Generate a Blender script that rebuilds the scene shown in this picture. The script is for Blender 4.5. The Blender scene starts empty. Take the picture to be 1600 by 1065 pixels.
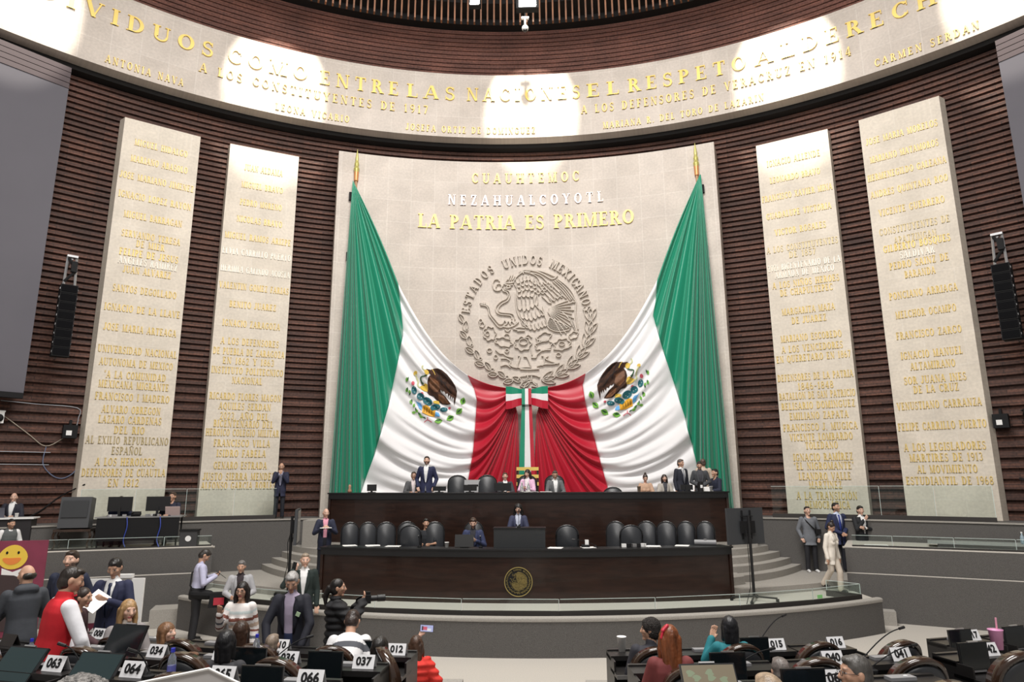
import bpy, bmesh, math, random
from math import sin, cos, pi, radians, sqrt, atan2
from mathutils import Vector, Matrix, Quaternion
from mathutils.bvhtree import BVHTree
import mathutils.noise as mnoise
from mathutils.geometry import delaunay_2d_cdt

S = bpy.context.scene
COL = S.collection
rnd = random.Random(7)

# ------------------------------------------------------------------ camera
cam_d = bpy.data.cameras.new('camera')
cam = bpy.data.objects.new('camera', cam_d)
COL.objects.link(cam)
cam_d.sensor_width = 36.0
cam_d.lens = 1048.4 / 1600 * 36.0
cam_d.clip_start = 0.05
cam_d.clip_end = 200
_yaw, _pitch, _roll = 0.0398, 0.2103, -0.0043
_f = Vector((-sin(_yaw) * cos(_pitch), cos(_yaw) * cos(_pitch), sin(_pitch)))
_r0 = Vector((cos(_yaw), sin(_yaw), 0))
_u0 = _r0.cross(_f)
_r = cos(_roll) * _r0 + sin(_roll) * _u0
_u = -sin(_roll) * _r0 + cos(_roll) * _u0
M = Matrix.Identity(4)
for i in range(3):
    M[i][0], M[i][1], M[i][2] = _r[i], _u[i], -_f[i]
M.translation = Vector((0.385, 0.0, 3.15))
cam.matrix_world = M
S.camera = cam

# ------------------------------------------------------------------ world, exposure, main lights
S.view_settings.view_transform = 'Standard'
S.view_settings.look = 'None'
S.view_settings.exposure = 0.0
S.view_settings.gamma = 1.0
S.view_settings.use_curve_mapping = False
w = bpy.data.worlds.new('world')
S.world = w
w.use_nodes = True
w.node_tree.nodes['Background'].inputs[0].default_value = (1.0, 0.96, 0.92, 1)
w.node_tree.nodes['Background'].inputs[1].default_value = 0.34


def area(name, loc, target, size, power, color=(1, 0.965, 0.925), sy=None):
    l = bpy.data.lights.new(name, 'AREA')
    l.energy = power
    l.size = size
    l.color = color
    if sy:
        l.shape = 'RECTANGLE'
        l.size_y = sy
    o = bpy.data.objects.new(name, l)
    COL.objects.link(o)
    o.location = loc
    d = Vector(target) - Vector(loc)
    o.rotation_euler = d.to_track_quat('-Z', 'Y').to_euler()
    return o


def spot(name, loc, target, power, ang, blend=0.15, color=(1, 0.93, 0.8), r=0.15):
    l = bpy.data.lights.new(name, 'SPOT')
    l.energy = power
    l.spot_size = radians(ang)
    l.spot_blend = blend
    l.color = color
    l.shadow_soft_size = r
    o = bpy.data.objects.new(name, l)
    COL.objects.link(o)
    o.location = loc
    d = Vector(target) - Vector(loc)
    o.rotation_euler = d.to_track_quat('-Z', 'Y').to_euler()
    return o


# ceiling lighting of the hall (the lamps hang out of the frame above the seats)
area('ceiling_lamp_bank', (0, -3.0, 17.5), (0, 18, 6), 11, 2600, sy=5)
area('ceiling_lamp_bank', (0, 9.0, 21.0), (0, 11.5, 0), 9, 4300, sy=4)

# wash lights on the frieze, one pool each (their housings hang in the ceiling opening)
FRIEZE_POOLS = ((-0.865, 11.5), (-0.472, 11), (0.013, 11.5), (0.485, 11), (0.81, 11.5))
for a_, w_ in FRIEZE_POOLS:
    spot('frieze_wash', (13.2 * sin(a_), 3.686 + 13.2 * cos(a_), 22.4), (18.5 * sin(a_), 3.686 + 18.5 * cos(a_), 16.75 if abs(a_) < .7 else 17.05), 6800, w_ + 13.5, 0.12)

# ------------------------------------------------------------------ materials
MATS = {}


def mat(name, color, rough=0.6, metal=0.0, var=0.0, vscale=6.0, bump=0.0, bscale=40.0, emit=None, estr=0.0,
        spec=None, trans=0.0, col2=None, stretch=None, coat=0.0, vdetail=3.0):
    if name in MATS:
        return MATS[name]
    m = bpy.data.materials.new(name)
    m.use_nodes = True
    nt = m.node_tree
    b = nt.nodes['Principled BSDF']
    c = tuple(color) + (1,)
    b.inputs['Base Color'].default_value = c
    b.inputs['Roughness'].default_value = rough
    b.inputs['Metallic'].default_value = metal
    if spec is not None:
        b.inputs['Specular IOR Level'].default_value = spec
    if trans:
        b.inputs['Transmission Weight'].default_value = trans
    if coat:
        b.inputs['Coat Weight'].default_value = coat
    if emit:
        b.inputs['Emission Color'].default_value = tuple(emit) + (1,)
        b.inputs['Emission Strength'].default_value = estr
    tc = None
    if var or bump or col2:
        tc = nt.nodes.new('ShaderNodeTexCoord')
        vec = tc.outputs['Object']
        if stretch:
            mp = nt.nodes.new('ShaderNodeMapping')
            mp.inputs['Scale'].default_value = stretch
            nt.links.new(vec, mp.inputs[0])
            vec = mp.outputs[0]
    if var or col2:
        n = nt.nodes.new('ShaderNodeTexNoise')
        n.inputs['Scale'].default_value = vscale
        n.inputs['Detail'].default_value = vdetail
        nt.links.new(vec, n.inputs['Vector'])
        r = nt.nodes.new('ShaderNodeValToRGB')
        r.color_ramp.elements[0].position = 0.3
        r.color_ramp.elements[1].position = 0.7
        if col2:
            r.color_ramp.elements[0].color = c
            r.color_ramp.elements[1].color = tuple(col2) + (1,)
        else:
            r.color_ramp.elements[0].color = tuple(x * (1 - var) for x in color) + (1,)
            r.color_ramp.elements[1].color = tuple(min(1, x * (1 + var)) for x in color) + (1,)
        nt.links.new(n.outputs['Fac'], r.inputs[0])
        nt.links.new(r.outputs[0], b.inputs['Base Color'])
    if bump:
        n2 = nt.nodes.new('ShaderNodeTexNoise')
        n2.inputs['Scale'].default_value = bscale
        n2.inputs['Detail'].default_value = 4
        nt.links.new(vec, n2.inputs['Vector'])
        bp = nt.nodes.new('ShaderNodeBump')
        bp.inputs['Strength'].default_value = bump
        bp.inputs['Distance'].default_value = 0.02
        nt.links.new(n2.outputs['Fac'], bp.inputs['Height'])
        nt.links.new(bp.outputs[0], b.inputs['Normal'])
    MATS[name] = m
    return m


def tile_mat(name, c1, c2, mortar, bw, bh, msize, offset=0.0, rough=0.7, nvar=0.12, nscale=1.2, msmooth=0.1, squash=1.0, fine=0.0):
    """tiles laid out over the UV map (metres)"""
    m = bpy.data.materials.new(name)
    m.use_nodes = True
    nt = m.node_tree
    b = nt.nodes['Principled BSDF']
    b.inputs['Roughness'].default_value = rough
    uv = nt.nodes.new('ShaderNodeUVMap')
    br = nt.nodes.new('ShaderNodeTexBrick')
    br.offset = offset
    br.inputs['Color1'].default_value = tuple(c1) + (1,)
    br.inputs['Color2'].default_value = tuple(c2) + (1,)
    br.inputs['Mortar'].default_value = tuple(mortar) + (1,)
    br.inputs['Scale'].default_value = 1.0
    br.inputs['Mortar Size'].default_value = msize
    br.inputs['Mortar Smooth'].default_value = msmooth
    br.inputs['Brick Width'].default_value = bw
    br.inputs['Row Height'].default_value = bh
    nt.links.new(uv.outputs[0], br.inputs['Vector'])
    n = nt.nodes.new('ShaderNodeTexNoise')
    n.inputs['Scale'].default_value = nscale
    n.inputs['Detail'].default_value = 6
    nt.links.new(uv.outputs[0], n.inputs['Vector'])
    mr = nt.nodes.new('ShaderNodeMapRange')
    mr.inputs[1].default_value = 0.3
    mr.inputs[2].default_value = 0.7
    mr.inputs[3].default_value = 1 - nvar
    mr.inputs[4].default_value = 1 + nvar
    nt.links.new(n.outputs['Fac'], mr.inputs[0])
    mx = nt.nodes.new('ShaderNodeMix')
    mx.data_type = 'RGBA'
    mx.blend_type = 'MULTIPLY'
    mx.inputs[0].default_value = 1.0
    nt.links.new(br.outputs['Color'], mx.inputs[6])
    nt.links.new(mr.outputs[0], mx.inputs[7])
    out = mx.outputs[2]
    if fine:
        n3 = nt.nodes.new('ShaderNodeTexNoise')
        n3.inputs['Scale'].default_value = 14
        n3.inputs['Detail'].default_value = 6
        nt.links.new(uv.outputs[0], n3.inputs['Vector'])
        mr3 = nt.nodes.new('ShaderNodeMapRange')
        mr3.inputs[1].default_value = 0.35
        mr3.inputs[2].default_value = 0.65
        mr3.inputs[3].default_value = 1 - fine
        mr3.inputs[4].default_value = 1 + fine
        nt.links.new(n3.outputs['Fac'], mr3.inputs[0])
        mx3 = nt.nodes.new('ShaderNodeMix')
        mx3.data_type = 'RGBA'
        mx3.blend_type = 'MULTIPLY'
        mx3.inputs[0].default_value = 1.0
        nt.links.new(out, mx3.inputs[6])
        nt.links.new(mr3.outputs[0], mx3.inputs[7])
        out = mx3.outputs[2]
    nt.links.new(out, b.inputs['Base Color'])
    return m


def glass_mat():
    m = bpy.data.materials.new('railing_glass')
    m.use_nodes = True
    nt = m.node_tree
    nt.nodes.remove(nt.nodes['Principled BSDF'])
    t = nt.nodes.new('ShaderNodeBsdfTransparent')
    t.inputs[0].default_value = (0.935, 0.975, 0.962, 1)
    g = nt.nodes.new('ShaderNodeBsdfGlossy')
    g.inputs['Roughness'].default_value = 0.03
    g.inputs[0].default_value = (0.9, 1, 0.97, 1)
    fr = nt.nodes.new('ShaderNodeFresnel')
    ge = nt.nodes.new('ShaderNodeNewGeometry')
    mr = nt.nodes.new('ShaderNodeMapRange')
    mr.inputs[3].default_value = 1.45
    mr.inputs[4].default_value = 1 / 1.45
    nt.links.new(ge.outputs['Backfacing'], mr.inputs[0])
    nt.links.new(mr.outputs[0], fr.inputs[0])
    mx = nt.nodes.new('ShaderNodeMixShader')
    nt.links.new(fr.outputs[0], mx.inputs[0])
    nt.links.new(t.outputs[0], mx.inputs[1])
    nt.links.new(g.outputs[0], mx.inputs[2])
    nt.links.new(mx.outputs[0], nt.nodes['Material Output'].inputs[0])
    return m


m_brick = tile_mat('clay_brick', (0.112, 0.047, 0.031), (0.058, 0.026, 0.019), (0.042, 0.019, 0.014), 0.85, 0.091, 0.012, 0.5, 0.75, 0.28, 0.9, fine=0.3)
m_brick_up = tile_mat('clay_brick_upper', (0.15, 0.060, 0.042), (0.105, 0.043, 0.032), (0.10, 0.04, 0.03), 0.9, 0.107, 0.012, 0.5, 0.75, 0.22, 0.9, fine=0.3)
m_stone = tile_mat('limestone', (0.56, 0.50, 0.445), (0.525, 0.465, 0.41), (0.60, 0.545, 0.49), 0.8, 0.8, 0.012, 0.0, 0.7, 0.09, 1.1, fine=0.06)
m_stone_p = tile_mat('limestone_pylon', (0.67, 0.605, 0.515), (0.64, 0.575, 0.485), (0.69, 0.63, 0.545), 0.95, 0.9, 0.010, 0.5, 0.7, 0.09, 1.3, fine=0.06)
m_relief = mat('relief_stone', (0.56, 0.50, 0.435), 0.75, var=0.06, vscale=3)
m_gold = mat('gold_letters', (0.80, 0.58, 0.15), 0.40, metal=0.15, var=0.08, vscale=2)
m_goldp = mat('pale_gold_letters', (0.74, 0.545, 0.17), 0.42, metal=0.1, var=0.1, vscale=2)
m_brass = mat('dull_brass_letters', (0.50, 0.40, 0.20), 0.4, metal=0.3)
m_white_l = mat('white_metal_letters', (0.93, 0.90, 0.80), 0.3)
m_mauve = mat('polished_letters', (0.62, 0.50, 0.56), 0.25, metal=0.5, col2=(0.52, 0.42, 0.32), vscale=0.5)
m_carpet_w = mat('grey_wall_carpet', (0.108, 0.102, 0.097), 0.95, var=0.28, vscale=90, bump=0.5, bscale=120)
m_carpet_f = mat('beige_floor_carpet', (0.47, 0.44, 0.395), 0.95, var=0.10, vscale=60, bump=0.3, bscale=120)
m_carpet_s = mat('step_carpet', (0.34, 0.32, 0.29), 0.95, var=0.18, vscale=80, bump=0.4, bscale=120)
m_black = mat('black_laminate', (0.012, 0.012, 0.013), 0.35)
m_blackm = mat('black_matte', (0.010, 0.010, 0.011), 0.75, spec=.25)
m_strip = mat('black_base_strip', (0.032, 0.028, 0.026), 0.5)
m_wood = mat('dark_mahogany', (0.021, 0.009, 0.006), 0.30, var=0.35, vscale=2.2, stretch=(1, 1, 6), coat=0.2)
m_glass = glass_mat()
m_gedge = mat('glass_edge', (0.62, 0.72, 0.69), 0.25)
m_white = mat('white_plastic', (0.80, 0.80, 0.79), 0.45)
m_paper = mat('white_paper', (0.86, 0.85, 0.83), 0.8)
m_grey = mat('grey_plastic', (0.25, 0.25, 0.26), 0.5)
m_silver = mat('silver_metal', (0.62, 0.62, 0.63), 0.3, metal=0.9)
m_chrome = mat('aluminium_truss', (0.40, 0.40, 0.41), 0.4, metal=0.7)
m_leather = mat('black_leather', (0.024, 0.026, 0.030), 0.40, bump=0.04, bscale=60)
m_rimwood = mat('brown_lacquered_wood', (0.035, 0.018, 0.011), 0.22, var=0.3, vscale=5, coat=0.5)
m_screen_off = mat('dark_glossy_screen', (0.006, 0.009, 0.011), 0.12)
m_screen_teal = mat('dim_teal_screen', (0.008, 0.014, 0.016), 0.15, emit=(0.05, 0.10, 0.10), estr=0.2)


# ------------------------------------------------------------------ mesh helpers
class MB:
    def __init__(self):
        self.v = []; self.f = []; self.mi = []; self.uv = {}

    def add(self, vs, fs, mi=0):
        o = len(self.v)
        self.v += [tuple(x) for x in vs]
        for f in fs:
            self.f.append(tuple(i + o for i in f)); self.mi.append(mi)
        return o

    def box(self, c, s, rz=0.0, mi=0, M=None, taper=1.0):
        vs = []
        for z in (-.5, .5):
            k = 1 if z < 0 else taper
            for x, y in ((-.5, -.5), (.5, -.5), (.5, .5), (-.5, .5)):
                px, py, pz = x * s[0] * k, y * s[1] * k, z * s[2]
                if M is not None:
                    p = M @ Vector((px, py, pz)); vs.append((p.x + c[0], p.y + c[1], p.z + c[2]))
                else:
                    vs.append((px * cos(rz) - py * sin(rz) + c[0], px * sin(rz) + py * cos(rz) + c[1], pz + c[2]))
        self.add(vs, [(3, 2, 1, 0), (4, 5, 6, 7), (0, 1, 5, 4), (1, 2, 6, 5), (2, 3, 7, 6), (3, 0, 4, 7)], mi)

    def tube(self, pts, r, n=8, mi=0, caps=True):
        pts = [Vector(p) for p in pts]
        rs = r if isinstance(r, (list, tuple)) else [r] * len(pts)
        rings = []
        up = Vector((0, 0, 1))
        pa = None
        for i, p in enumerate(pts):
            d = (pts[min(i + 1, len(pts) - 1)] - pts[max(i - 1, 0)])
            d = d.normalized() if d.length > 1e-9 else Vector((0, 0, 1))
            if pa is None:
                pa = d.cross(Vector((1, 0, 0)) if abs(d.x) < .8 else Vector((0, 1, 0))).normalized()
            else:
                pa = (pa - d * pa.dot(d)).normalized()
            pb = d.cross(pa)
            rings.append([p + (pa * cos(2 * pi * k / n) + pb * sin(2 * pi * k / n)) * rs[i] for k in range(n)])
        vs = [q for rg in rings for q in rg]
        fs = []
        for i in range(len(pts) - 1):
            for k in range(n):
                fs.append((i * n + k, i * n + (k + 1) % n, (i + 1) * n + (k + 1) % n, (i + 1) * n + k))
        if caps:
            fs.append(tuple(range(n - 1, -1, -1)))
            fs.append(tuple((len(pts) - 1) * n + k for k in range(n)))
        self.add(vs, fs, mi)

    def cyl(self, c, r, h, n=16, r2=None, mi=0):
        r2 = r if r2 is None else r2
        self.tube([(c[0], c[1], c[2]), (c[0], c[1], c[2] + h)], [r, r2], n, mi)

    def lathe(self, prof, c=(0, 0, 0), n=20, mi=0):
        vs = []; fs = []
        for r, z in prof:
            for k in range(n):
                a = 2 * pi * k / n
                vs.append((c[0] + max(r, 1e-4) * cos(a), c[1] + max(r, 1e-4) * sin(a), c[2] + z))
        for i in range(len(prof) - 1):
            for k in range(n):
                fs.append((i * n + k, i * n + (k + 1) % n, (i + 1) * n + (k + 1) % n, (i + 1) * n + k))
        fs.append(tuple(range(n - 1, -1, -1)))
        fs.append(tuple((len(prof) - 1) * n + k for k in range(n)))
        self.add(vs, fs, mi)

    def ell(self, c, r, nu=16, nv=10, M=None, mi=0):
        vs = []; fs = []
        c = Vector(c)
        for j in range(nv + 1):
            t = pi * j / nv
            for i in range(nu):
                a = 2 * pi * i / nu
                st = max(sin(t), 1e-3)
                p = Vector((r[0] * st * cos(a), r[1] * st * sin(a), r[2] * cos(t)))
                if M is not None: p = M @ p
                vs.append(c + p)
        for j in range(nv):
            for i in range(nu):
                fs.append((j * nu + i, (j + 1) * nu + i, (j + 1) * nu + (i + 1) % nu, j * nu + (i + 1) % nu))
        fs.append(tuple(range(nu)))
        fs.append(tuple(nv * nu + k for k in range(nu - 1, -1, -1)))
        self.add(vs, fs, mi)

    def prism(self, poly, fn, h0, h1, mi=0):
        """polygon in (u,v), mapped by fn(u,v,d); front at h1, sides down to h0"""
        n = len(poly)
        vs = [fn(u, v, h1) for u, v in poly] + [fn(u, v, h0) for u, v in poly]
        fs = [tuple(range(n))] + [(i, n + i, n + (i + 1) % n, (i + 1) % n) for i in range(n)]
        self.add(vs, fs, mi)

    def arc(self, cx, cy, r0, r1, z0, z1, a0, a1, n=32, mi=0):
        """closed slab between radii, angle measured from +y towards +x"""
        vs = []; fs = []
        for i in range(n + 1):
            a = a0 + (a1 - a0) * i / n
            for r, z in ((r0, z0), (r1, z0), (r1, z1), (r0, z1)):
                vs.append((cx + r * sin(a), cy + r * cos(a), z))
        for i in range(n):
            for k in range(4):
                fs.append((i * 4 + k, i * 4 + (k + 1) % 4, i * 4 + 4 + (k + 1) % 4, i * 4 + 4 + k))
        fs.append((3, 2, 1, 0)); fs.append((n * 4, n * 4 + 1, n * 4 + 2, n * 4 + 3))
        self.add(vs, fs, mi)

    def build(self, name, m, parent=None, smooth=False, uvfn=None):
        me = bpy.data.meshes.new(name)
        me.from_pydata(self.v, [], self.f)
        ms = m if isinstance(m, (list, tuple)) else [m]
        for q in ms: me.materials.append(q)
        if len(ms) > 1:
            me.polygons.foreach_set('material_index', self.mi)
        bm = bmesh.new(); bm.from_mesh(me)
        bmesh.ops.recalc_face_normals(bm, faces=bm.faces)
        bm.to_mesh(me); bm.free()
        if smooth:
            me.polygons.foreach_set('use_smooth', [True] * len(me.polygons))
        if uvfn:
            ul = me.uv_layers.new(name='UVMap')
            for p in me.polygons:
                for li in p.loop_indices:
                    ul.data[li].uv = uvfn(me.vertices[me.loops[li].vertex_index].co)
        return link(name, me, parent)


def link(name, me, parent=None):
    o = bpy.data.objects.new(name, me)
    COL.objects.link(o)
    if parent:
        o.parent = parent
    return o


def tag(o, label=None, cat=None, group=None, kind=None):
    if label: o['label'] = label
    if cat: o['category'] = cat
    if group: o['group'] = group
    if kind: o['kind'] = kind
    return o


def thing(name, label, cat, loc=(0, 0, 0), rz=0.0, group=None):
    o = bpy.data.objects.new(name, None)
    o.empty_display_size = 0.1
    COL.objects.link(o)
    o.location = loc
    o.rotation_euler = (0, 0, rz)
    return tag(o, label, cat, group)


def struct(name, mb, m, uvfn=None, smooth=False):
    return tag(mb.build(name, m, None, smooth, uvfn), kind='structure')


def kids(o):
    return [c for c in bpy.data.objects if c.parent == o]


def copy_tree(o, label=None, loc=None, rz=None, parent=None, childmap=None):
    c = o.copy(); COL.objects.link(c); c.parent = parent
    if label: c['label'] = label
    if loc is not None: c.location = loc
    if rz is not None: c.rotation_euler = (0, 0, rz)
    for k in (childmap[o.name] if childmap and o.name in childmap else kids(o)):
        copy_tree(k, parent=c)
    return c


# ------------------------------------------------------------------ room shell
YC = 3.686            # centre of the round wall lies on x = 0
R_WALL, R_PYL, R_PAN, R_FRI = 19.42, 19.01, 18.42, 18.55


def cylpt(s, z, off, R):
    a = s / R
    return ((R - off) * sin(a), YC + (R - off) * cos(a), z)


def cyl_uv(co):
    return (atan2(co.x, co.y - YC) * R_WALL, co.z)


def brick_rows(z0, z1, row, gap, R, depth, a0, a1, n):
    mb = MB()
    prof = [(R, z0)]
    z = z0
    while z < z1 - 0.01:
        prof += [(R - depth, z), (R - depth + 0.012, z + row - gap), (R, z + row - gap), (R, z + row)]
        z += row
    m = len(prof)
    vs = []
    for i in range(n + 1):
        a = a0 + (a1 - a0) * i / n
        for r, zz in prof:
            vs.append((r * sin(a), YC + r * cos(a), zz))
    fs = []
    for i in range(n):
        for k in range(m - 1):
            fs.append((i * m + k, (i + 1) * m + k, (i + 1) * m + k + 1, i * m + k + 1))
    mb.add(vs, fs)
    return mb


_lo = brick_rows(0.0, 6.21, 0.27, 0.11, R_WALL, 0.10, -1.45, 1.45, 110)
_hi = brick_rows(6.21, 15.3, 0.182, 0.075, R_WALL, 0.09, -1.45, 1.45, 110)
_lo.add(_hi.v, _hi.f)
struct('wall_back', _lo, m_brick, cyl_uv)
struct('wall_drum', brick_rows(17.96, 20.1, 0.178, 0.03, 18.98, 0.05, -1.3, 1.3, 100), m_brick_up, cyl_uv)
fr = MB(); fr.arc(0, YC, R_FRI, 19.02, 15.42, 17.95, -1.25, 1.25, 110)
frieze = tag(fr.build('stone_frieze', m_stone, None, False, lambda c: (atan2(c.x, c.y - YC) * R_FRI, c.z - 15.42)),
             'curved pale limestone frieze band with gold lettering running round the top of the brick wall', 'frieze')
# black shade ring, dark recess ring and the timber slat drum of the ceiling
rc = MB(); rc.arc(0, YC, 19.03, 19.7, 15.27, 17.9, -1.25, 1.25, 80)  # ring below the frieze: black standing in for its shadow on the wall
rc.arc(0, YC, 18.6, 19.6, 20.1, 23.5, -1.3, 1.3, 80)
rc.arc(0, YC, 17.75, 18.9, 20.35, 20.6, -1.3, 1.3, 80)
struct('ceiling_recess_and_shade_ring', rc, mat('recess_and_shade_black', (0.006, 0.005, 0.005), 0.8))
cd = MB(); cd.arc(0, YC, 0.2, 19.0, 23.4, 23.6, -pi, pi, 64)
struct('ceiling', cd, mat('ceiling_dark', (0.02, 0.017, 0.015), 0.9))
m_slat = mat('timber_slat', (0.24, 0.10, 0.045), 0.5, var=0.5, vscale=1.3)
sl = MB()
NSL = 150
for i in range(NSL):
    a = -1.0 + 2.0 * i / (NSL - 1)
    p0 = Vector((17.55 * sin(a), YC + 17.55 * cos(a), 19.42)); p1 = Vector((17.1 * sin(a), YC + 17.1 * cos(a), 22.9))
    t = Vector((cos(a), -sin(a), 0)) * 0.028; d = Vector((sin(a), cos(a), 0)) * 0.16
    sl.add([p0 - t, p0 + t, p0 + t + d, p0 - t + d, p1 - t, p1 + t, p1 + t + d, p1 - t + d],
           [(3, 2, 1, 0), (4, 5, 6, 7), (0, 1, 5, 4), (1, 2, 6, 5), (2, 3, 7, 6), (3, 0, 4, 7)])
tag(sl.build('ceiling_slats', m_slat), 'ring of vertical timber slats lining the ceiling opening above the brick drum', 'ceiling slats', kind='structure')
bk = MB(); bk.arc(0, YC, 17.9, 18.0, 20.4, 23.2, -1.2, 1.2, 80)
struct('ceiling_backing', bk, mat('slat_backing', (0.015, 0.008, 0.006), 0.8))

# floor, tiers for the seats, dais, landings, plinth
fl = MB(); fl.box((0, 9, -0.05), (44, 30, 0.1)); struct('floor', fl, m_carpet_f)
TIER = {1: 0.42, 2: 0.60, 3: 0.78, 4: 0.96}
TY = {1: (7.12, 10.4), 2: (5.85, 7.12), 3: (4.55, 5.85), 4: (2.6, 4.55), 5: (-1.5, 2.6)}
TIER[5] = 1.30


def outline_prism(pts, z0, z1):
    mb = MB(); n = len(pts)
    mb.add([(x, y, z0) for x, y in pts] + [(x, y, z1) for x, y in pts],
           [tuple(range(n - 1, -1, -1)), tuple(range(n, 2 * n))] + [(i, (i + 1) % n, n + (i + 1) % n, n + i) for i in range(n)])
    return mb


def row_y(y0, x): return y0 + 0.03 * (x - 0.2) ** 2


for k, (y0, y1) in TY.items():
    for nm, x0, x1 in (('left', -9.0, -0.75), ('right', 1.0, 9.0)):
        X_ = [x0 + (x1 - x0) * i / 16 for i in range(17)]
        q = [(x, row_y(y0, x)) for x in X_] + [(x, row_y(y1, x) if k > 1 else y1) for x in X_[::-1]]
        struct('seating_tier_' + nm, outline_prism(q, 0.0, TIER[k]), m_carpet_s)


DC, DR = (0.04, 27.3), 13.94      # dais front arc (convex to the seats)


def dais_front(x, inset=0.0):
    return DC[1] - sqrt((DR - inset) ** 2 - (x - DC[0]) ** 2)


xs = [-7.85 + (7.85 + 7.75) * i / 40 for i in range(41)]
pts = [(x, dais_front(x)) for x in xs] + [(7.75, 21.0), (-7.85, 21.0)]
o = struct('dais', outline_prism(pts, 0.0, 0.64), m_carpet_w)
pts = [(x, dais_front(x, 0.30)) for x in xs] + [(7.75, 20.9), (-7.85, 20.9)]
struct('dais_floor', outline_prism(pts, 0.6, 0.65), m_carpet_f)
kb = MB()
n = 60
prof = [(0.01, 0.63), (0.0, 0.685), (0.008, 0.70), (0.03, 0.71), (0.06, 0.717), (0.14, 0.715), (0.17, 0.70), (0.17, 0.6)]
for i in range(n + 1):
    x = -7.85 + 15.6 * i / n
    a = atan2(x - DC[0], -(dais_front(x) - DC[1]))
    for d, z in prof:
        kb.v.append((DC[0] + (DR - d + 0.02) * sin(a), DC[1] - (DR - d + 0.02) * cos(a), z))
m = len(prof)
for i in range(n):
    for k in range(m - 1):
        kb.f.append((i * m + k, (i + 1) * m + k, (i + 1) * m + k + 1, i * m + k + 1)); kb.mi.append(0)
tag(kb.build('trim_dais_kerb', m_carpet_s, None, True), kind='structure')  # same carpet as the wall, lightened to paint in light from above
# landing (z .82) with the fan of steps on both sides, behind it up to the upper floor
m_carpet_step = m_carpet_s


def landing(side):
    s = side
    if s > 0: front = [(4.4, 15.85), (5.57, 16.43), (6.64, 16.95), (7.45, 17.4), (7.72, 17.6)]
    else: front = [(-4.6, 15.65), (-5.42, 16.02), (-6.49, 16.61), (-7.3, 17.1), (-7.86, 17.45)]
    back = [(front[-1][0] + s * 1.2, front[-1][1] + .1), (s * 9.4, 20.0), (s * 4.4, 20.0)]
    return front + back


for s in (1, -1):
    nm = 'right' if s > 0 else 'left'
    P = landing(s)
    struct('landing_' + nm, outline_prism(P, 0.3, 0.82), m_carpet_s)
    # steps: curved fan, treads get shorter upwards
    st = MB()
    for i, (z, xo) in enumerate(((0.98, 7.62), (1.14, 7.32), (1.30, 7.02), (1.46, 6.72), (1.62, 6.42), (1.78, 6.1))):
        f0 = 17.05 + 0.42 * i
        q = []
        for k in range(11):
            t = k / 10
            x = s * (4.7 + (xo - 4.7) * t); y = f0 + (19.75 - f0) * t ** 1.75
            q.append((x, y))
        q += [(s * xo, 20.1), (s * 4.7, 20.1)]
        mb = outline_prism(q, 0.7, z)
        st.add(mb.v, mb.f)
    tag(st.build('steps_' + nm, m_carpet_s), kind='structure')
# middle platform between the two desks, upper floor
pts = [(-5.2, 16.9)] + [(x, 31.8 - sqrt(16.0 ** 2 - x * x)) for x in [-4.6 + 9.2 * i / 20 for i in range(21)]] + [(5.2, 16.9), (5.2, 19.0), (-5.2, 19.0)]
struct('platform_middle', outline_prism(pts, 0.6, 1.0), m_carpet_s)
q = [(-5.3, 18.95)] + [(x, 34.6 - sqrt(16.45 ** 2 - x * x)) for x in [-5.2 + 10.4 * i / 20 for i in range(21)]] + [(5.3, 18.95), (6.3, 19.3), (6.3, 23), (-6.3, 23), (-6.3, 19.3)]
struct('platform_upper', outline_prism(q, 0.7, 2.18), m_carpet_s)
# plinth of the pylons
for s, nm in ((1, 'right'), (-1, 'left')):
    p = MB()
    a0, a1 = 0.335, 0.78
    p.arc(0, YC, 17.6, 19.6, 0.2, 2.18, s * a0, s * a1, 40)
    struct('plinth_' + nm, p, m_carpet_w)
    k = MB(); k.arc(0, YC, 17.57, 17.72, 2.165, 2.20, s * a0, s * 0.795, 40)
    tag(k.build('trim_plinth_' + nm, m_carpet_s), kind='structure')  # lighter carpet paints the lit top edge of the plinth
# decks left and right
dR = [(7.67, 17.1), (8.58, 16.68), (9.7, 16.12), (10.74, 15.6), (13.0, 14.3), (15.0, 13.0)]
dL = [(-7.86, 17.0), (-9.0, 16.55), (-10.89, 15.75), (-13.0, 14.7), (-15.5, 13.3)]
for s, d, nm, sb in ((1, dR, 'right', 0.05), (-1, dL, 'left', 0.33)):
    back = [(s * 15.2, 18.0), (s * 12.2, 17.6), (s * 10.8, 18.3), (8.95 if s > 0 else -9.35, 19.75)]
    struct('wall_deck_lower_' + nm, outline_prism(d + back, 0.0, 1.05), m_carpet_w)
    d2 = [(x + 0.03 * s, y + sb) for x, y in d]
    struct('wall_deck_upper_' + nm, outline_prism(d2 + back, 1.0, 1.63), m_carpet_w)
    d3 = [(x + 0.06 * s, y + sb + .10) for x, y in d]
    struct('deck_floor_' + nm, outline_prism(d3 + back, 1.6, 1.652), m_carpet_f)
    # rounded edge of the carpeted wall, paler colour standing in for overhead light
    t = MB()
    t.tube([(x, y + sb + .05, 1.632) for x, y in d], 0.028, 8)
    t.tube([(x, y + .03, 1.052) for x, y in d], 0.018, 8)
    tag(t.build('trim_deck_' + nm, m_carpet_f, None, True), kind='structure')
b = MB(); b.box((8.15, 16.9, 0.15), (0.75, 0.8, 0.30), -0.35); struct('step_right', b, m_carpet_s)
b = MB(); b.box((-8.25, 16.2, 0.2), (0.7, 0.7, 0.40), 0.35); struct('step_left', b, m_carpet_s)

# ------------------------------------------------------------------ serif capitals drawn as prisms
TK, TN = 0.185, 0.08


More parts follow.
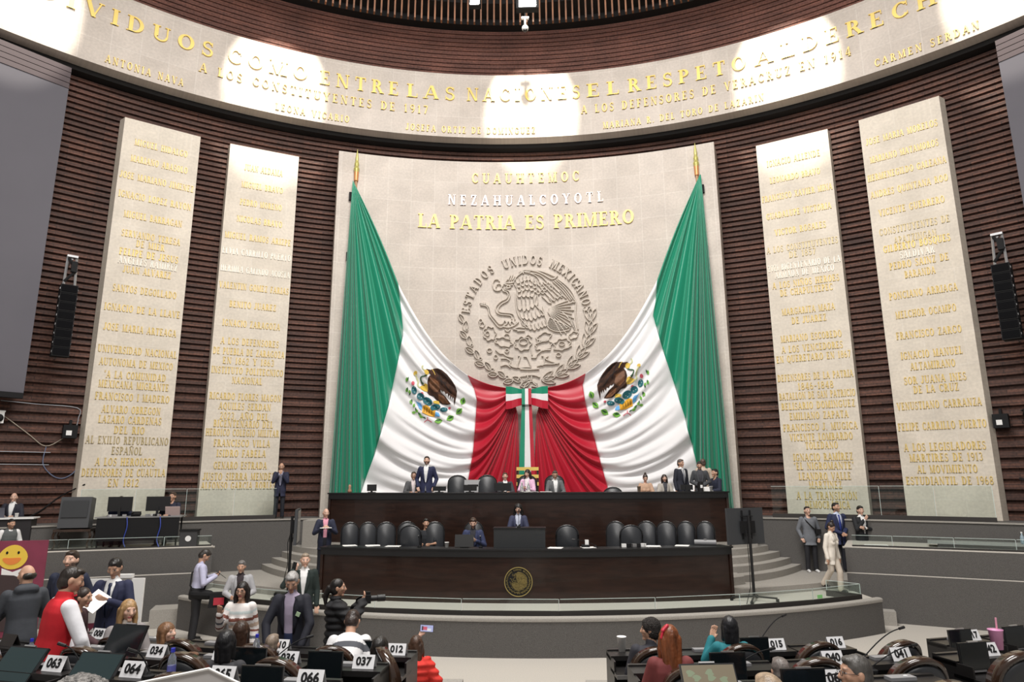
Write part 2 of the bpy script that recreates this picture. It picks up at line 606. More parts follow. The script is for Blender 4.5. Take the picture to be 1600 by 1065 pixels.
def _ring(cx, cy, rx, ry, a0, a1, tk=TK, tn=TN, n=14):
    out = []
    for i in range(n):
        t0 = radians(a0 + (a1 - a0) * i / n); t1 = radians(a0 + (a1 - a0) * (i + 1) / n)
        out.append([(cx + rx * cos(t0), cy + ry * sin(t0)), (cx + rx * cos(t1), cy + ry * sin(t1)),
                    (cx + (rx - tk) * cos(t1), cy + (ry - tn) * sin(t1)), (cx + (rx - tk) * cos(t0), cy + (ry - tn) * sin(t0))])
    return out


def _r(x0, y0, x1, y1): return [[(x0, y0), (x1, y0), (x1, y1), (x0, y1)]]


def _stem(x, y0=0, y1=1, t=TK, b=True, u=True):
    o = _r(x, y0, x + t, y1)
    if b: o += _r(x - .09, y0, x + t + .09, y0 + .05)
    if u: o += _r(x - .09, y1 - .05, x + t + .09, y1)
    return o


def _dg(x0, y0, x1, y1, t): return [[(x0, y0), (x0 + t, y0), (x1 + t, y1), (x1, y1)]]


def _sf(x, y, w=.15): return _r(x - w, y, x + w, y + .05)


GL = {
    'A': (.86, _dg(.04, 0, .36, 1, .07) + _dg(.64, 0, .34, 1, TK) + _r(.2, .3, .62, .36) + _sf(.09, 0) + _sf(.71, 0)),
    'B': (.72, _stem(.1) + _ring(.3, .745, .30, .255, -90, 90) + _ring(.32, .265, .36, .265, -90, 90) + _r(.2, .95, .32, 1) + _r(.2, .48, .34, .54) + _r(.2, 0, .34, .05)),
    'C': (.78, _ring(.44, .5, .40, .5, 42, 318) + _r(.70, .68, .74, .98) + _r(.71, .12, .74, .3)),
    'D': (.84, _stem(.1) + _ring(.34, .5, .44, .5, -90, 90) + _r(.2, .94, .36, 1) + _r(.2, 0, .36, .06)),
    'E': (.70, _stem(.1) + _r(.2, .94, .6, 1) + _r(.2, .47, .48, .53) + _r(.2, 0, .64, .06) + _r(.56, .76, .6, 1) + _r(.6, 0, .64, .25) + _r(.45, .38, .48, .62)),
    'F': (.66, _stem(.1) + _r(.2, .94, .6, 1) + _r(.2, .47, .48, .53) + _r(.56, .76, .6, 1) + _r(.45, .38, .48, .62)),
    'G': (.84, _ring(.44, .5, .40, .5, 42, 325) + _r(.70, .68, .74, .98) + _r(.62, .05, .76, .42) + _r(.54, .38, .84, .43)),
    'H': (.88, _stem(.1) + _stem(.62) + _r(.2, .47, .66, .53)),
    'I': (.38, _stem(.11)),
    'J': (.52, _stem(.24, .2, 1, TK, False) + _ring(.17, .22, .225, .22, 180, 360)),
    'K': (.82, _stem(.1) + _dg(.22, .42, .62, .97, .07) + _dg(.58, 0, .28, .5, TK) + _sf(.66, .95) + _sf(.7, 0)),
    'L': (.66, _stem(.1) + _r(.2, 0, .62, .06) + _r(.58, 0, .62, .28)),
    'M': (1.02, _stem(.1, 0, 1, .07, True, False) + _stem(.76) + _dg(.42, 0, .06, 1, .14) + _dg(.46, 0, .77, 1, .06) + _sf(.1, .95, .1)),
    'N': (.88, _stem(.12, 0, 1, .07) + _stem(.7, 0, 1, .07, False) + _dg(.62, 0, .08, 1, .16)),
    'O': (.86, _ring(.43, .5, .40, .5, 0, 360, n=24)),
    'P': (.70, _stem(.1) + _ring(.3, .72, .34, .28, -90, 90) + _r(.2, .94, .32, 1) + _r(.2, .44, .32, .5)),
    'Q': (.86, _ring(.43, .5, .40, .5, 0, 360, n=24) + _dg(.70, -.18, .40, .12, .12)),
    'R': (.80, _stem(.1) + _ring(.3, .73, .32, .27, -90, 90) + _r(.2, .94, .32, 1) + _r(.2, .46, .34, .52) + _dg(.60, 0, .34, .5, TK) + _sf(.70, 0)),
    'S': (.62, _ring(.31, .74, .25, .26, 25, 270, .11) + _ring(.31, .26, .27, .29, -155, 92, .12) + _r(.5, .72, .54, .97) + _r(.05, .03, .09, .3)),
    'T': (.76, _stem(.30, 0, 1, TK, True, False) + _r(.04, .94, .72, 1) + _r(.04, .74, .09, 1) + _r(.67, .74, .72, 1)),
    'U': (.86, _stem(.1, .3, 1, TK, False) + _stem(.68, .3, 1, .07, False) + _ring(.425, .33, .325, .33, 180, 360, .11)),
    'V': (.84, _dg(.36, 0, .06, 1, TK) + _dg(.40, 0, .70, 1, .07) + _sf(.13, .95) + _sf(.74, .95, .12)),
    'X': (.84, _dg(.60, 0, .08, 1, TK) + _dg(.08, 0, .66, 1, .07) + _sf(.13, 0, .12) + _sf(.68, 0) + _sf(.16, .95) + _sf(.68, .95, .12)),
    'Y': (.82, _stem(.33, 0, .5, TK, True, False) + _dg(.34, .45, .06, 1, TK) + _dg(.40, .45, .66, 1, .07) + _sf(.13, .95) + _sf(.7, .95, .12)),
    'Z': (.72, _r(.08, .94, .64, 1) + _r(.06, 0, .66, .06) + _dg(.06, 0, .48, 1, .17) + _r(.08, .74, .12, 1) + _r(.62, 0, .66, .26)),
    '0': (.66, _ring(.33, .5, .28, .5, 0, 360, .12, n=20)), '1': (.46, _stem(.17, 0, 1, .14, True, False) + _dg(.05, .8, .17, .95, .08)),
    '2': (.64, _ring(.31, .72, .26, .28, -20, 165, .12) + _dg(.06, .04, .42, .64, .13) + _r(.05, 0, .6, .1)),
    '3': (.62, _ring(.29, .74, .25, .26, -80, 150, .11) + _ring(.29, .27, .28, .27, -150, 85, .12)),
    '4': (.66, _stem(.38, 0, 1, .14, True, False) + _r(.03, .24, .62, .31) + _dg(.03, .26, .38, 1, .08)),
    '5': (.62, _r(.1, .9, .56, 1) + _r(.1, .52, .17, 1) + _ring(.29, .31, .29, .31, -150, 120, .12)),
    '6': (.64, _ring(.32, .3, .28, .3, 0, 360, .12) + _ring(.46, .42, .42, .58, 100, 180, .12)),
    '7': (.60, _r(.05, .9, .56, 1) + _dg(.16, 0, .44, .92, .13)),
    '8': (.64, _ring(.32, .75, .24, .25, 0, 360, .11) + _ring(.32, .27, .28, .27, 0, 360, .12)),
    '9': (.64, _ring(.32, .7, .28, .3, 0, 360, .12) + _ring(.18, .58, .42, .58, -80, 0, .12)),
    '.': (.3, _r(.08, 0, .22, .12)), ',': (.3, _dg(.06, -.14, .12, .12, .11)), '-': (.5, _r(.08, .4, .42, .48)),
    '"': (.34, _r(.06, .72, .13, 1) + _r(.2, .72, .27, 1)), ' ': (.5, []),
}
ACC = {'Ñ': 'N', 'Í': 'I', 'Ó': 'O', 'Á': 'A'}


def glyph(ch):
    if ch in ACC:
        w_, p = GL[ACC[ch]]
        return (w_, p + (_r(.2, 1.08, .66, 1.15) if ch == 'Ñ' else _dg(w_ / 2 - .08, 1.08, w_ / 2 + .04, 1.25, .1)))
    return GL[ch]


def text_width(s, sp): return sum(glyph(c)[0] + sp for c in s) - sp


def text_mb(mb, s, fn, u0, v0, h, width, depth, sp=0.14, maxk=None):
    """text centred on u0, baseline centre line v0, cap height h, squeezed to the width; fn(u,v,d)"""
    tw = text_width(s, sp) * h
    k = width / tw
    if maxk: k = min(k, maxk)
    x = u0 - tw * k / 2
    for c in s:
        gw, polys = glyph(c)
        for P in polys:
            mb.prism([(x + a * h * k, v0 - h / 2 + b_ * h) for a, b_ in P], fn, -0.004, depth)
        x += (gw + sp) * h * k


# ------------------------------------------------------------------ pylons
def pylon_map(A, B):
    A = Vector(A); B = Vector(B); d = (B - A); L = d.length; d /= L
    nrm = Vector((d.y, -d.x))
    if nrm.dot(Vector((0, YC)) - A) < 0: nrm = -nrm

    def fn(u, v, h):
        p = A + d * u + nrm * h
        return (p.x, p.y, v)
    return fn, L


PYL = [
    ((-12.2189, 18.2489), (-10.4973, 19.5349), 'outer left', 'stone pylon nearest the big left screen, first of the four from the left',
     'MIGUEL HIDALGO|MARIANO ABASOLO|JOSE MARIANO JIMENEZ|IGNACIO LOPEZ RAYON|MIGUEL BARRAGAN|SERVANDO TERESA|DE MIER|!FELIPE DE JESUS|!ANGELES RAMIREZ|JUAN ALVAREZ|SANTOS DEGOLLADO|IGNACIO DE LA LLAVE|JOSE MARIA ARTEAGA|UNIVERSIDAD NACIONAL|AUTONOMA DE MEXICO|"A LA COMUNIDAD|MEXICANA MIGRANTE|FRANCISCO I MADERO|ALVARO OBREGON|LAZARO CARDENAS|DEL RIO|~AL EXILIO REPUBLICANO|~ESPAÑOL|A LOS HEROICOS|DEFENSORES DE CUAUTLA|EN 1812',
     [13.51, 12.96, 12.38, 11.76, 11.15, 10.55, 10.28, 9.97, 9.71, 9.44, 8.84, 8.25, 7.66, 7.01, 6.64, 6.28, 6.0, 5.65, 5.29, 5.0, 4.71, 4.42, 4.13, 3.82, 3.52, 3.24]),
    ((-9.7346, 20.0145), (-7.788, 21.0275), 'inner left', 'stone pylon just left of the central flag panel, second of four from the left',
     'JUAN ALDAMA|MIGUEL BRAVO|PEDRO MORENO|NICOLAS BRAVO|MIGUEL RAMOS ARIZPE|*ELVIA CARRILLO PUERTO|*HERMILA GALINDO ACOSTA|VALENTIN GOMEZ FARIAS|BENITO JUAREZ|IGNACIO ZARAGOZA|A LOS DEFENSORES|DE PUEBLA DE ZARAGOZA|EN 1862 Y 1863|INSTITUTO POLITECNICO|NACIONAL|RICARDO FLORES MAGON|AQUILES SERDAN|2023, AÑO DEL|BICENTENARIO DEL|HEROICO COLEGIO MILITAR|FRANCISCO VILLA|ISIDRO FABELA|GENARO ESTRADA|JUSTO SIERRA MENDEZ|ALFONSO GARCIA ROBLES',
     [13.5, 12.88, 12.26, 11.67, 11.07, 10.54, 9.95, 9.39, 8.79, 8.17, 7.59, 7.26, 6.97, 6.66, 6.36, 5.85, 5.55, 5.25, 5.01, 4.74, 4.42, 4.11, 3.75, 3.42, 3.15]),
    ((7.788, 21.0275), (9.7346, 20.0145), 'inner right', 'stone pylon just right of the flag panel, gold names with two white lines',
     'IGNACIO ALLENDE|LEONARDO BRAVO|FRANCISCO XAVIER MINA|GUADALUPE VICTORIA|VICTOR ROSALES|~A LOS CONSTITUYENTES|~DE 1857|*2021 BICENTENARIO DE LA|*ARMADA DE MEXICO|A LOS NIÑOS HEROES|DE CHAPULTEPEC|MARGARITA MAZA|DE JUAREZ|MARIANO ESCOBEDO|A LOS VENCEDORES|EN QUERETARO EN 1867|DEFENSORES DE LA PATRIA|1846-1848|BATALLON DE SAN PATRICIO|BELISARIO DOMINGUEZ|EMILIANO ZAPATA|FRANCISCO J. MUGICA|VICENTE LOMBARDO|TOLEDANO|IGNACIO RAMÍREZ|"EL NIGROMANTE"|LEANDRO VALLE|MARTÍNEZ|A LA TRANSICIÓN|DEMOCRÁTICA',
     [13.49, 12.88, 12.28, 11.66, 11.07, 10.51, 10.26, 9.9, 9.64, 9.31, 9.04, 8.42, 8.11, 7.56, 7.22, 6.92, 6.33, 6.04, 5.76, 5.45, 5.14, 4.8, 4.5, 4.25, 3.91, 3.65, 3.35, 3.1, 2.79, 2.53]),
    ((10.4973, 19.5349), (12.2189, 18.2489), 'outer right', 'stone pylon at the far right with widely spaced rows of gold names',
     'JOSE MARIA MORELOS|MARIANO MATAMOROS|HERMENEGILDO GALEANA|ANDRES QUINTANA ROO|VICENTE GUERRERO|~CONSTITUYENTES DE|~APATZINGAN|!GILBERTO BOSQUES|!SALDIVAR|PEDRO SAINZ DE|BARANDA|PONCIANO ARRIAGA|MELCHOR OCAMPO|FRANCISCO ZARCO|IGNACIO MANUEL|ALTAMIRANO|SOR JUANA INES|DE LA CRUZ|VENUSTIANO CARRANZA|FELIPE CARRILLO PUERTO|A LOS LEGISLADORES|MARTIRES DE 1913|AL MOVIMIENTO|ESTUDIANTIL DE 1968',
     [13.43, 12.82, 12.24, 11.69, 11.07, 10.47, 10.13, 9.92, 9.65, 9.37, 9.05, 8.47, 7.89, 7.28, 6.69, 6.36, 5.97, 5.7, 5.26, 4.68, 4.11, 3.82, 3.51, 3.2])]
for A, B, nm, lab, lines, zs in PYL:
    fn, L = pylon_map(A, B)
    p = MB()
    fl_ = {'outer left': (-.11, 0), 'inner left': (-.05, 0), 'inner right': (0, .05), 'outer right': (0, .11)}[nm]   # the outer flank is splayed
    p.add([fn(u, z, 0.0) for u, z in ((0, 2.18), (L, 2.18), (L, 14.24), (0, 14.24))] + [fn(u, z, -0.29) for u, z in ((fl_[0], 2.18), (L + fl_[1], 2.18), (L + fl_[1], 14.24), (fl_[0], 14.24))],
          [(0, 1, 2, 3), (7, 6, 5, 4), (0, 4, 5, 1), (1, 5, 6, 2), (2, 6, 7, 3), (3, 7, 4, 0)])
    py = tag(p.build('stone_pylon', m_stone_p, None, False, lambda c, A=A: (Vector((c.x - A[0], c.y - A[1])).length, c.z)), lab, 'pylon', 'inscribed stone pylons on the brick wall')
    for s, z in zip(lines.split('|'), zs):
        mm = m_goldp
        lb = None
        if s[0] == '*': mm, s, lb = m_white_l, s[1:], 'white metal line of lettering'
        elif s[0] == '!': mm, s, lb = m_white_l if 'A' in s[1:3] else m_gold, s[1:], 'bright shining line of lettering'
        elif s[0] == '~': mm, s, lb = m_brass, s[1:], 'dull brass line of lettering'
        mb = MB()
        nch = len(s)
        wd = min(L * 0.95, nch * L / 21.0 + 0.05)
        if nch > 20: wd = L * 0.96
        text_mb(mb, s, fn, L * 0.5, z, 0.212, wd, 0.022)
        t = mb.build('inscription', mm, py)
        if lb: t['label'] = lb

# ------------------------------------------------------------------ central panel
pm = MB()
pm.arc(0, YC, R_PAN, 19.32, 1.6, 14.40, -0.3535, 0.3535, 40)
panel = tag(pm.build('stone_wall_panel', m_stone, None, False, lambda c: (atan2(c.x, c.y - YC) * R_PAN, c.z)),
            'wide pale stone wall panel behind the flags carrying gold motto and carved eagle relief', 'wall panel')


def fpan(u, v, d): return cylpt(u, v, d, R_PAN)


for s, z, wd, h, mm, lb in (('CUAUHTEMOC', 13.76, 3.8, 0.37, m_gold, 'gold lettering, top line'), ('NEZAHUALCOYOTL', 12.92, 5.45, 0.37, m_mauve, 'shiny mauve and brown lettering, middle line'),
                            ('LA PATRIA ES PRIMERO', 12.10, 7.5, 0.50, m_gold, 'large gold lettering, bottom line')):
    mb = MB(); text_mb(mb, s, fpan, 0.0, z, h, wd, 0.05, sp=0.10 if s[0] == 'L' else .5)
    mb.build('inscription', mm, panel)['label'] = lb


def ffri(u, v, d): return cylpt(u, v, d, R_FRI)


def fri_text(words, z, h, mm, depth=0.05, lab=None):
    mb = MB()
    for s, a0, a1 in words:
        u0, u1 = a0 * R_FRI, a1 * R_FRI
        text_mb(mb, s, ffri, (u0 + u1) / 2, z, h, u1 - u0, depth, sp=.34)
    o = mb.build('inscription', mm, frieze)
    if lab: o['label'] = lab


# word spans: angle of the first edge and of the last edge
fri_text([('INDIVIDUOS', -0.90, -0.580), ('COMO', -0.557, -0.418), ('ENTRE', -0.396, -0.247), ('LAS', -0.232, -0.137), ('NACIONES', -0.115, 0.110),
          ('EL', 0.122, 0.186), ('RESPETO', 0.202, 0.420), ('AL', 0.436, 0.503), ('DERECHO', 0.515, 0.755), ('AJENO', 0.785, 0.95)], 17.13, 0.52, m_gold, lab='large gold motto')
fri_text([('A LOS CONSTITUYENTES DE 1917', -0.60, -0.19)], 16.41, 0.32, m_goldp)
fri_text([('A LOS DEFENSORES DE VERACRUZ EN 1914', 0.111, 0.589)], 16.39, 0.32, m_goldp)
for s, a0, a1 in (('ANTONIA NAVA', -0.738, -0.622), ('LEONA VICARIO', -0.47, -0.338), ('JOSEFA ORTIZ DE DOMINGUEZ', -0.231, 0.02), ('MARIANA R. DEL TORO DE LAZARIN', 0.152, 0.444), ('CARMEN SERDAN', 0.621, 0.765)):
    fri_text([(s, a0, a1)], 15.69, 0.25, m_goldp, 0.04)

# ------------------------------------------------------------------ eagle relief, drawn in strokes (units of the 1158 px tracing)
EST = []   # (points, width)


def U(x, y, wd, h, rot=0.0, t=7):
    pts = []
    for i in range(9):
        a = pi * i / 8
        pts.append((wd / 2 * cos(a + pi), h * 0.55 + h * 0.45 * sin(a)))
    pts = [(-wd / 2, 0)] + pts + [(wd / 2, 0)]
    c, s_ = cos(radians(rot)), sin(radians(rot))
    EST.append(([(x + a * c - b_ * s_, y + a * s_ + b_ * c) for a, b_ in pts], t))


def P(*pts, t=9): EST.append(([(pts[i], pts[i + 1]) for i in range(0, len(pts), 2)], t))


def O(cx, cy, rx, ry, rot=0, t=7, n=18, lobes=0):
    c, s_ = cos(radians(rot)), sin(radians(rot))
    pts = []
    for i in range(n + 1):
        a = 2 * pi * i / n
        k = 1 + (0.13 * cos(a * lobes) if lobes else 0)
        x, y = rx * k * cos(a), ry * k * sin(a)
        pts.append((cx + x * c - y * s_, cy + x * s_ + y * c))
    EST.append((pts, t))


# head, crest, beak
P(395, 290, 402, 268, 425, 262, 455, 262, 480, 255, t=10); P(402, 268, 440, 280, 470, 275); O(437, 290, 12, 10); P(405, 300, 430, 302, 458, 292)
for q in ((420, 245, 440, 225), (436, 240, 452, 205), (452, 242, 468, 200), (468, 240, 484, 212), (410, 262, 425, 240)): P(*q, t=10)
P(470, 262, 495, 220, 530, 190, 560, 178, 600, 180, t=9); P(480, 270, 500, 300, 510, 325); P(525, 190, 520, 178, 545, 182, 548, 195)
# snake
P(372, 250, 362, 236, 336, 238, 322, 265, 330, 305, 352, 318, 380, 312, 388, 282, 372, 268, 350, 275, 348, 292, t=10)
P(392, 300, 398, 320, 425, 330, 434, 352, 420, 378, 378, 400, 346, 436, 348, 472, 372, 490, 420, 496, 455, 502, 462, 528, t=9)
P(408, 300, 412, 312, 440, 322, 450, 356, 432, 392, 392, 414, 366, 442, 366, 466, 386, 478, 430, 482, 472, 492, 484, 530, t=9)
P(228, 410, 268, 418); P(232, 422, 275, 432, 292, 460, 296, 495, 325, 535, 362, 580, 392, 584, 420, 560, t=9); P(270, 418, 296, 440, 310, 490, 338, 525, 372, 562, 400, 556, t=9)
for k in range(4): P(236 + k * 11, 404, 240 + k * 11, 428, t=5)
# upper wing
P(530, 190, 556, 166, 640, 178, 700, 205, 760, 240, 798, 214, t=12); P(556, 160, 680, 178, 782, 222, t=12); P(560, 182, 610, 196, 650, 222, 672, 262, t=8); P(600, 190, 650, 200, 690, 224, 720, 258, t=8)
for i, (x, y) in enumerate(((505, 232), (530, 222), (556, 214), (582, 210), (612, 222), (632, 240), (510, 262), (540, 252), (570, 246), (600, 252), (628, 268), (512, 296), (540, 288), (572, 282), (604, 288), (632, 298))): U(x, y, 26, 34, -8, 7)
for i, (x, y) in enumerate(((655, 262), (676, 280), (692, 300), (660, 300), (676, 320), (645, 322), (700, 250), (722, 268), (740, 290))): U(x, y, 22, 30, -40, 7)
for x in (520, 552, 584, 612): U(x, 325, 28, 42, 4, 7)
for q in ((790, 245, 850, 300, 900, 370, 930, 412), (762, 255, 830, 322, 890, 400), (745, 268, 800, 330, 860, 385), (735, 290, 790, 350, 830, 378), (720, 312, 765, 362, 800, 388), (702, 335, 742, 378, 775, 402), (682, 362, 722, 400, 750, 418), (775, 250, 840, 310, 900, 395)): P(*q, t=8)
P(800, 240, 862, 290, 908, 350, 926, 408, 900, 412); P(930, 412, 925, 500, 938, 610, t=10)
for a, b_ in ((722, 385), (750, 368), (780, 350), (806, 335)): U(a, b_, 24, 36, -42, 7)
# breast and leg feathers
for x, y, h in ((515, 368, 95), (546, 372, 98), (576, 370, 95), (606, 362, 85), (634, 352, 78)): U(x, y, 30, h, -4, 7)
for x, y, h in ((532, 470, 55), (560, 474, 60), (590, 478, 62), (620, 470, 58), (648, 452, 62), (672, 440, 66)): U(x, y, 27, h, -14, 7)
for x, y in ((585, 560), (614, 566), (642, 558), (668, 548), (692, 540), (540, 535), (560, 550)): U(x, y, 24, 44, -20, 7)
P(490, 340, 492, 420, 510, 500, 560, 560, 600, 600, t=9); P(640, 360, 630, 410, 655, 450, 690, 480, 720, 560)
for i in range(11):
    a = radians(-22 + i * 8.2)
    x0, y0 = 715 + 18 * cos(a), 462 + 18 * sin(a)
    L_ = 150 + 18 * (i % 2) + i * 4
    P(x0, y0, x0 + L_ * .5 * cos(a - .05), y0 + L_ * .5 * sin(a - .05), x0 + L_ * cos(a), y0 + L_ * sin(a), t=8)
for i in range(6): P(810 + 18 * i, 470 + 14 * i, 850 + 14 * i, 500 + 20 * i, 880 + 8 * i, 540 + 18 * i, t=6)
P(735, 520, 885, 598, 795, 622, 720, 585, 735, 520, t=9)
for i in range(7): P(735 - i * 2, 535 + i * 8, 868 - i * 12, 598 + i * 3, t=4)
# claws
for q in ((395, 560, 410, 535, 428, 560), (420, 565, 436, 540, 452, 566), (445, 560, 462, 540, 480, 560, 495, 545), (400, 580, 440, 585, 480, 570, 510, 545), (470, 600, 510, 585, 555, 590), (500, 612, 555, 610), (412, 600, 432, 615, 450, 598)): P(*q, t=11)
# cactus, stones and waves
O(300, 628, 44, 48, 0, 8, 20, 7); O(285, 630, 14, 16, t=6); O(402, 690, 62, 30, 12, 8, 22, 7); O(425, 650, 20, 18, t=8); O(540, 702, 58, 46, 0, 8, 22, 7); O(545, 690, 30, 22, 0, 6); O(690, 660, 55, 30, -20, 8, 22, 5)
O(690, 715, 60, 34, -12, 8, 22, 7); O(822, 712, 58, 38, -12, 8, 22, 7); O(820, 708, 20, 14, 0, 6); O(905, 650, 34, 22, -25, 7, 18, 5); O(300, 750, 17, 15, 0, 8); O(425, 752, 13, 12, 0, 8); O(345, 796, 13, 15, 0, 8); O(795, 786, 17, 14, 0, 8); O(246, 566, 17, 19, 0, 8, 16, 5); O(235, 540, 12, 14, 0, 7)
P(345, 745, 375, 770, 400, 772, 425, 790, 470, 800, t=12); P(382, 806, 420, 806, 450, 826, 445, 850, 470, 866, 500, 872, t=12); P(505, 790, 520, 795, 500, 868, 560, 868, 600, 870, t=11); P(545, 796, 570, 800, 596, 862, t=9); P(520, 880, 585, 884, 655, 880, t=14)
P(600, 800, 632, 802, 640, 782, 680, 752, 740, 748, t=12); P(672, 792, 690, 796, 690, 850, 660, 856, t=11); P(720, 792, 700, 810, 740, 830, 790, 848, t=11); P(640, 862, 700, 850, 750, 850, 800, 842, t=10); P(600, 740, 606, 785); P(655, 650, 640, 670, 690, 690, t=9); P(480, 600, 540, 612, t=9)
P(560, 655, 580, 640, 605, 660, t=9); P(760, 745, 800, 750, 845, 742, 890, 722, t=9); P(380, 860, 420, 850, 450, 870, t=10)


def leaf(x, y, L_, wd, rot, t=8, mid=True):
    c, s_ = cos(radians(rot)), sin(radians(rot))
    a = []
    for i in range(9):
        k = i / 8; a.append((L_ * k, wd * sin(pi * k) ** .8))
    b_ = [(p, -q) for p, q in a[::-1]]
    pts = a + b_
    EST.append(([(x + p * c - q * s_, y + p * s_ + q * c) for p, q in pts], t))
    if mid: EST.append(([(x + p * c, y + p * s_) for p in (0, L_ * .8)], t * .7))


for i in range(13):      # oak wreath, left
    a = radians(176 - i * 7.3)
    x, y = 574 + 462 * cos(a), 523 + 448 * sin(a)
    leaf(x, y, 72, 19, math.degrees(a) + 90 + (20 if i % 2 else -24), 7, True)
    if i % 2: O(x + 12, y - 6, 11, 9, 0, 7)
for i in range(7):       # laurel wreath, right
    a = radians(2 + i * 12.6)
    x, y = 574 + 455 * cos(a), 540 + 430 * sin(a)
    tang = math.degrees(a) + 90
    for dd in (-26, 0, 24): leaf(x, y, 100, 15, tang - 180 + dd, 7, False)
for q in ((500, 960, 520, 935, 560, 930), (520, 1000, 540, 960, 590, 955), (545, 1015, 560, 985, 600, 968, 640, 985), (600, 930, 600, 960), (570, 920, 575, 945), (640, 1000, 610, 975), (560, 925, 620, 925, 660, 940), (600, 1000, 640, 1008)): P(*q, t=11)


def stroke_mb(mb, pts, wd, h, fn, base=-0.01, closed=False):
    n = len(pts)
    vs = []
    for i, p in enumerate(pts):
        a = Vector(pts[max(i - 1, 0)]); b_ = Vector(pts[min(i + 1, n - 1)])
        d = b_ - a
        d = d.normalized() if d.length > 1e-9 else Vector((1, 0))
        nr = Vector((-d.y, d.x))
        p = Vector(p)
        for k, hh in ((-.5, base), (-.28, h), (.28, h), (.5, base)):
            q = p + nr * wd * k
            vs.append(fn(q.x, q.y, hh))
    fs = []
    for i in range(n - 1):
        for k in range(3):
            fs.append((i * 4 + k, i * 4 + 4 + k, i * 4 + 5 + k, i * 4 + 1 + k))
    fs += [(0, 1, 2, 3), tuple((n - 1) * 4 + k for k in (3, 2, 1, 0))]
    mb.add(vs, fs)


def smooth_pts(pts, k=4):
    if len(pts) < 3: return pts
    out = []
    P_ = [Vector(p) for p in pts]
    for i in range(len(P_) - 1):
        p0, p1, p2, p3 = P_[max(i - 1, 0)], P_[i], P_[i + 1], P_[min(i + 2, len(P_) - 1)]
        for j in range(k):
            t = j / k
            out.append(0.5 * ((2 * p1) + (p2 - p0) * t + (2 * p0 - 5 * p1 + 4 * p2 - p3) * t * t + (3 * p1 - p0 - 3 * p2 + p3) * t ** 3))
    out.append(P_[-1])
    return out


def em2pan(u, v, d):
    return fpan((u - 574) / 213.9 + 0.029, 8.63 - (v - 523.4) / 207.4, d)


em = MB()
for pts, t in EST:
    stroke_mb(em, smooth_pts(pts, 3), t * 1.1, 0.085, em2pan)
rel = em.build('eagle_relief', m_relief, panel); rel['label'] = 'carved stone eagle with snake on cactus inside a wreath'


def ring_text(mb, s, cx, cy, R, a0, a1, h, fn, depth, wk=1.0):
    n = len(s)
    tw = [glyph(c)[0] + .3 for c in s]
    T = sum(tw); x = 0
    for c, wv in zip(s, tw):
        am = radians(a0 + (a1 - a0) * (x + wv / 2) / T); x += wv
        gw, polys = glyph(c)
        for Pg in polys:
            q = []
            for a, b_ in Pg:
                lu, lv = (a - gw / 2) * h * wk, (b_ - .5) * h
                q.append((cx + (R + lv) * sin(am) + lu * cos(am), cy - (R + lv) * cos(am) + lu * sin(am)))
            mb.prism(q, fn, -0.005, depth)


mb = MB()
ring_text(mb, 'ESTADOS', 574, 523, 450, -86, -33, 62, em2pan, 0.09, .85)
ring_text(mb, 'UNIDOS', 574, 523, 432, -25, 16, 66, em2pan, 0.09, .8)
ring_text(mb, 'MEXICANOS', 574, 523, 440, 23, 85, 64, em2pan, 0.09, .85)
mb.build('inscription', m_relief, panel)['label'] = 'carved stone ring of lettering'

# ------------------------------------------------------------------ draped flags
def satin(name, color, rough=0.42):
    m = mat(name, color, rough)
    b = m.node_tree.nodes['Principled BSDF']
    b.inputs['Sheen Weight'].default_value = 0.25
    b.inputs['Sheen Roughness'].default_value = 0.4
    return m


m_green = satin('green_satin', (0.012, 0.25, 0.145), 0.32)
m_wht = satin('white_satin', (0.80, 0.79, 0.80), 0.5)
m_red = satin('red_satin', (0.46, 0.008, 0.028), 0.42)


def resample(pts, n):
    P_ = [Vector(p) for p in pts]
    d = [0]
    for a, b_ in zip(P_, P_[1:]): d.append(d[-1] + (b_ - a).length)
    out = []
    j = 0
    for i in range(n):
        t = d[-1] * i / (n - 1)
        while j < len(d) - 2 and d[j + 1] < t: j += 1
        k = (t - d[j]) / max(d[j + 1] - d[j], 1e-9)
        out.append(P_[j].lerp(P_[j + 1], k))
    return out


FOLDS = 13


def fold(q, seed=0.0):
    """fold height 0..1 over the gather coordinate q"""
    ph = q * FOLDS * 2 * pi + 1.3 * sin(q * 11 + seed) + 0.8 * sin(q * 29 + 1)
    a = 0.5 + 0.5 * sin(ph)
    return a ** 0.8 * (0.75 + 0.25 * sin(q * 47 + seed))


def gfold(q, t):
    lo_ = 0.5 + 0.5 * sin(q * 5 * 2 * pi + 1.1 + 0.9 * sin(q * 7))
    return (1 - .55 * t) * fold(q) + .55 * t * (.75 * lo_ + .25 * fold(q))


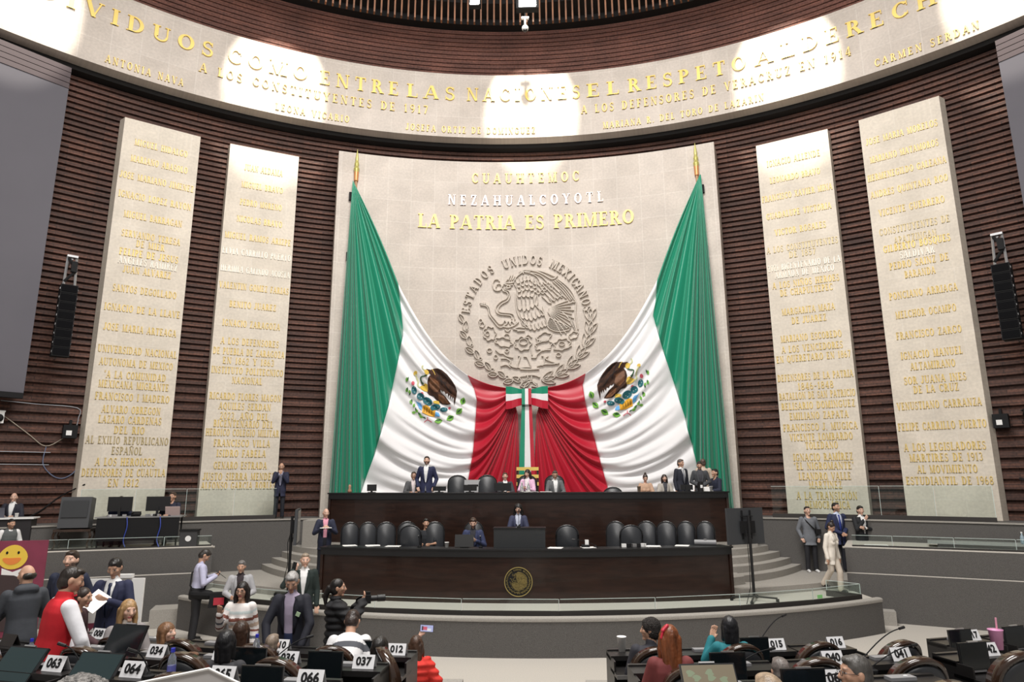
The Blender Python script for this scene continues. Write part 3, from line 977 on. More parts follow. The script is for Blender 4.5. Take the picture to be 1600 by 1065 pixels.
def flag(side, apex, GW, hemG, WR, hemW, hemR, bow, left_edge, label, emb_dz):
    s = side
    def m3(u, v, d): return fpan(u * s * 1.022, v, d)
    root = thing('draped_flag', label, 'flag', (0, 0, 0), 0, 'pair of giant draped flags')
    NS, NT = 200, 44

    def patch(name, rows, amp, mtl, base):
        """rows[i] = list of points for gather coordinate i"""
        vs = []; fs = []
        ns = len(rows); nt = len(rows[0])
        for i, rw in enumerate(rows):
            for j, p in enumerate(rw):
                vs.append(m3(p[0], p[1], base + p[2]))
        for i in range(ns - 1):
            for j in range(nt - 1):
                fs.append((i * nt + j, i * nt + j + 1, (i + 1) * nt + j + 1, (i + 1) * nt + j))
        mb = MB(); mb.add(vs, fs)
        o = mb.build(name, mtl, root, True)
        md = o.modifiers.new('thick', 'SOLIDIFY'); md.thickness = 0.012; md.offset = 0
        return o
    # shared gather coordinate q: 0 at the top edge
    gw_q = 0.62
    gw = resample(GW, int(NS * gw_q)); hg = resample(hemG, NS - len(gw) + 1)[1:]
    edge = gw + hg
    rows = []
    for i, e in enumerate(edge):
        q = i / (NS - 1)
        rw = []
        for j in range(NT):
            t = j / (NT - 1)
            t = t ** 0.9
            p = Vector(apex).lerp(e, t)
            if i > len(gw):           # the outer folds hang down before flaring out
                p.x += (left_edge(p.y) - (apex[0] + (e.x - apex[0]) * t)) * max(0, (q - gw_q) / (1 - gw_q)) ** 2
            else:
                p.x += 0.16 * sin(pi * t) * (1 - q / gw_q) * (0.4)
            sp = t * (0.35 + 0.65 * min(1, q * 3 + .3))
            rw.append((p.x, p.y, 0.05 + 0.50 * sp * gfold(q, t)))
        rows.append(rw)
    patch('green_stripe', rows, .3, m_green, 0.10)
    # white: from the green border (same q) to the red border, sagging
    nw = int(NS * gw_q)
    # start points along GW then along the hem to the right; end points along WR
    rows = []
    NWR = nw
    for i in range(nw):
        q = i / (NS - 1); f = i / (nw - 1)
        a = gw[i]
        # rows leaving the lower border run down to the hem
        e = _along(WR, hemW, f)
        rw = []
        sag = 0.55 * f * (1 - 0.35 * f) + 0.40 * (1 - f)
        for j in range(NT):
            t = j / (NT - 1)
            p = a.lerp(e, t)
            dz = -4 * sag * t * (1 - t)
            px, py = p.x, p.y + dz
            # between the borders folds grow softer
            k = 0.5 + 0.5 * cos(pi * t)
            h0 = 0.50 * (0.35 + 0.65 * min(1, q * 3 + .3)) * gfold(q, 1.0)
            qr = f
            h1 = 0.24 * fold(qr * 0.62, 2.0)
            mid = 0.21 * fold(f * 1.5 + 0.03 * sin(3 * t), 1.0) + .10 * fold(f * .5, 3.0)
            kk = sin(pi * t)
            rw.append((px, py, 0.05 + (h0 * (1 - t) ** 1.5 + h1 * t ** 1.5) * (1 - .0 * kk) + mid * kk * .55 + 0.05 * kk))
        rows.append(rw)
    wp = patch('white_stripe', rows, .3, m_wht, 0.10)
    # red: fan from the bow to the white border and hem
    nr = NS
    wr2 = [_along(WR, hemW, i / (nw - 1)) for i in range(nw)]
    hr = resample(hemR, NS - nw + 1)[1:]
    edge = wr2 + hr
    rows = []
    for i, e in enumerate(edge):
        f = i / (nw - 1)
        q = i / (NS - 1)
        b0 = Vector(bow[0]).lerp(Vector(bow[1]), min(1, q * 1.05))
        rw = []
        for j in range(NT):
            t = j / (NT - 1)
            p = e.lerp(b0, t)
            sag = 0.10 + 0.55 * max(0, min(1, f)) * (1 - max(0, f - .5))
            py = p.y - 4 * sag * t * (1 - t) * (1 if i < nw else max(0, 1 - (f - 1) * 1.4))
            h = 0.24 * fold(f * 0.62, 2.0)
            rw.append((p.x, py, 0.05 + h * (1 - t * 0.62) + 0.10 * sin(pi * t) + 0.12 * t))
        rows.append(rw)
    patch('red_stripe', rows, .3, m_red, 0.10)
    # emblem appliques follow the white cloth
    bv = BVHTree.FromPolygons([v.co for v in wp.data.vertices], [tuple(p.vertices) for p in wp.data.polygons])

    def onflag(u, v, d):
        uu = (-1.93 + (600 + u / 7.606 - 731) * 0.02032); vv = 6.64 - (540 + v / 7.606 - 586) * 0.0208 + emb_dz
        p0 = Vector(m3(uu, vv, 1.6)); p1 = Vector(m3(uu, vv, 0.0))
        h = bv.ray_cast(p0, (p1 - p0).normalized())
        if h[0] is None: return p0.lerp(p1, .72)
        return h[0] + (p0 - p1).normalized() * (0.03 + d)

    def piece(name, mtl, polys, d=0.0):
        bm = bmesh.new()
        for poly in polys:
            pp = []
            for (xa, ya), (xb, yb) in zip(poly, poly[1:] + poly[:1]):
                k_ = max(1, int(sqrt((xb - xa) ** 2 + (yb - ya) ** 2) / 9))
                pp += [Vector((xa + (xb - xa) * i / k_, ya + (yb - ya) * i / k_)) for i in range(k_)]
            n_ = len(pp)
            x0, x1 = min(q.x for q in pp), max(q.x for q in pp); y0, y1 = min(q.y for q in pp), max(q.y for q in pp)
            ex = [Vector((x0 + 9 * i + (4.5 if j % 2 else 0), y0 + 8 * j)) for i in range(int((x1 - x0) / 9) + 1) for j in range(int((y1 - y0) / 8) + 1)]
            r_ = delaunay_2d_cdt(pp + ex, [(i, (i + 1) % n_) for i in range(n_)], [], 1, .01)
            vs = [bm.verts.new((q.x, q.y, 0)) for q in r_[0]]
            for f_ in r_[2]:
                try: bm.faces.new([vs[i] for i in f_])
                except ValueError: pass
        bmesh.ops.delete(bm, geom=[v for v in bm.verts if not v.link_faces], context='VERTS')
        for v in bm.verts: v.co = onflag(v.co.x, v.co.y, d)
        me = bpy.data.meshes.new(name); bm.to_mesh(me); bm.free()
        me.materials.append(mtl)
        o = link(name, me, wp)
        return o

    def el(cx, cy, rx, ry, rot=0, n=14):
        c, s_ = cos(radians(rot)), sin(radians(rot))
        return [(cx + rx * cos(2 * pi * i / n) * c - ry * sin(2 * pi * i / n) * s_, cy + rx * cos(2 * pi * i / n) * s_ + ry * sin(2 * pi * i / n) * c) for i in range(n)]

    def rib(pts, wd):
        pts = [Vector(p) for p in smooth_pts(pts, 4)]
        out = []
        for i, p in enumerate(pts):
            d = (pts[min(i + 1, len(pts) - 1)] - pts[max(i - 1, 0)]).normalized(); nr = Vector((-d.y, d.x)) * wd / 2
            out.append((p + nr, p - nr))
        return [[tuple(out[i][0]), tuple(out[i + 1][0]), tuple(out[i + 1][1]), tuple(out[i][1])] for i in range(len(out) - 1)]

    def lf(x, y, L_, wd, rot):
        c, s_ = cos(radians(rot)), sin(radians(rot))
        pts = [(L_ * k / 6, wd * sin(pi * k / 6)) for k in range(7)] + [(L_ * k / 6, -wd * sin(pi * k / 6)) for k in range(5, 0, -1)]
        return [(x + p * c - q_ * s_, y + p * s_ + q_ * c) for p, q_ in pts]
    brown = mat('eagle_brown', (0.050, 0.019, 0.009), 0.85, var=0.55, vscale=9); tan = mat('eagle_breast', (0.15, 0.062, 0.026), 0.6, var=0.4, vscale=9)
    dark = mat('eagle_dark', (0.014, 0.006, 0.005), 0.8); yel = mat('applique_yellow', (0.68, 0.47, 0.07), 0.6); ora = mat('applique_amber', (0.72, 0.36, 0.02), 0.6)
    teal = mat('applique_teal', (0.012, 0.13, 0.16), 0.6); blue = mat('applique_blue', (0.14, 0.42, 0.80), 0.6); pink = mat('applique_pink', (0.62, 0.10, 0.14), 0.6)
    lgr = mat('applique_leaf', (0.17, 0.42, 0.06), 0.6); dgr = mat('applique_dark_leaf', (0.02, 0.09, 0.03), 0.6); pale = mat('applique_pale', (0.55, 0.56, 0.30), 0.6); wh = mat('applique_white', (0.8, 0.8, 0.8), .6)
    body = piece('emblem_eagle', brown, [
        [(490, 278), (545, 287), (585, 272), (630, 272), (680, 290), (740, 335), (800, 410), (845, 480), (868, 540), (862, 600), (850, 655), (836, 715), (830, 655), (826, 610), (812, 650), (806, 600), (788, 640), (782, 588), (764, 612), (752, 570), (730, 580), (712, 545), (690, 550), (662, 525), (672, 560), (730, 610), (795, 695), (750, 706), (690, 698), (650, 668), (615, 640), (585, 605), (560, 598), (530, 588), (508, 560), (518, 520), (506, 440), (516, 390), (545, 348), (520, 330), (500, 310)]])
    body['label'] = 'brown eagle'
    piece('emblem_breast', tan, [[(540, 380), (590, 400), (640, 430), (660, 520), (630, 560), (590, 555), (545, 510), (530, 440)], [(640, 580), (700, 600), (770, 690), (700, 690), (650, 640)]], .006)
    piece('emblem_feather_lines', dark, rib([(600, 300), (640, 330), (660, 400), (690, 470)], 14) + rib([(640, 290), (720, 350), (800, 440), (850, 540)], 10) + rib([(620, 380), (700, 440), (760, 520), (800, 570)], 12) + rib([(680, 330), (760, 420), (820, 520)], 8) + rib([(560, 580), (620, 630), (690, 690)], 9), .008)
    piece('emblem_wing_edge', yel, rib([(555, 275), (580, 305), (600, 350)], 7), .012)
    piece('emblem_gold_parts', yel, [[(462, 305), (480, 290), (505, 292), (524, 318), (520, 345), (496, 362), (476, 345)], [(418, 492), (450, 478), (480, 455), (508, 470), (515, 520), (512, 552), (470, 545), (430, 522)], [(578, 668), (610, 655), (652, 660), (662, 700), (592, 692)], el(360, 335, 22, 26, 20)], .006)
    piece('emblem_block', ora, [[(458, 720), (500, 712), (540, 735), (575, 770), (612, 770), (604, 848), (540, 838), (452, 798)]], .006)
    piece('emblem_block_lines', dark, [r_ for k in range(4) for r_ in rib([(480 + 30 * k, 735 + 10 * k), (476 + 30 * k, 790 + 8 * k)], 5)] + rib([(430, 440), (450, 470), (478, 480)], 8), .012)
    piece('emblem_snake', dgr, rib([(500, 362), (470, 372), (436, 378), (424, 400), (436, 436), (462, 462)], 15), .008)
    piece('emblem_pale_snake', pale, rib([(452, 240), (440, 262), (450, 288), (470, 300)], 16) + rib([(362, 345), (384, 400), (398, 440), (392, 478), (420, 510)], 16), .008)
    piece('emblem_cactus', teal, [el(350, 540, 32, 46, -15), el(428, 612, 46, 40, 30), el(515, 668, 62, 42, 30), el(610, 735, 62, 34, -8), el(575, 752, 30, 24, 40), el(712, 762, 48, 28, -8)], .010)
    piece('emblem_cactus_spots', wh, [el(x, y, 4, 4, 0, 6) for x, y in ((340, 530), (360, 560), (350, 510), (410, 610), (440, 625), (490, 655), (530, 680), (510, 690), (600, 735), (640, 735), (700, 765), (730, 755))], .016)
    piece('emblem_water', blue, [[(362, 650), (390, 675), (432, 690), (452, 725), (448, 772), (415, 745), (395, 700)], [(612, 790), (650, 800), (668, 835), (655, 845), (606, 845)]], .005)
    piece('emblem_fruit', pink, [el(335, 458, 20, 24), el(446, 582, 18, 22), el(780, 742, 16, 14)] + rib([(480, 910), (520, 885), (570, 912)], 9) + rib([(520, 850), (518, 890)], 9), .006)
    piece('emblem_laurel', lgr, [lf(x, y, L_, wd, r_) for x, y, L_, wd, r_ in ((925, 700, 90, 34, -72), (860, 810, 98, 34, -42), (745, 885, 100, 34, -28), (600, 905, 100, 30, -8))] +
          [lf(x, y, 52, 15, r_) for x, y, r_ in ((262, 440, -95), (250, 440, -60), (275, 560, -110), (255, 560, -70), (300, 585, -95), (330, 700, -110), (305, 690, -65), (350, 740, -80), (445, 838, -140), (400, 800, -120), (380, 800, -170), (470, 855, -165))], .004)
    piece('emblem_laurel_veins', dgr, [lf(x, y, L_, wd, r_) for x, y, L_, wd, r_ in ((935, 690, 66, 9, -72), (872, 795, 72, 9, -42), (760, 872, 74, 10, -28), (612, 893, 70, 9, -8))] +
          [lf(x, y, 44, 8, r_) for x, y, r_ in ((268, 425, -75), (268, 545, -85), (330, 680, -95), (430, 825, -130), (290, 600, -60), (380, 780, -100), (500, 870, -150))], .009)
    return root


def _along(WR, hemW, f):
    q = resample(WR, 101); k = min(99, int(f * 100))
    return q[k].lerp(q[k + 1], f * 100 - k)


GWp = [(-4.27, 9.69), (-4.12, 8.65), (-4.05, 8.0), (-4.22, 6.9), (-4.45, 5.6), (-4.82, 4.1), (-5.2, 2.9), (-5.38, 2.25)]
WRp = [(-1.93, 6.64), (-1.72, 6.22), (-1.63, 5.82), (-1.68, 5.0), (-1.74, 4.2), (-1.95, 2.9), (-2.05, 2.25)]


def le(z): return -5.88 - 0.25 * (13.29 - z) / 10.3


def ler(z): return -5.90 - 0.30 * (13.29 - z) / 10.3


flag(1, (-5.88, 13.29), GWp, [(-5.38, 2.25), (-6.17, 2.25)], WRp, [], [(-2.05, 2.25), (-0.25, 2.25)], ((-0.52, 6.22), (-0.30, 5.35)), le,
     'giant draped green, white and red flag hanging left of the bow, eagle facing left', 0.0)
GWq = [(-4.34, 9.68), (-4.24, 8.95), (-4.14, 8.5), (-4.38, 7.4), (-4.64, 6.4), (-4.95, 5.2), (-5.2, 3.9), (-5.33, 2.9), (-5.4, 2.25)]
WRq = [(-1.91, 6.66), (-1.80, 6.31), (-1.90, 5.6), (-2.16, 4.45), (-2.53, 2.9), (-2.65, 2.25)]
flag(-1, (-5.88, 13.23), GWq, [(-5.4, 2.25), (-6.25, 2.25)], WRq, [], [(-2.65, 2.25), (-0.15, 2.25)], ((-0.56, 6.22), (-0.30, 5.35)), ler,
     'giant draped green, white and red flag hanging right of the bow, eagle facing right', 0.16)

# bow and hanging ribbon between the flags
bw = thing('ribbon_bow', 'green, white and red ribbon bow with long hanging tail between the two flags', 'bow')


def band(name, pts_top, pts_bot, off, mtl, thick=0.05):
    mb = MB(); n = len(pts_top)
    f_ = [fpan(u, v, d) for (u, v), d in zip(pts_top, off)] + [fpan(u, v, d) for (u, v), d in zip(pts_bot, off)]
    b_ = [fpan(u, v, d - thick) for (u, v), d in zip(pts_top, off)] + [fpan(u, v, d - thick) for (u, v), d in zip(pts_bot, off)]
    mb.add(f_ + b_, [(i, i + 1, n + i + 1, n + i) for i in range(n - 1)] + [(2 * n + i + 1, 2 * n + i, 3 * n + i, 3 * n + i + 1) for i in range(n - 1)] +
           [(i + 1, i, 2 * n + i, 2 * n + i + 1) for i in range(n - 1)] + [(n + i, n + i + 1, 3 * n + i + 1, 3 * n + i) for i in range(n - 1)] + [(0, n, 3 * n, 2 * n), (n - 1, 3 * n - 1, 4 * n - 1, 2 * n - 1)])
    return mb.build(name, mtl, bw)


of = [0.62, 0.70, 0.66, 0.58]
for s in (-1, 1):
    X = [s * 0.70, s * 0.50, s * 0.30, s * 0.10]
    zs = [(6.24, 6.22, 6.17, 6.13), (6.00, 5.98, 6.00, 6.02), (5.76, 5.78, 5.84, 5.88), (5.50, 5.52, 5.60, 5.66)]
    for k, (nm, mm) in enumerate((('green_loop', m_green), ('white_loop', m_wht), ('red_loop', m_red))):
        band(nm, list(zip(X, zs[k])), list(zip(X, zs[k + 1])), of, mm)
for x0, x1, nm, mm in ((-.17, -.06, 'green_knot', m_green), (-.06, .05, 'white_knot', m_wht), (.05, .15, 'red_knot', m_red)):
    band(nm, [(x0, 6.15), (x1, 6.15)], [(x0, 5.64), (x1, 5.64)], [0.76, 0.76], mm, .2)
for a0, a1, b0, b1, nm, mm in ((-.17, -.06, -.34, -.12, 'green_tail', m_green), (-.06, .06, -.12, .14, 'white_tail', m_wht), (.06, .16, .14, .30, 'red_tail', m_red)):
    n = 12
    band(nm, [(a0 + (b0 - a0) * i / n, 5.66 - 3.3 * i / n) for i in range(n + 1)], [(a1 + (b1 - a1) * i / n, 5.66 - 3.3 * i / n) for i in range(n + 1)], [0.62 + .006 * sin(i * 1.1) for i in range(n + 1)], mm, .03)

# flag poles
m_tip = mat('gilded_finial', (0.55, 0.50, 0.16), 0.35, metal=0.4); m_pole = mat('pole_wood', (0.36, 0.17, 0.06), 0.4)
for s, zt, lb in ((-1, 13.40, 'left'), (1, 13.33, 'right')):
    x, y, _ = cylpt(s * 5.90, 0, 0.07, R_PAN)
    t = thing('flag_pole', 'wooden flag pole with gilded spear finial at the top %s corner of the stone panel' % lb, 'flag pole', (x, y, 2.18), 0, 'poles of the draped flags')
    mb = MB(); mb.cyl((0, 0, 0), 0.04, zt - 2.18, 10); mb.build('pole', m_pole, t)
    mb = MB(); mb.cyl((0, 0, zt - 2.25), 0.07, 0.32, 12, 0.085); mb.build('socket', mat('copper_socket', (0.60, 0.27, 0.10), 0.4, metal=.3), t)
    mb = MB(); mb.lathe([(0.07, 0), (0.10, 0.12), (0.06, 0.22), (0.08, 0.30), (0.05, 0.42), (0.055, 0.5), (0.035, 0.66), (0.005, 0.86)], (0, 0, zt - 1.93), 12); mb.build('finial', m_tip, t)
    for z in (12.75, 10.6):
        mb = MB(); xx = s * 5.87; p0 = Vector(cylpt(xx + s * .15, z, 0.06, R_PAN))
        mb.box((p0.x - x, p0.y - y, z - 2.18), (0.18, 0.10, 0.28), -s * .3); mb.build('bracket', m_blackm, t)

# ------------------------------------------------------------------ desks of the presidium
def sans(s, size, fn, depth=0.002, parent=None, name='lettering', m=None, bold=0.0):
    cu = bpy.data.curves.new('tmp_text', 'FONT')
    cu.body = s; cu.size = size; cu.align_x = 'CENTER'; cu.align_y = 'CENTER'; cu.offset = bold; cu.resolution_u = 3
    ob = bpy.data.objects.new('tmp_text', cu)
    COL.objects.link(ob)
    dg = bpy.context.evaluated_depsgraph_get(); dg.update()
    me = bpy.data.meshes.new_from_object(ob.evaluated_get(dg))
    me.name = name
    bpy.data.objects.remove(ob); bpy.data.curves.remove(cu)
    for v in me.vertices: v.co = fn(v.co.x, v.co.y, depth)
    me.materials.clear(); me.materials.append(m or m_blackm)
    return link(name, me, parent)


def desk(name, label, cy, R, hw, z0, z1, depth, emblem=False, ends=True):
    t = thing(name, label, 'desk', (0, 0, 0), 0)
    a = math.asin(hw / R)
    b = MB(); b.arc(0, cy, -(R + 0.0) + .05, -(R) + .09, z0, z1 - 0.17, -a, a, 40)
    # arcs are measured from +y; negative radii put them on the near side
    for s in (-1, 1):
        x, y = s * hw, cy - sqrt(R * R - hw * hw)
        b.box((x - s * .03, y + depth / 2, (z0 + z1) / 2 - .08), (.06, depth, z1 - z0 - .17))
    b.build('front_panel', m_wood, t)
    b = MB(); b.arc(0, cy, -R, -R + .06, z1 - .17, z1 - .012, -a, a, 40)
    b.build('fascia_band', m_black, t)
    b = MB(); b.arc(0, cy, -R - .012, -R + depth, z1 - .035, z1, -a - .002, a + .002, 40)
    b.build('desk_top', m_black, t)
    return t


lower = desk('presidium_desk', 'long curved dark mahogany desk on the dais bearing a round gold seal', 31.8, 16.6, 4.66, 0.65, 1.77, 0.55)
upper = desk('upper_bench', 'long dark mahogany bench on the upper level behind the speaker, below the flags', 34.6, 16.6, 5.5, 1.0, 2.94, 0.75)
# gold seal on the front of the lower desk
seal = thing('round_seal', 'round gold and black eagle seal fixed to the front of the presidium desk', 'seal', (-0.105, 15.235, 1.095))
m_sealg = mat('seal_gold', (0.42, 0.33, 0.12), 0.35, metal=0.5)
m_sealf = mat('seal_fill', (0.16, 0.125, 0.045), 0.4, metal=0.4, var=.3, vscale=20)
mb = MB(); mb.tube([(0, 0.02, 0), (0, -0.012, 0)], 0.305, 48); mb.build('disc', m_blackm, seal)
mb = MB()
for k in range(48):
    a0, a1 = 2 * pi * k / 48, 2 * pi * (k + 1) / 48
    mb.prism([(0.305 * cos(a0), .305 * sin(a0)), (.305 * cos(a1), .305 * sin(a1)), (.288 * cos(a1), .288 * sin(a1)), (.288 * cos(a0), .288 * sin(a0))], lambda u, v, d: (u, -d, v), 0.0, 0.024)
mb.build('rim', m_sealg, seal)


def em2seal(u, v, d): return ((u - 574) / 574 * 0.305, -0.013 - d, -(v - 540) / 574 * 0.305)


mb = MB()
for pts, t_ in EST: stroke_mb(mb, smooth_pts(pts, 2), t_ * .9, 0.004, em2seal)
mb.build('eagle', m_sealg, seal)
mb = MB()
for poly in ([(520, 190), (640, 190), (760, 250), (920, 410), (930, 590), (720, 600), (560, 560), (490, 440), (480, 270)], [(300, 590), (930, 600), (900, 740), (640, 860), (480, 850), (330, 740)]):
    mb.prism(poly, em2seal, 0, 0.0015)
mb.build('eagle_ground', m_sealf, seal)
mb = MB()
ring_text(mb, 'ESTADOS', 574, 540, 470, -86, -33, 60, em2seal, 0.006); ring_text(mb, 'UNIDOS', 574, 540, 470, -25, 16, 60, em2seal, 0.006); ring_text(mb, 'MEXICANOS', 574, 540, 470, 23, 88, 60, em2seal, 0.006)
mb.build('lettering', m_sealg, seal)

# lectern
lec = thing('lectern', 'plain black box lectern on the presidium desk in front of the speaking woman', 'lectern', (-0.085, 15.72, 1.772))
mb = MB(); mb.box((0, 0, 0.205), (1.15, 0.42, 0.41)); mb.build('body', mat('lectern_black', (0.016, 0.018, 0.020), 0.55), lec)
mb = MB(); mb.box((0, 0, 0.42), (1.18, 0.45, 0.02)); mb.build('top_edge', m_black, lec)


def gooseneck(name, label, loc, rz, L=0.38, rise=0.25, group=None, side=0.0):
    t = thing(name, label, 'microphone', loc, rz, group)
    b = MB(); b.lathe([(0.045, 0), (0.045, 0.02), (0.02, 0.03), (0.01, 0.05)], (0, 0, 0), 12); b.build('base', m_blackm, t)
    pts = [(side * k, -L * k * .0 + L * k * 0.9, 0.05 + rise * sin(k * 1.45)) for k in [i / 8 for i in range(9)]]
    b = MB(); b.tube(pts, 0.006, 6); b.build('neck', m_blackm, t)
    d = Vector(pts[-1]) - Vector(pts[-2]); d.normalize()
    b = MB(); b.tube([Vector(pts[-1]), Vector(pts[-1]) + d * .07], [0.013, 0.015], 8); b.build('capsule', m_black, t)
    return t


gooseneck('gooseneck_microphone', 'thin gooseneck microphone rising from the black lectern before the speaker', (-0.1, 15.62, 2.204), pi, 0.02, .28)


# ------------------------------------------------------------------ presidium chairs
def rounded_back(mb, wd, h, th, z0, y=0.0, lean=0.0, n=12, bulge=0.03):
    """upright slab with a round top; local x across, z up"""
    out = []
    r = wd / 2
    prof = [(-r * .86, 0), (-r, h * .25), (-r, h - r)] + [(-r * cos(pi * i / n), h - r + r * sin(pi * i / n)) for i in range(1, n)] + [(r, h - r), (r, h * .25), (r * .86, 0)]
    m = len(prof)
    rings = []
    for k, (sc, yy) in enumerate(((0.90, -th / 2 - bulge), (1.0, -th / 2 + .01), (1.0, th / 2 - .01), (0.92, th / 2 + bulge * .6))):
        rings.append([(px * sc, y + yy + lean * pz, z0 + h * (1 - sc) / 2 + pz * sc) for px, pz in prof])
    vs = [p for rg in rings for p in rg]; fs = []
    for k in range(3):
        for i in range(m): fs.append((k * m + i, k * m + (i + 1) % m, (k + 1) * m + (i + 1) % m, (k + 1) * m + i))
    fs.append(tuple(range(m - 1, -1, -1))); fs.append(tuple(3 * m + i for i in range(m)))
    mb.add(vs, fs)


def pres_chair(label, group):
    t = thing('swivel_chair', label, 'chair', (0, 0, 0), 0, group)
    b = MB(); rounded_back(b, 0.40, 0.80, 0.07, 0.44, 0.16, 0.08); b.build('backrest', m_leather, t, True)
    b = MB(); b.box((0, -0.04, 0.46), (0.38, 0.42, 0.10), taper=.94); b.build('seat', m_leather, t)
    b = MB()
    pts = [(-.207, .19, .55), (-.212, .21, .95)] + [(-.21 * cos(pi * i / 10), .235, 1.035 + .22 * sin(pi * i / 10)) for i in range(11)] + [(.212, .21, .95), (.207, .19, .55)]
    b.tube(pts, 0.016, 6); b.build('back_rim', m_black, t)
    for s in (-1, 1):
        b = MB(); b.tube([(s * .195, .14, .5), (s * .205, .12, .66), (s * .205, -.13, .68), (s * .195, -.17, .5)], 0.014, 6); b.build('armrest', m_black, t)
    b = MB(); b.cyl((0, 0, .08), .035, .34, 10); b.build('column', m_black, t)
    for k in range(5):
        a = 2 * pi * k / 5
        b = MB(); b.tube([(0, 0, .10), (.18 * cos(a), .18 * sin(a), .06)], [.03, .02], 6); b.ell((.18 * cos(a), .18 * sin(a), .03), (.03, .03, .03), 8, 6); b.build('base_arm', m_black, t)
    return t


pc = pres_chair('x', 'empty swivel chairs at the presidium desk')
# facing: backrest at +y, sitter looks to -y (the seats)
spots = [(-4.18, 16.45, .35, 'empty black chair nearest the man in the pink shirt at the presidium desk'),
         (-3.76, 16.5, .32, 'empty black chair, second from the left end of the presidium desk'),
         (-3.33, 16.55, .3, 'empty black chair, third from the left end of the presidium desk'),
         (-2.84, 16.75, .3, 'empty black chair half hidden behind the front-turned chair, left of the black-shirted man'),
         (-2.66, 16.3, pi, 'empty black chair turned back to the seats, left half of the presidium desk'),
         (-2.16, 16.6, .2, 'black chair of the man in the black T-shirt at the presidium desk'),
         (-1.25, 16.75, .05, 'black chair behind the seated man in blue jacket at the presidium desk'),
         (1.0, 16.3, pi, 'empty black chair standing alone just right of the lectern'),
         (2.16, 16.65, -.25, 'empty black chair partly behind the front-turned chair, right of its lone neighbour'),
         (2.47, 16.25, pi, 'empty black chair turned back to the seats, in the cluster of three right of centre'),
         (2.90, 16.7, -.3, 'empty black chair at the right of the cluster of three at the presidium desk'),
         (3.36, 16.6, -.3, 'empty black chair, third from the right end of the presidium desk'),
         (3.82, 16.6, -.34, 'empty black chair, second from the right end of the presidium desk'),
         (4.27, 16.55, -.36, 'empty black chair at the right end of the presidium desk beside the screen stand')]
for i, (x, y, rz, lb) in enumerate(spots):
    if i == 0:
        pc.location = (x, y + .14, 1.0); pc.rotation_euler = (0, 0, rz); pc['label'] = lb
    else:
        c = copy_tree(pc, lb, (x, y + .14, 1.0), rz)
        if rz == pi: c.scale = (1.22, 1.1, .97)
        elif abs(rz) < .31: c.scale = (1.1, 1.0, 1.0)
for x, y, rz, lb in ((-1.95, 19.35, .1, 'empty black chair on the upper bench right of the standing man in navy'), (-1.10, 19.35, .1, 'empty black chair on the upper bench nearest the small desk monitor'),
                     (0.02, 19.55, 0, 'black chair of the woman in pink at the centre of the upper bench'), (0.78, 19.6, -.1, 'black chair of the grey-suited man with glasses on the upper bench'),
                     (2.42, 19.3, -.1, 'empty low black chair back at the edge of red and white on the upper bench')):
    c = copy_tree(pc, lb, (x, y, 2.18 if x != 2.42 else 1.83), rz); c['group'] = 'chairs of the upper bench'; c.scale = (1.28, 1.1, .98)
hc = thing('president_chair', 'tall chair with gilded slats behind the woman in pink', 'chair', (0.02, 20.40, 2.18))
for z in (1.42, 1.20, 0.98):
    b = MB(); b.box((0, 0, z), (.66, .05, .10)); b.build('gilt_slat', m_gold, hc)
for s in (-1, 1):
    b = MB(); b.box((s * .30, 0.03, .73), (.06, .05, 1.46)); b.build('post', m_rimwood, hc)
b = MB(); b.box((0, -.25, .45), (.62, .55, .10)); b.box((0, -.25, .2), (.5, .45, .4)); b.build('seat', m_leather, hc)


# ------------------------------------------------------------------ glass railings
def railing(name, label, pts, z0, zb, z1, parts=True):
    t = thing(name, label, 'railing')
    P_ = [Vector((x, y, 0)) for x, y in pts]
    b = MB()
    for a, c in zip(P_, P_[1:]):
        d = (c - a); L = d.length; d.normalize(); nr = Vector((-d.y, d.x, 0)) * .025
        b.add([a - nr + Vector((0, 0, z0)), c - nr + Vector((0, 0, z0)), c + nr + Vector((0, 0, z0)), a + nr + Vector((0, 0, z0)), a - nr + Vector((0, 0, zb)), c - nr + Vector((0, 0, zb)), c + nr + Vector((0, 0, zb)), a + nr + Vector((0, 0, zb))],
              [(3, 2, 1, 0), (4, 5, 6, 7), (0, 1, 5, 4), (1, 2, 6, 5), (2, 3, 7, 6), (3, 0, 4, 7)])
    b.build('base_rail', m_strip, t)
    for a, c in zip(P_, P_[1:]):
        d = (c - a); d.normalize(); nr = Vector((-d.y, d.x, 0)) * .006
        a2, c2 = a + d * .012, c - d * .012
        b = MB()
        b.add([a2 - nr + Vector((0, 0, zb)), c2 - nr + Vector((0, 0, zb)), c2 + nr + Vector((0, 0, zb)), a2 + nr + Vector((0, 0, zb)), a2 - nr + Vector((0, 0, z1)), c2 - nr + Vector((0, 0, z1)), c2 + nr + Vector((0, 0, z1)), a2 + nr + Vector((0, 0, z1))],
              [(3, 2, 1, 0), (4, 5, 6, 7), (0, 1, 5, 4), (1, 2, 6, 5), (2, 3, 7, 6), (3, 0, 4, 7)])
        g = b.build('glass_panel', m_glass, t)
        e = MB(); e.box(((a2.x + c2.x) / 2, (a2.y + c2.y) / 2, z1 + .004), ((c2 - a2).length, .012, .008), atan2(d.y, d.x))
        e.box((c2.x, c2.y, (zb + z1) / 2), (.010, .012, z1 - zb), atan2(d.y, d.x))
        e.build('polished_edge', m_gedge, g)
    return t


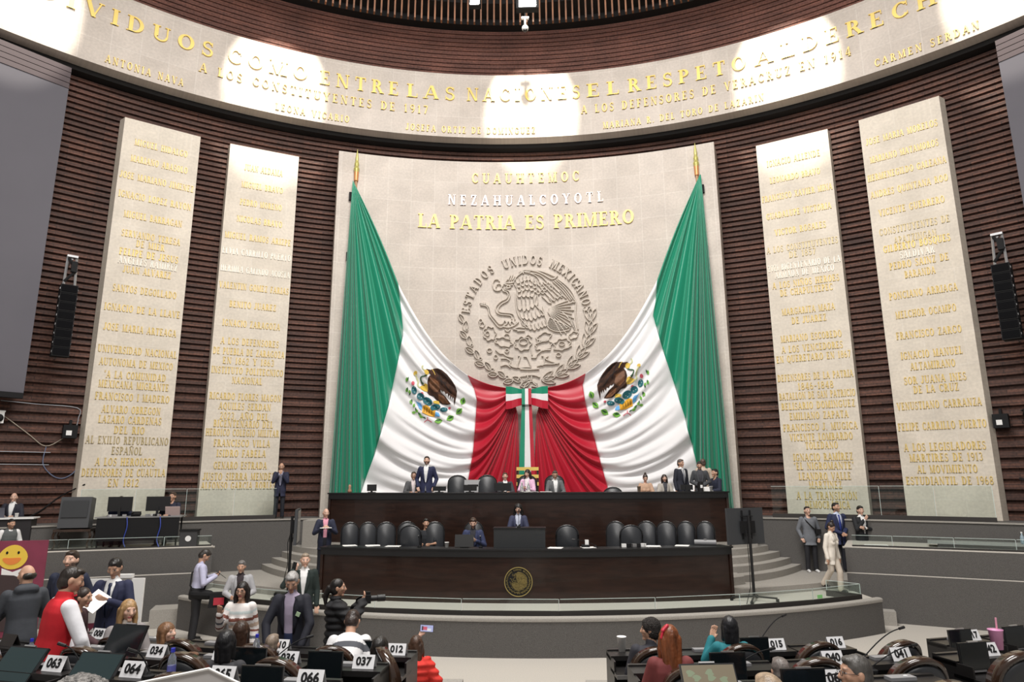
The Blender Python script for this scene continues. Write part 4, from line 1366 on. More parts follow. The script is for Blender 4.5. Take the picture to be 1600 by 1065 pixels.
rx = [-7.6, -6.2, -4.55, -2.9, -1.15, 0.73, 2.6, 4.35, 6.05, 7.35]
rp = []
for x0, x1 in zip(rx, rx[1:]):
    rp += [(x0, dais_front(x0, .28))]
rp.append((7.35, dais_front(7.35, .28)))
railing('glass_railing', 'low curved glass railing along the front edge of the dais, before the presidium desk', rp + [(6.85, 16.35)], 0.65, 0.775, 0.985)
fp = thing('floor_sign', 'small green sticker at the foot of the dais glass, right side', 'sticker', (6.2, dais_front(6.2, .28) - .035, 0.80))
b = MB(); b.box((0, 0, .03), (.14, .006, .07), .45); b.build('plate', mat('green_sign', (0.25, 0.62, 0.22), .5), fp)
railing('glass_railing', 'low glass railing on the edge of the left deck in front of the equipment table', [(-7.98, 17.45), (-9.0, 17.02), (-10.89, 16.22), (-12.6, 15.4)], 1.652, 1.69, 1.90)
railing('glass_railing', 'low glass railing on the edge of the right deck behind the woman in cream', [(7.9, 17.2), (8.7, 16.85), (9.8, 16.3), (10.84, 15.8), (13.0, 14.6)], 1.652, 1.69, 1.91)
for s, lb in ((-1, 'tall glass panels on a black base rail before the two left stone pylons'), (1, 'tall glass panels on a black base rail before the two right stone pylons')):
    ag = [0.425 if s < 0 else 0.405, .49, .56, .63, .70]
    railing('glass_railing', lb, [(s * 17.78 * sin(a), YC + 17.78 * cos(a)) for a in ag], 2.18, 2.31, 3.06)


# ------------------------------------------------------------------ screens on stands beside the presidium desk
def tv_stand(label, loc, rz, pole_dx=0.0):
    t = thing('screen_stand', label, 'screen stand', loc, rz)
    b = MB(); b.box((0, 0, 1.57), (1.05, .06, .78)); b.build('screen_back', mat('screen_casing', (0.05, 0.053, 0.058), .45), t)
    b = MB(); b.box((0, -.034, 1.57), (1.0, .006, .72)); b.build('screen', m_screen_off, t)
    b = MB()
    for x in (-.12, .12): b.box((x, .05, 1.60), (.03, .03, .62))
    b.box((0, .08, 1.55), (.40, .05, .26)); b.box((0, .07, 1.78), (.36, .02, .02)); b.build('wall_mount', m_blackm, t)
    b = MB(); b.cyl((0, .12, .08), .032, 1.72, 12); b.cyl((0, .12, 1.22), .042, .10, 12); b.build('pole', m_black, t)
    for k in range(4):
        a = pi / 4 + k * pi / 2
        b = MB(); b.tube([(0, .12, .10), (.52 * cos(a), .12 + .42 * sin(a), .07)], .02, 6); b.build('leg', m_black, t)
        b = MB(); b.cyl((.52 * cos(a), .12 + .42 * sin(a), 0), .035, .06, 10); b.build('caster', m_blackm, t)
    b = MB(); b.tube([(.1, .12, 1.5), (.16, .2, 1.2), (.12, .17, .7), (.22, .25, .3), (.5, .4, .02)], .008, 5); b.build('cable', m_blackm, t)
    return t


tv_stand('flat screen on black pole stand right of the presidium desk, seen from behind', (4.95, 15.72, .65), radians(180 + 28))
tv_stand('flat screen on a black pole stand left of the presidium desk, seen edge on', (-5.27, 15.95, .65), radians(180 - 74))

# ------------------------------------------------------------------ big side screens, loudspeaker columns, wall devices
m_proj = mat('projection_cloth', (0.115, 0.110, 0.128), 0.85, var=.05, vscale=.4)
m_house = mat('screen_housing', (0.075, 0.055, 0.06), .7)
for s, zb, lb in ((-1, 5.55, 'large blank grey projection screen hanging at the left edge of the picture'), (1, 5.6, 'large blank grey projection screen cut by the right edge of the picture')):
    a0 = s * .779
    p0 = Vector((18.75 * sin(a0), YC + 18.75 * cos(a0), 0)); d = Vector((cos(a0 + s * .13), -sin(a0 + s * .13), 0)) * s; nr = Vector((-sin(a0), -cos(a0), 0))
    t = thing('projection_screen', lb, 'screen')
    b = MB()
    def pl(u, v, h, p0=p0, d=d, nr=nr): q = p0 + d * u + nr * h; return (q.x, q.y, v)
    b.prism([(0, zb), (6.5, zb), (6.5, 14.45), (0, 14.45)], pl, -.06, 0.0); b.build('screen_cloth', m_proj, t)
    b = MB(); b.prism([(0, zb - .14), (6.5, zb - .14), (6.5, zb), (0, zb)], pl, -.10, 0.05); b.build('bottom_bar', m_blackm, t)
    b = MB()
    for k in range(4): b.prism([(0, 14.46 + .17 * k), (6.5, 14.46 + .17 * k), (6.5, 14.61 + .17 * k), (0, 14.61 + .17 * k)], pl, -.12, .02)
    b.build('housing', m_house, t)
    b = MB()
    for uu in (0.1, 6.4): b.tube([pl(uu, 14.4, -.06), pl(uu, 14.4, -.55)], .03, 6); b.tube([pl(uu, zb + .3, -.06), pl(uu, zb + .3, -.55)], .03, 6)
    b.build('wall_bracket', m_blackm, t)


def line_array(label, a, z0, z1):
    r = 18.35
    x, y = r * sin(a), YC + r * cos(a)
    t = thing('loudspeaker_column', label, 'loudspeaker', (x, y, 0), -a, 'hanging loudspeaker columns')
    n = 8; h = (z1 - z0) / n
    b = MB()
    for i in range(n): b.box((0, 0, z0 + h * (i + .5)), (.40, .40, h * .93), M=Matrix.Rotation(radians(2), 3, 'X'))
    b.build('cabinet', m_blackm, t)
    b = MB()
    for i in range(n):
        b.box((0, -.203, z0 + h * (i + .5)), (.36, .012, h * .75))
    b.build('grille', mat('grille_black', (0.005, 0.005, 0.006), .9, spec=.1), t)
    b = MB()
    for i in range(n):
        for sx in (-1, 1): b.box((sx * .203, -.12, z0 + h * (i + .5)), (.012, .05, .05))
    b.build('rigging_link', m_silver, t)
    b = MB()
    for sx in (-.13, .13): b.tube([(sx, 0, z1), (sx * .8, .1, z1 + .85)], .035, 6)
    b.box((0, .12, z1 + .86), (.26, .2, .06)); b.build('hanging_bracket', m_chrome, t)
    b = MB(); b.tube([(-.13, 0, z1 + .1), (.11, .02, z1 + .45), (-.08, .05, z1 + .8)], .04, 6); b.box((.06, .0, z1 + .55), (.14, .12, .3)); b.build('hoist', m_blackm, t)
    b = MB(); b.tube([(0, .1, z1 + .8), (0, .99, z1 + .8)], .03, 6); b.tube([(0, .1, z0 + .1), (0, .99, z0 + .1)], .02, 6); b.build('wall_arm', m_chrome, t)
    return t


line_array('black hanging loudspeaker column left of the first stone pylon, beside the grey screen', -.7455, 6.53, 8.52)
line_array('black hanging loudspeaker column right of the last stone pylon at the right edge', .7455, 6.68, 8.68)


def on_wall(a, R=19.30): return (R * sin(a), YC + R * cos(a))


def wall_item(name, label, cat, px_a, z, build):
    x, y = on_wall(px_a)
    t = thing(name, label, cat, (x, y, z), -px_a)
    build(t)
    return t


def wbox(t):
    b = MB(); b.box((0, -.15, 0), (.34, .26, .36)); b.build('housing', m_blackm, t)
    b = MB(); b.box((-.03, -.282, -.04), (.13, .008, .13)); b.build('white_label', m_white, t)
    b = MB(); b.box((.0, -.05, .25), (.06, .1, .16)); b.build('bracket', m_blackm, t)


wall_item('wall_box', 'small black box with white label on the brick wall left of the first pylon', 'box', -.716, 4.62, wbox)
wall_item('wall_box', 'small black box with white label on the brick wall right of the last pylon', 'box', .712, 4.72, wbox)


def wcam(t):
    b = MB(); b.box((0, -.13, .0), (.20, .2, .30)); b.build('bracket', m_white, t)
    b = MB(); b.ell((0, -.25, -.02), (.09, .09, .10), 12, 8); b.build('lens_ball', m_blackm, t)
    b = MB(); b.box((0, -.05, .17), (.26, .10, .04)); b.build('arm', m_white, t)


wall_item('wall_camera', 'white bracket camera with black ball on the left brick wall under the screen', 'camera', -.80, 4.92, wcam)


def wlight(t):
    b = MB(); b.box((0, -.06, .0), (.30, .12, .12)); b.build('base', m_blackm, t)
    b = MB(); b.tube([(-.12, -.1, 0), (-.15, -.3, .0)], .02, 6); b.tube([(.12, -.1, 0), (.15, -.3, .0)], .02, 6); b.build('yoke', m_blackm, t)
    b = MB(); b.tube([(0, -.2, .12), (0, -.44, -.12)], [.09, .12], 12); b.build('head', m_black, t)
    b = MB(); b.tube([(.02, -.445, -.125), (.02, -.45, -.13)], .08, 12); b.build('lens', m_grey, t)
    b = MB(); b.tube([(-.1, -.05, -.1), (-.2, -.1, -.3), (.1, -.1, -.42), (.15, -.02, -.2)], .012, 5); b.build('cable', m_blackm, t)


wall_item('stage_light', 'black moving stage light on the brick wall at the right edge', 'stage light', .745, 4.95, wlight)


def cable(label, pts, mtl, r=.012, name='cable'):
    b = MB(); b.tube(smooth_pts3(pts), r, 5)
    return tag(b.build(name, mtl), label, 'cable')


def smooth_pts3(pts, k=5):
    P_ = [Vector(p) for p in pts]; out = []
    for i in range(len(P_) - 1):
        p0, p1, p2, p3 = P_[max(i - 1, 0)], P_[i], P_[i + 1], P_[min(i + 2, len(P_) - 1)]
        for j in range(k):
            t = j / k
            out.append(0.5 * ((2 * p1) + (p2 - p0) * t + (2 * p0 - 5 * p1 + 4 * p2 - p3) * t * t + (3 * p1 - p0 - 3 * p2 + p3) * t ** 3))
    out.append(P_[-1])
    return out


def wp(a, z, R=19.30): x, y = on_wall(a, R); return (x, y, z)


m_cab = mat('pale_cable', (0.30, 0.31, 0.34), .5)
cable('thin pale cable slanting down the brick wall under the left screen', [wp(-.835, 5.35), wp(-.80, 5.05), wp(-.765, 4.55), wp(-.742, 4.22), wp(-.722, 4.45)], mat('tan_cable', (.36, .31, .25), .5))
cable('blue grey looping cable below the small black wall box, left of the first pylon', [wp(-.741, 4.2), wp(-.742, 3.75), wp(-.73, 3.45), wp(-.717, 3.36), wp(-.705, 3.5), wp(-.70, 3.7)], mat('blue_cable', (.12, .15, .24), .5), .014)
cable('grey conduit running level on the left brick wall from the screen foot to the box', [wp(-.80, 5.38), wp(-.76, 5.34), wp(-.71, 5.3), wp(-.707, 5.0), wp(-.708, 4.8)], m_cab)
cable('black cable hanging along the edge of the first stone pylon down to the left deck', [wp(-.69, 3.2, 18.98), wp(-.715, 2.9), wp(-.735, 2.55), wp(-.75, 2.35), wp(-.77, 2.2)], m_blackm, .018)
for a0, a1, z, lb in ((-.86, -.735, 4.05, 'upper'), (-.85, -.735, 3.72, 'lower')):
    cable('thin level conduit on the left brick wall, %s of the two under the white camera' % lb, [wp(a0, z), wp((a0 + a1) / 2, z), wp(a1, z)], m_cab, .012, 'conduit')
b = MB(); b.box((0, -.12, 0), (.5, .24, .3)); t = thing('wall_box', 'dark shelf box on the left brick wall at the edge of the picture', 'box', wp(-.855, 4.75), .855); b.build('housing', mat('shelf_box', (.05, .03, .03), .7), t)
b = MB(); b.box((0, -.15, -.28), (.18, .2, .12)); b.build('device', m_blackm, t); b = MB(); b.box((.02, -.26, -.3), (.05, .02, .05)); b.build('lens', m_silver, t)

# ------------------------------------------------------------------ ceiling fixtures in view
m_lampw = mat('lamp_lens', (1, 1, 1), .4, emit=(1, .97, .9), estr=40)
for x, zz, w_, lb in ((-0.1 * 15, 18.15, .16, 'bright star-like ceiling spotlight left of the hanging camera'), (.012 * 15, 18.10, .30, 'large bright ceiling floodlight above the hanging camera')):
    t = thing('ceiling_spotlight', lb, 'light', (x, YC + 14.9, zz))
    b = MB(); b.box((0, 0.12, .1), (w_ * 2.4, .24, w_ * 2.0)); b.build('housing', m_blackm, t)
    b = MB(); b.box((0, -.005, .04), (w_ * 1.8, .012, w_ * 1.3)); b.build('lens', m_lampw, t)
    b = MB(); b.tube([(0, .12, .1 + w_), (0, .12, 5.0)], .025, 6); b.build('hanging_rod', m_blackm, t)
t = thing('hanging_camera', 'small white camera hanging on a rod at the top centre', 'camera', (.07, YC + 16.9, 18.55))
b = MB(); b.cyl((0, 0, .2), .035, .38, 8); b.box((0, 0, .52), (.26, .1, .06)); b.build('rod', m_white, t)
b = MB(); b.ell((0, 0, .12), (.12, .12, .11), 12, 8); b.build('dome', m_white, t)
b = MB(); b.ell((0, -.02, .03), (.08, .08, .07), 10, 6); b.build('lens', m_black, t)
b = MB(); b.tube([(0, 0, .55), (0, 0, 4.85)], .015, 5); b.build('cable', m_blackm, t)


# ------------------------------------------------------------------ equipment on the left deck
def desk_monitor(label, loc, rz, w_=.55, h=.36, group=None, mt=None, low=False):
    t = thing('desk_monitor', label, 'monitor', loc, rz, group)
    z = .12 if not low else .04
    b = MB(); b.box((0, 0, z + h / 2), (w_, .045, h)); b.build('casing', m_black, t)
    b = MB(); b.box((0, .026, z + h / 2), (w_ * .94, .006, h * .9)); b.build('screen', mt or m_screen_off, t)
    b = MB(); b.box((0, -.03, z * .5 + .05), (.06, .03, z + .1)); b.build('neck', m_black, t)
    b = MB(); b.box((0, 0, .008), (.22, .18, .016)); b.build('foot', m_black, t)
    return t


tb = thing('equipment_table', 'table with black cloth skirt carrying two monitors on the left deck', 'table', (-9.74, 17.24, 1.652), .33)
b = MB(); b.box((0, 0, .735), (1.95, .75, .03)); b.build('table_top', mat('table_grey', (.20, .2, .2), .5), tb)
b = MB(); b.box((0, -.35, .45), (1.85, .02, .55)); b.build('skirt', m_blackm, tb)
for sx in (-1, 1):
    for sy in (-1, 1):
        b = MB(); b.tube([(sx * .88, sy * .3, 0), (sx * .88, sy * .3, .72)], .02, 6); b.build('leg', m_blackm, tb)
ca, sa = cos(.30), sin(.30)


def ot(u, v, z=.75): return (-9.74 + u * ca - v * sa, 17.24 + u * sa + v * ca, 1.652 + z)


desk_monitor('left of the two black monitors seen from behind on the equipment table', ot(-.55, .05), .30, .56, .36)
desk_monitor('right of the two black monitors seen from behind on the equipment table', ot(.33, .05), .30, .56, .36)
for u, v, nm, lb in ((-.1, -.2, 'telephone', 'small black desk phone between the two monitors on the equipment table'), ):
    t = thing(nm, lb, 'phone', ot(u, v), .3); b = MB(); b.box((0, 0, .05), (.2, .16, .08), M=Matrix.Rotation(radians(25), 3, 'X')); b.build('body', m_blackm, t); b = MB(); b.box((-.07, -.01, .1), (.04, .16, .03)); b.build('handset', m_black, t)
for u, v, sx, lb in ((-.52, -.22, .42, 'grey tangle of adapters before the left monitor on the equipment table'), (.30, -.22, .4, 'grey tangle of adapters before the right monitor on the equipment table')):
    t = thing('adapter_pile', lb, 'adapters', ot(u, v), .3)
    for k in range(6):
        b = MB(); b.box((rnd.uniform(-.18, .18), rnd.uniform(-.06, .06), .03), (rnd.uniform(.05, .12), .06, .05), rnd.uniform(0, 3)); b.build('adapter', rnd.choice([m_grey, m_white, m_blackm, m_silver]), t)
t = thing('laptop', 'pale open laptop at the right end of the equipment table, seen from behind', 'laptop', ot(.72, 0), .35)
b = MB(); b.box((0, 0, .01), (.34, .24, .02)); b.build('base', m_silver, t); b = MB(); b.box((0, -.17, .12), (.34, .012, .24), M=Matrix.Rotation(radians(25), 3, 'X')); b.build('lid', mat('rose_lid', (.55, .42, .40), .4), t)
for u, lb in ((-.25, 'left'), (.5, 'right')):
    b = MB(); q = [ot(u, -.39, .74), ot(u + .03, -.42, .5), ot(u - .02, -.42, .2), ot(u + .05, -.46, .02)]
    b.tube(smooth_pts3(q), .012, 5); tag(b.build('network_cable', mat('blue_network_cable', (.03, .06, .35), .5)), 'blue cable hanging down the front of the equipment table, %s one' % lb, 'cable')
t = thing('waste_bin', 'dark bin with a white oval badge at the right end of the equipment table', 'bin', (-8.50, 17.32, 1.652), .25)
b = MB(); b.box((0, 0, .19), (.40, .3, .38)); b.build('body', mat('bin_grey', (.04, .04, .042), .5), t); b = MB(); b.lathe([(.07, 0), (.07, .01)], (0, 0, 0), 14); o = b.build('badge', m_white, t); o.rotation_euler = (pi / 2, 0, 0); o.location = (0, -.152, .2)
b = MB(); b.box((0, 0, .40), (.44, .34, .04)); b.build('rim', m_blackm, t)
t = thing('display_case', 'dark upright case on a table with curved legs, left of the equipment table', 'case', (-11.10, 16.72, 1.652), .35)
b = MB(); b.box((0, 0, .85), (.66, .40, .74), M=Matrix.Rotation(radians(-6), 3, 'X')); b.build('case', mat('case_grey', (.055, .057, .062), .5), t)
b = MB(); b.box((0, -.215, .95), (.56, .01, .40), M=Matrix.Rotation(radians(-6), 3, 'X')); b.build('front_panel', mat('case_panel', (.035, .037, .04), .4), t)
b = MB(); b.box((0, 0, .44), (.80, .5, .06)); b.build('table_top', m_rimwood, t)
for sx in (-1, 1):
    for sy in (-1, 1):
        b = MB(); b.tube([(sx * .36, sy * .2, .43), (sx * .40, sy * .22, .3), (sx * .34, sy * .2, .12), (sx * .37, sy * .22, 0)], [.035, .03, .018, .028], 6); b.build('leg', m_rimwood, t)
t = thing('desk_table', 'dark covered table with white top at the left edge on the deck', 'table', (-12.75, 16.35, 1.652), .45)
b = MB(); b.box((0, 0, .74), (1.5, .7, .03)); b.build('table_top', m_white, t); b = MB(); b.box((0, 0, .36), (1.4, .62, .72)); b.build('skirt', mat('dark_skirt', (.02, .018, .02), .8), t)
t = thing('laptop', 'open laptop in front of the bald man on the table at the left edge', 'laptop', (-12.8, 16.3, 2.41), .45)
b = MB(); b.box((0, 0.05, .01), (.34, .24, .02)); b.build('base', m_silver, t); b = MB(); b.box((0, -.12, .12), (.34, .012, .24), M=Matrix.Rotation(radians(20), 3, 'X')); b.build('lid', mat('grey_lid', (.10, .10, .13), .4), t)


def cup(label, loc, r=.04, h=.10, mtl=None, straw=False):
    t = thing('paper_cup', label, 'cup', loc)
    b = MB(); b.lathe([(r * .75, 0), (r, h), (r * 1.06, h), (r * 1.06, h + .006), (r * .9, h + .004), (r * .88, h * .97), (.001, h * .96)], (0, 0, 0), 18); b.build('body', mtl or m_paper, t, True)
    return t


cup('white paper cup beside the laptop on the table at the left edge', (-12.35, 16.35, 2.41))


def paper(label, loc, rz, w_=.21, h=.29, n=1, name='paper_sheet', mt=None):
    t = thing(name, label, 'paper', loc, rz)
    for i in range(n):
        b = MB(); b.box((rnd.uniform(-.02, .02), rnd.uniform(-.02, .02), .002 + .004 * i), (w_, h, .003), rnd.uniform(-.15, .15)); b.build('sheet', mt or m_paper, t)
    return t


# things on the presidium desk
def dk(x, v): return (x, 31.8 - sqrt((16.6 - v) ** 2 - x * x), 1.772)


for x, v, rz, n, lb in ((-4.05, .35, .3, 2, 'papers on the left end of the presidium desk beside the pink-shirted man'), (-3.5, .45, .2, 3, 'stack of papers before the second and third chairs on the presidium desk'), (-3.0, .4, .1, 2, 'papers lying left of the front-turned chair on the presidium desk'),
                         (.72, .25, -.1, 2, 'papers right of the lectern on the presidium desk'), (1.45, .3, .1, 2, 'papers right of the lone chair on the presidium desk'), (2.9, .35, -.1, 3, 'papers under the right cluster of chairs on the presidium desk'), (3.6, .4, -.2, 2, 'papers before the second chair from the right of the presidium desk')):
    paper(lb, dk(x, v), rz, .3, .3, n)
cup('white coffee cup left of the tablet on the presidium desk', dk(-1.72, .3), .05, .11)
t = thing('tablet_computer', 'black tablet standing before the seated man in blue jacket', 'tablet', dk(-1.32, .28))
b = MB(); b.box((0, 0, .15), (.42, .02, .27), M=Matrix.Rotation(radians(-12), 3, 'X')); b.build('casing', m_black, t); b = MB(); b.box((0, .1, .01), (.2, .16, .02)); b.build('stand', m_black, t)
for x, lb in ((-2.35, 'gooseneck microphone on the presidium desk before the man in black T-shirt'), (-.95, 'gooseneck microphone on the presidium desk between the blue-jacketed man and the lectern'), (1.6, 'long level gooseneck microphone lying out right of the lone chair')):
    gooseneck('gooseneck_microphone', lb, dk(x, .3), pi / 2 if x > 1 else pi, .5 if x > 1 else .1, .12 if x > 1 else .18)
t = thing('headset', 'white and black headset with cables on the presidium desk at the right cluster', 'headset', dk(2.45, .28))
for k in range(5):
    b = MB(); b.box((-.22 + .11 * k, rnd.uniform(-.05, .05), .04), (.10, .1, .07), k); b.build('piece', [m_white, m_blackm, m_silver, m_blackm, m_white][k], t)
t = thing('telephone', 'white desk phone right of the lone chair on the presidium desk', 'phone', dk(1.38, .35))
b = MB(); b.box((0, 0, .03), (.18, .18, .06)); b.build('body', m_blackm, t); b = MB(); b.box((.03, 0, .11), (.08, .1, .10)); b.build('handset', m_white, t)
t = thing('document_case', 'grey folded document case at the right end of the presidium desk', 'case', dk(4.15, .4), -.3)
b = MB(); b.tube([(-.24, 0, .06), (.24, 0, .06)], .06, 10); b.build('body', m_grey, t); b = MB(); b.box((0, -.02, .13), (.06, .03, .02)); b.build('clip', m_silver, t)


# things on the upper bench
def ub(x, v): return (x, 34.6 - sqrt((16.6 - v) ** 2 - x * x), 2.942)


desk_monitor('low black monitor at the left end of the upper bench before the green cloth', ub(-4.3, .4), .2, .26, .18, low=True)
desk_monitor('small black monitor between the two empty chairs on the upper bench', ub(-1.5, .4), 0, .36, .16, low=True)
desk_monitor('dark monitor with grey arm before the half hidden man on the upper bench', ub(-.62, .4), 0, .46, .2, low=True)
desk_monitor('dark tablet monitor before the standing man in dark suit on the upper bench', ub(4.4, .4), 0, .34, .14, low=True)
desk_monitor('dark low monitor right of the standing man in navy on the upper bench', ub(-2.35, .42), 0, .36, .12, low=True)
t = thing('document_printer', 'pale grey box printer behind the empty chairs on the upper level', 'printer', (-1.52, 19.7, 2.18))
b = MB(); b.box((0, 0, .85), (.5, .4, .5)); b.build('body', mat('printer_grey', (.42, .42, .43), .5), t); b = MB(); b.box((0, 0, .3), (.6, .45, .6)); b.build('cabinet', m_grey, t); b = MB(); b.box((0, -.21, .95), (.3, .02, .04)); b.build('slot', m_blackm, t)
cup('tan paper cup before the woman with the hair bun on the upper bench', ub(3.05, .35), .05, .14, mat('kraft', (.55, .40, .28), .8))
cup('white cup beside the white folder at the right of the upper bench', ub(5.1, .35), .05, .13)
for x, lb in ((-.1, 'slim bottle with clear glass left of the woman in pink'), (.08, 'second slim bottle beside the microphone before the woman in pink')):
    t = thing('water_carafe', lb, 'bottle', ub(x, .3)); b = MB(); b.lathe([(.045, 0), (.05, .08), (.04, .16), (.018, .20), (.02, .24)], (0, 0, 0), 14); b.build('body', mat('clear_plastic', (.75, .8, .8), .1, trans=.7), t, True); b = MB(); b.cyl((0, 0, .235), .022, .03, 10); b.build('cap', m_white, t)
gooseneck('gooseneck_microphone', 'twin-stem microphone before the woman in pink on the upper bench', ub(-.02, .35), pi, .05, .30)
paper('white papers before the woman in pink on the upper bench', ub(.12, .3), .1, .4, .3, 4); paper('white papers before the grey-suited man with glasses on the upper bench', ub(.55, .3), .1, .3, .3, 4)
t = thing('flask', 'black flask with pale label before the man in grey suit on the upper bench', 'flask', ub(4.78, .3)); b = MB(); b.cyl((0, 0, 0), .08, .22, 14); b.cyl((0, 0, .22), .06, .04, 14); b.build('body', m_black, t); b = MB(); b.box((.01, -.082, .13), (.06, .01, .08)); b.build('label_sticker', m_white, t)
t = thing('white_folder', 'crumpled white folder before the man in grey suit on the upper bench', 'folder', ub(5.0, .45)); b = MB(); b.box((0, 0, .06), (.28, .2, .12), .3, taper=.7); b.build('cover', m_paper, t)
t = thing('figurine', 'tiny tan figurine at the left end of the upper bench before the green cloth', 'figurine', ub(-4.98, .4)); b = MB(); b.lathe([(.05, 0), (.06, .05), (.03, .12), (.045, .17), (.02, .22)], (0, 0, 0), 10); b.build('body', mat('tan_clay', (.42, .22, .14), .7), t, True)

# things on the right deck
t = thing('table', 'low grey table along the glass of the right deck', 'table', (10.9, 16.7, 1.652), -.5)
b = MB(); b.box((0, 0, .10), (2.6, .7, .04)); b.build('table_top', mat('deck_table', (.28, .29, .28), .5), t); b = MB(); b.box((0, 0, .04), (2.2, .5, .08)); b.build('base', m_grey, t)
t = thing('water_bottle', 'clear water bottle on the low table of the right deck', 'bottle', (11.35, 16.35, 1.775)); b = MB(); b.lathe([(.04, 0), (.042, .12), (.038, .16), (.016, .20), (.018, .24)], (0, 0, 0), 14); b.build('body', mat('blueish_plastic', (.6, .75, .85), .1, trans=.6), t, True); b = MB(); b.cyl((0, 0, .235), .02, .03, 10); b.build('cap', m_white, t)
t = thing('laptop', 'black open laptop at the right edge of the right deck table', 'laptop', (11.7, 16.2, 1.775), -.5); b = MB(); b.box((0, 0, .01), (.34, .24, .02)); b.build('base', m_black, t); b = MB(); b.box((0, .15, .08), (.34, .012, .2), M=Matrix.Rotation(radians(-40), 3, 'X')); b.build('lid', m_black, t)
paper('white folded card behind the right deck glass', (8.55, 17.35, 1.655), -.3, .5, .2, 5)
t = thing('camera_stand', 'black camera stand with white side panel at the right edge before the brick wall', 'stand', (12.75, 17.6, 1.652), -.6)
b = MB()
for a in (0, 2.1, 4.2): b.tube([(0, 0, .75), (.3 * cos(a), .3 * sin(a), 0)], .02, 6)
b.tube([(0, 0, .7), (0, 0, 1.45)], .03, 6); b.build('tripod', m_blackm, t); b = MB(); b.box((.0, 0, 1.5), (.7, .06, .05), M=Matrix.Rotation(radians(15), 3, 'Y')); b.build('top_bar', m_blackm, t); b = MB(); b.box((-.02, -.04, .95), (.18, .04, .5)); b.build('side_panel', m_white, t); b = MB(); b.box((.12, 0, .9), (.12, .2, 1.0)); b.build('column', m_blackm, t)

# ------------------------------------------------------------------ seats of the delegates
TI = TIER
SC = lambda y: 16.67


def face(x): return -atan2(0.2 - x, 16.67)


m_deskblk = mat('desk_black', (0.013, 0.012, 0.012), 0.38, var=.2, vscale=3)
m_deskedge = mat('desk_edge', (0.16, 0.155, 0.15), 0.4)


def make_desk():
    t = thing('delegate_desk', 'x', 'desk', (0, 0, 0), 0, 'delegate desks')
    b = MB(); b.box((0, .24, .435), (.70, .05, .87)); b.build('front_panel', m_deskblk, t)
    b = MB(); b.box((0, .12, .83), (.71, .28, .05)); b.build('riser_shelf', m_deskblk, t)
    b = MB(); b.box((0, -.16, .72), (.71, .36, .035)); b.build('worktop', m_deskblk, t)
    for s in (-1, 1):
        b = MB(); b.box((s * .345, .03, .42), (.02, .46, .84)); b.build('side_panel', m_deskblk, t)
    b = MB(); b.box((0, -.345, .72), (.71, .012, .04)); b.build('edge_strip', m_deskedge, t)
    b = MB(); b.box((.02, .17, .865), (.22, .09, .03)); b.build('button_panel', m_grey, t)
    b = MB(); b.box((.06, .165, .882), (.03, .02, .006)); b.build('lamp', m_white, t)
    return t


def make_chair():
    t = thing('delegate_chair', 'x', 'chair', (0, 0, 0), 0, 'delegate chairs')
    # back faces the camera (-y); curved back shell with an arched wooden rim
    W_, H_, Z0 = .56, .66, .42
    def sh(u, v, d): # curved about z
        a = u / .34
        return (.34 * sin(a) * 1.0, -.30 + (.34 - .34 * cos(a)) - d, v)
    b = MB()
    n = 24
    prof = [(-.27, Z0)] + [(-.27 * cos(pi * i / n), Z0 + .40 + .26 * sin(pi * i / n)) for i in range(n + 1)] + [(.27, Z0)]
    m_ = len(prof)
    c = [(0, Z0 + .3)]
    vs = []; fs = []
    for d, k in ((.045, .86), (.045, .95), (.03, 1.0), (-.03, 1.0), (-.05, .93)):
        vs += [sh(u * k, Z0 + (v - Z0) * k + (1 - k) * .1, d) for u, v in prof]
    for r in range(4):
        for i in range(m_): fs.append((r * m_ + i, r * m_ + (i + 1) % m_, (r + 1) * m_ + (i + 1) % m_, (r + 1) * m_ + i))
    fs.append(tuple(range(m_ - 1, -1, -1))); fs.append(tuple(4 * m_ + i for i in range(m_)))
    b.add(vs, fs); b.build('backrest', m_leather, t, True)
    b = MB()
    def arch(r, h): return [(-r, Z0 - .05), (-r, Z0 + .2)] + [(-r * cos(pi * i / n), Z0 + .41 + h * sin(pi * i / n)) for i in range(n + 1)] + [(r, Z0 + .2), (r, Z0 - .05)]
    vs = []; fs = []
    for d, r_, h_ in ((.050, .258, .262), (.056, .292, .302), (-.050, .296, .306), (-.058, .262, .266)):
        q = arch(r_, h_); m_ = len(q)
        vs += [sh(u, v, d) for u, v in q]
    for i in range(m_ - 1):
        for r in range(4): fs.append((r * m_ + i, r * m_ + i + 1, ((r + 1) % 4) * m_ + i + 1, ((r + 1) % 4) * m_ + i))
    b.add(vs, fs); b.build('arched_rim', m_rimwood, t, True)
    b = MB(); b.box((0, 0, .30), (.50, .50, .12), taper=.95); b.build('seat', m_leather, t)
    for s in (-1, 1):
        b = MB(); b.tube([(s * .28, -.2, .62), (s * .30, 0, .64), (s * .29, .2, .62)], .028, 6); b.tube([(s * .29, .12, .62), (s * .27, .1, .42)], .02, 6); b.build('armrest', m_rimwood, t)
    b = MB(); b.cyl((0, 0, .05), .05, .20, 10); b.lathe([(.26, 0), (.25, .03), (.06, .06)], (0, 0, 0), 16); b.build('pedestal', m_blackm, t)
    return t


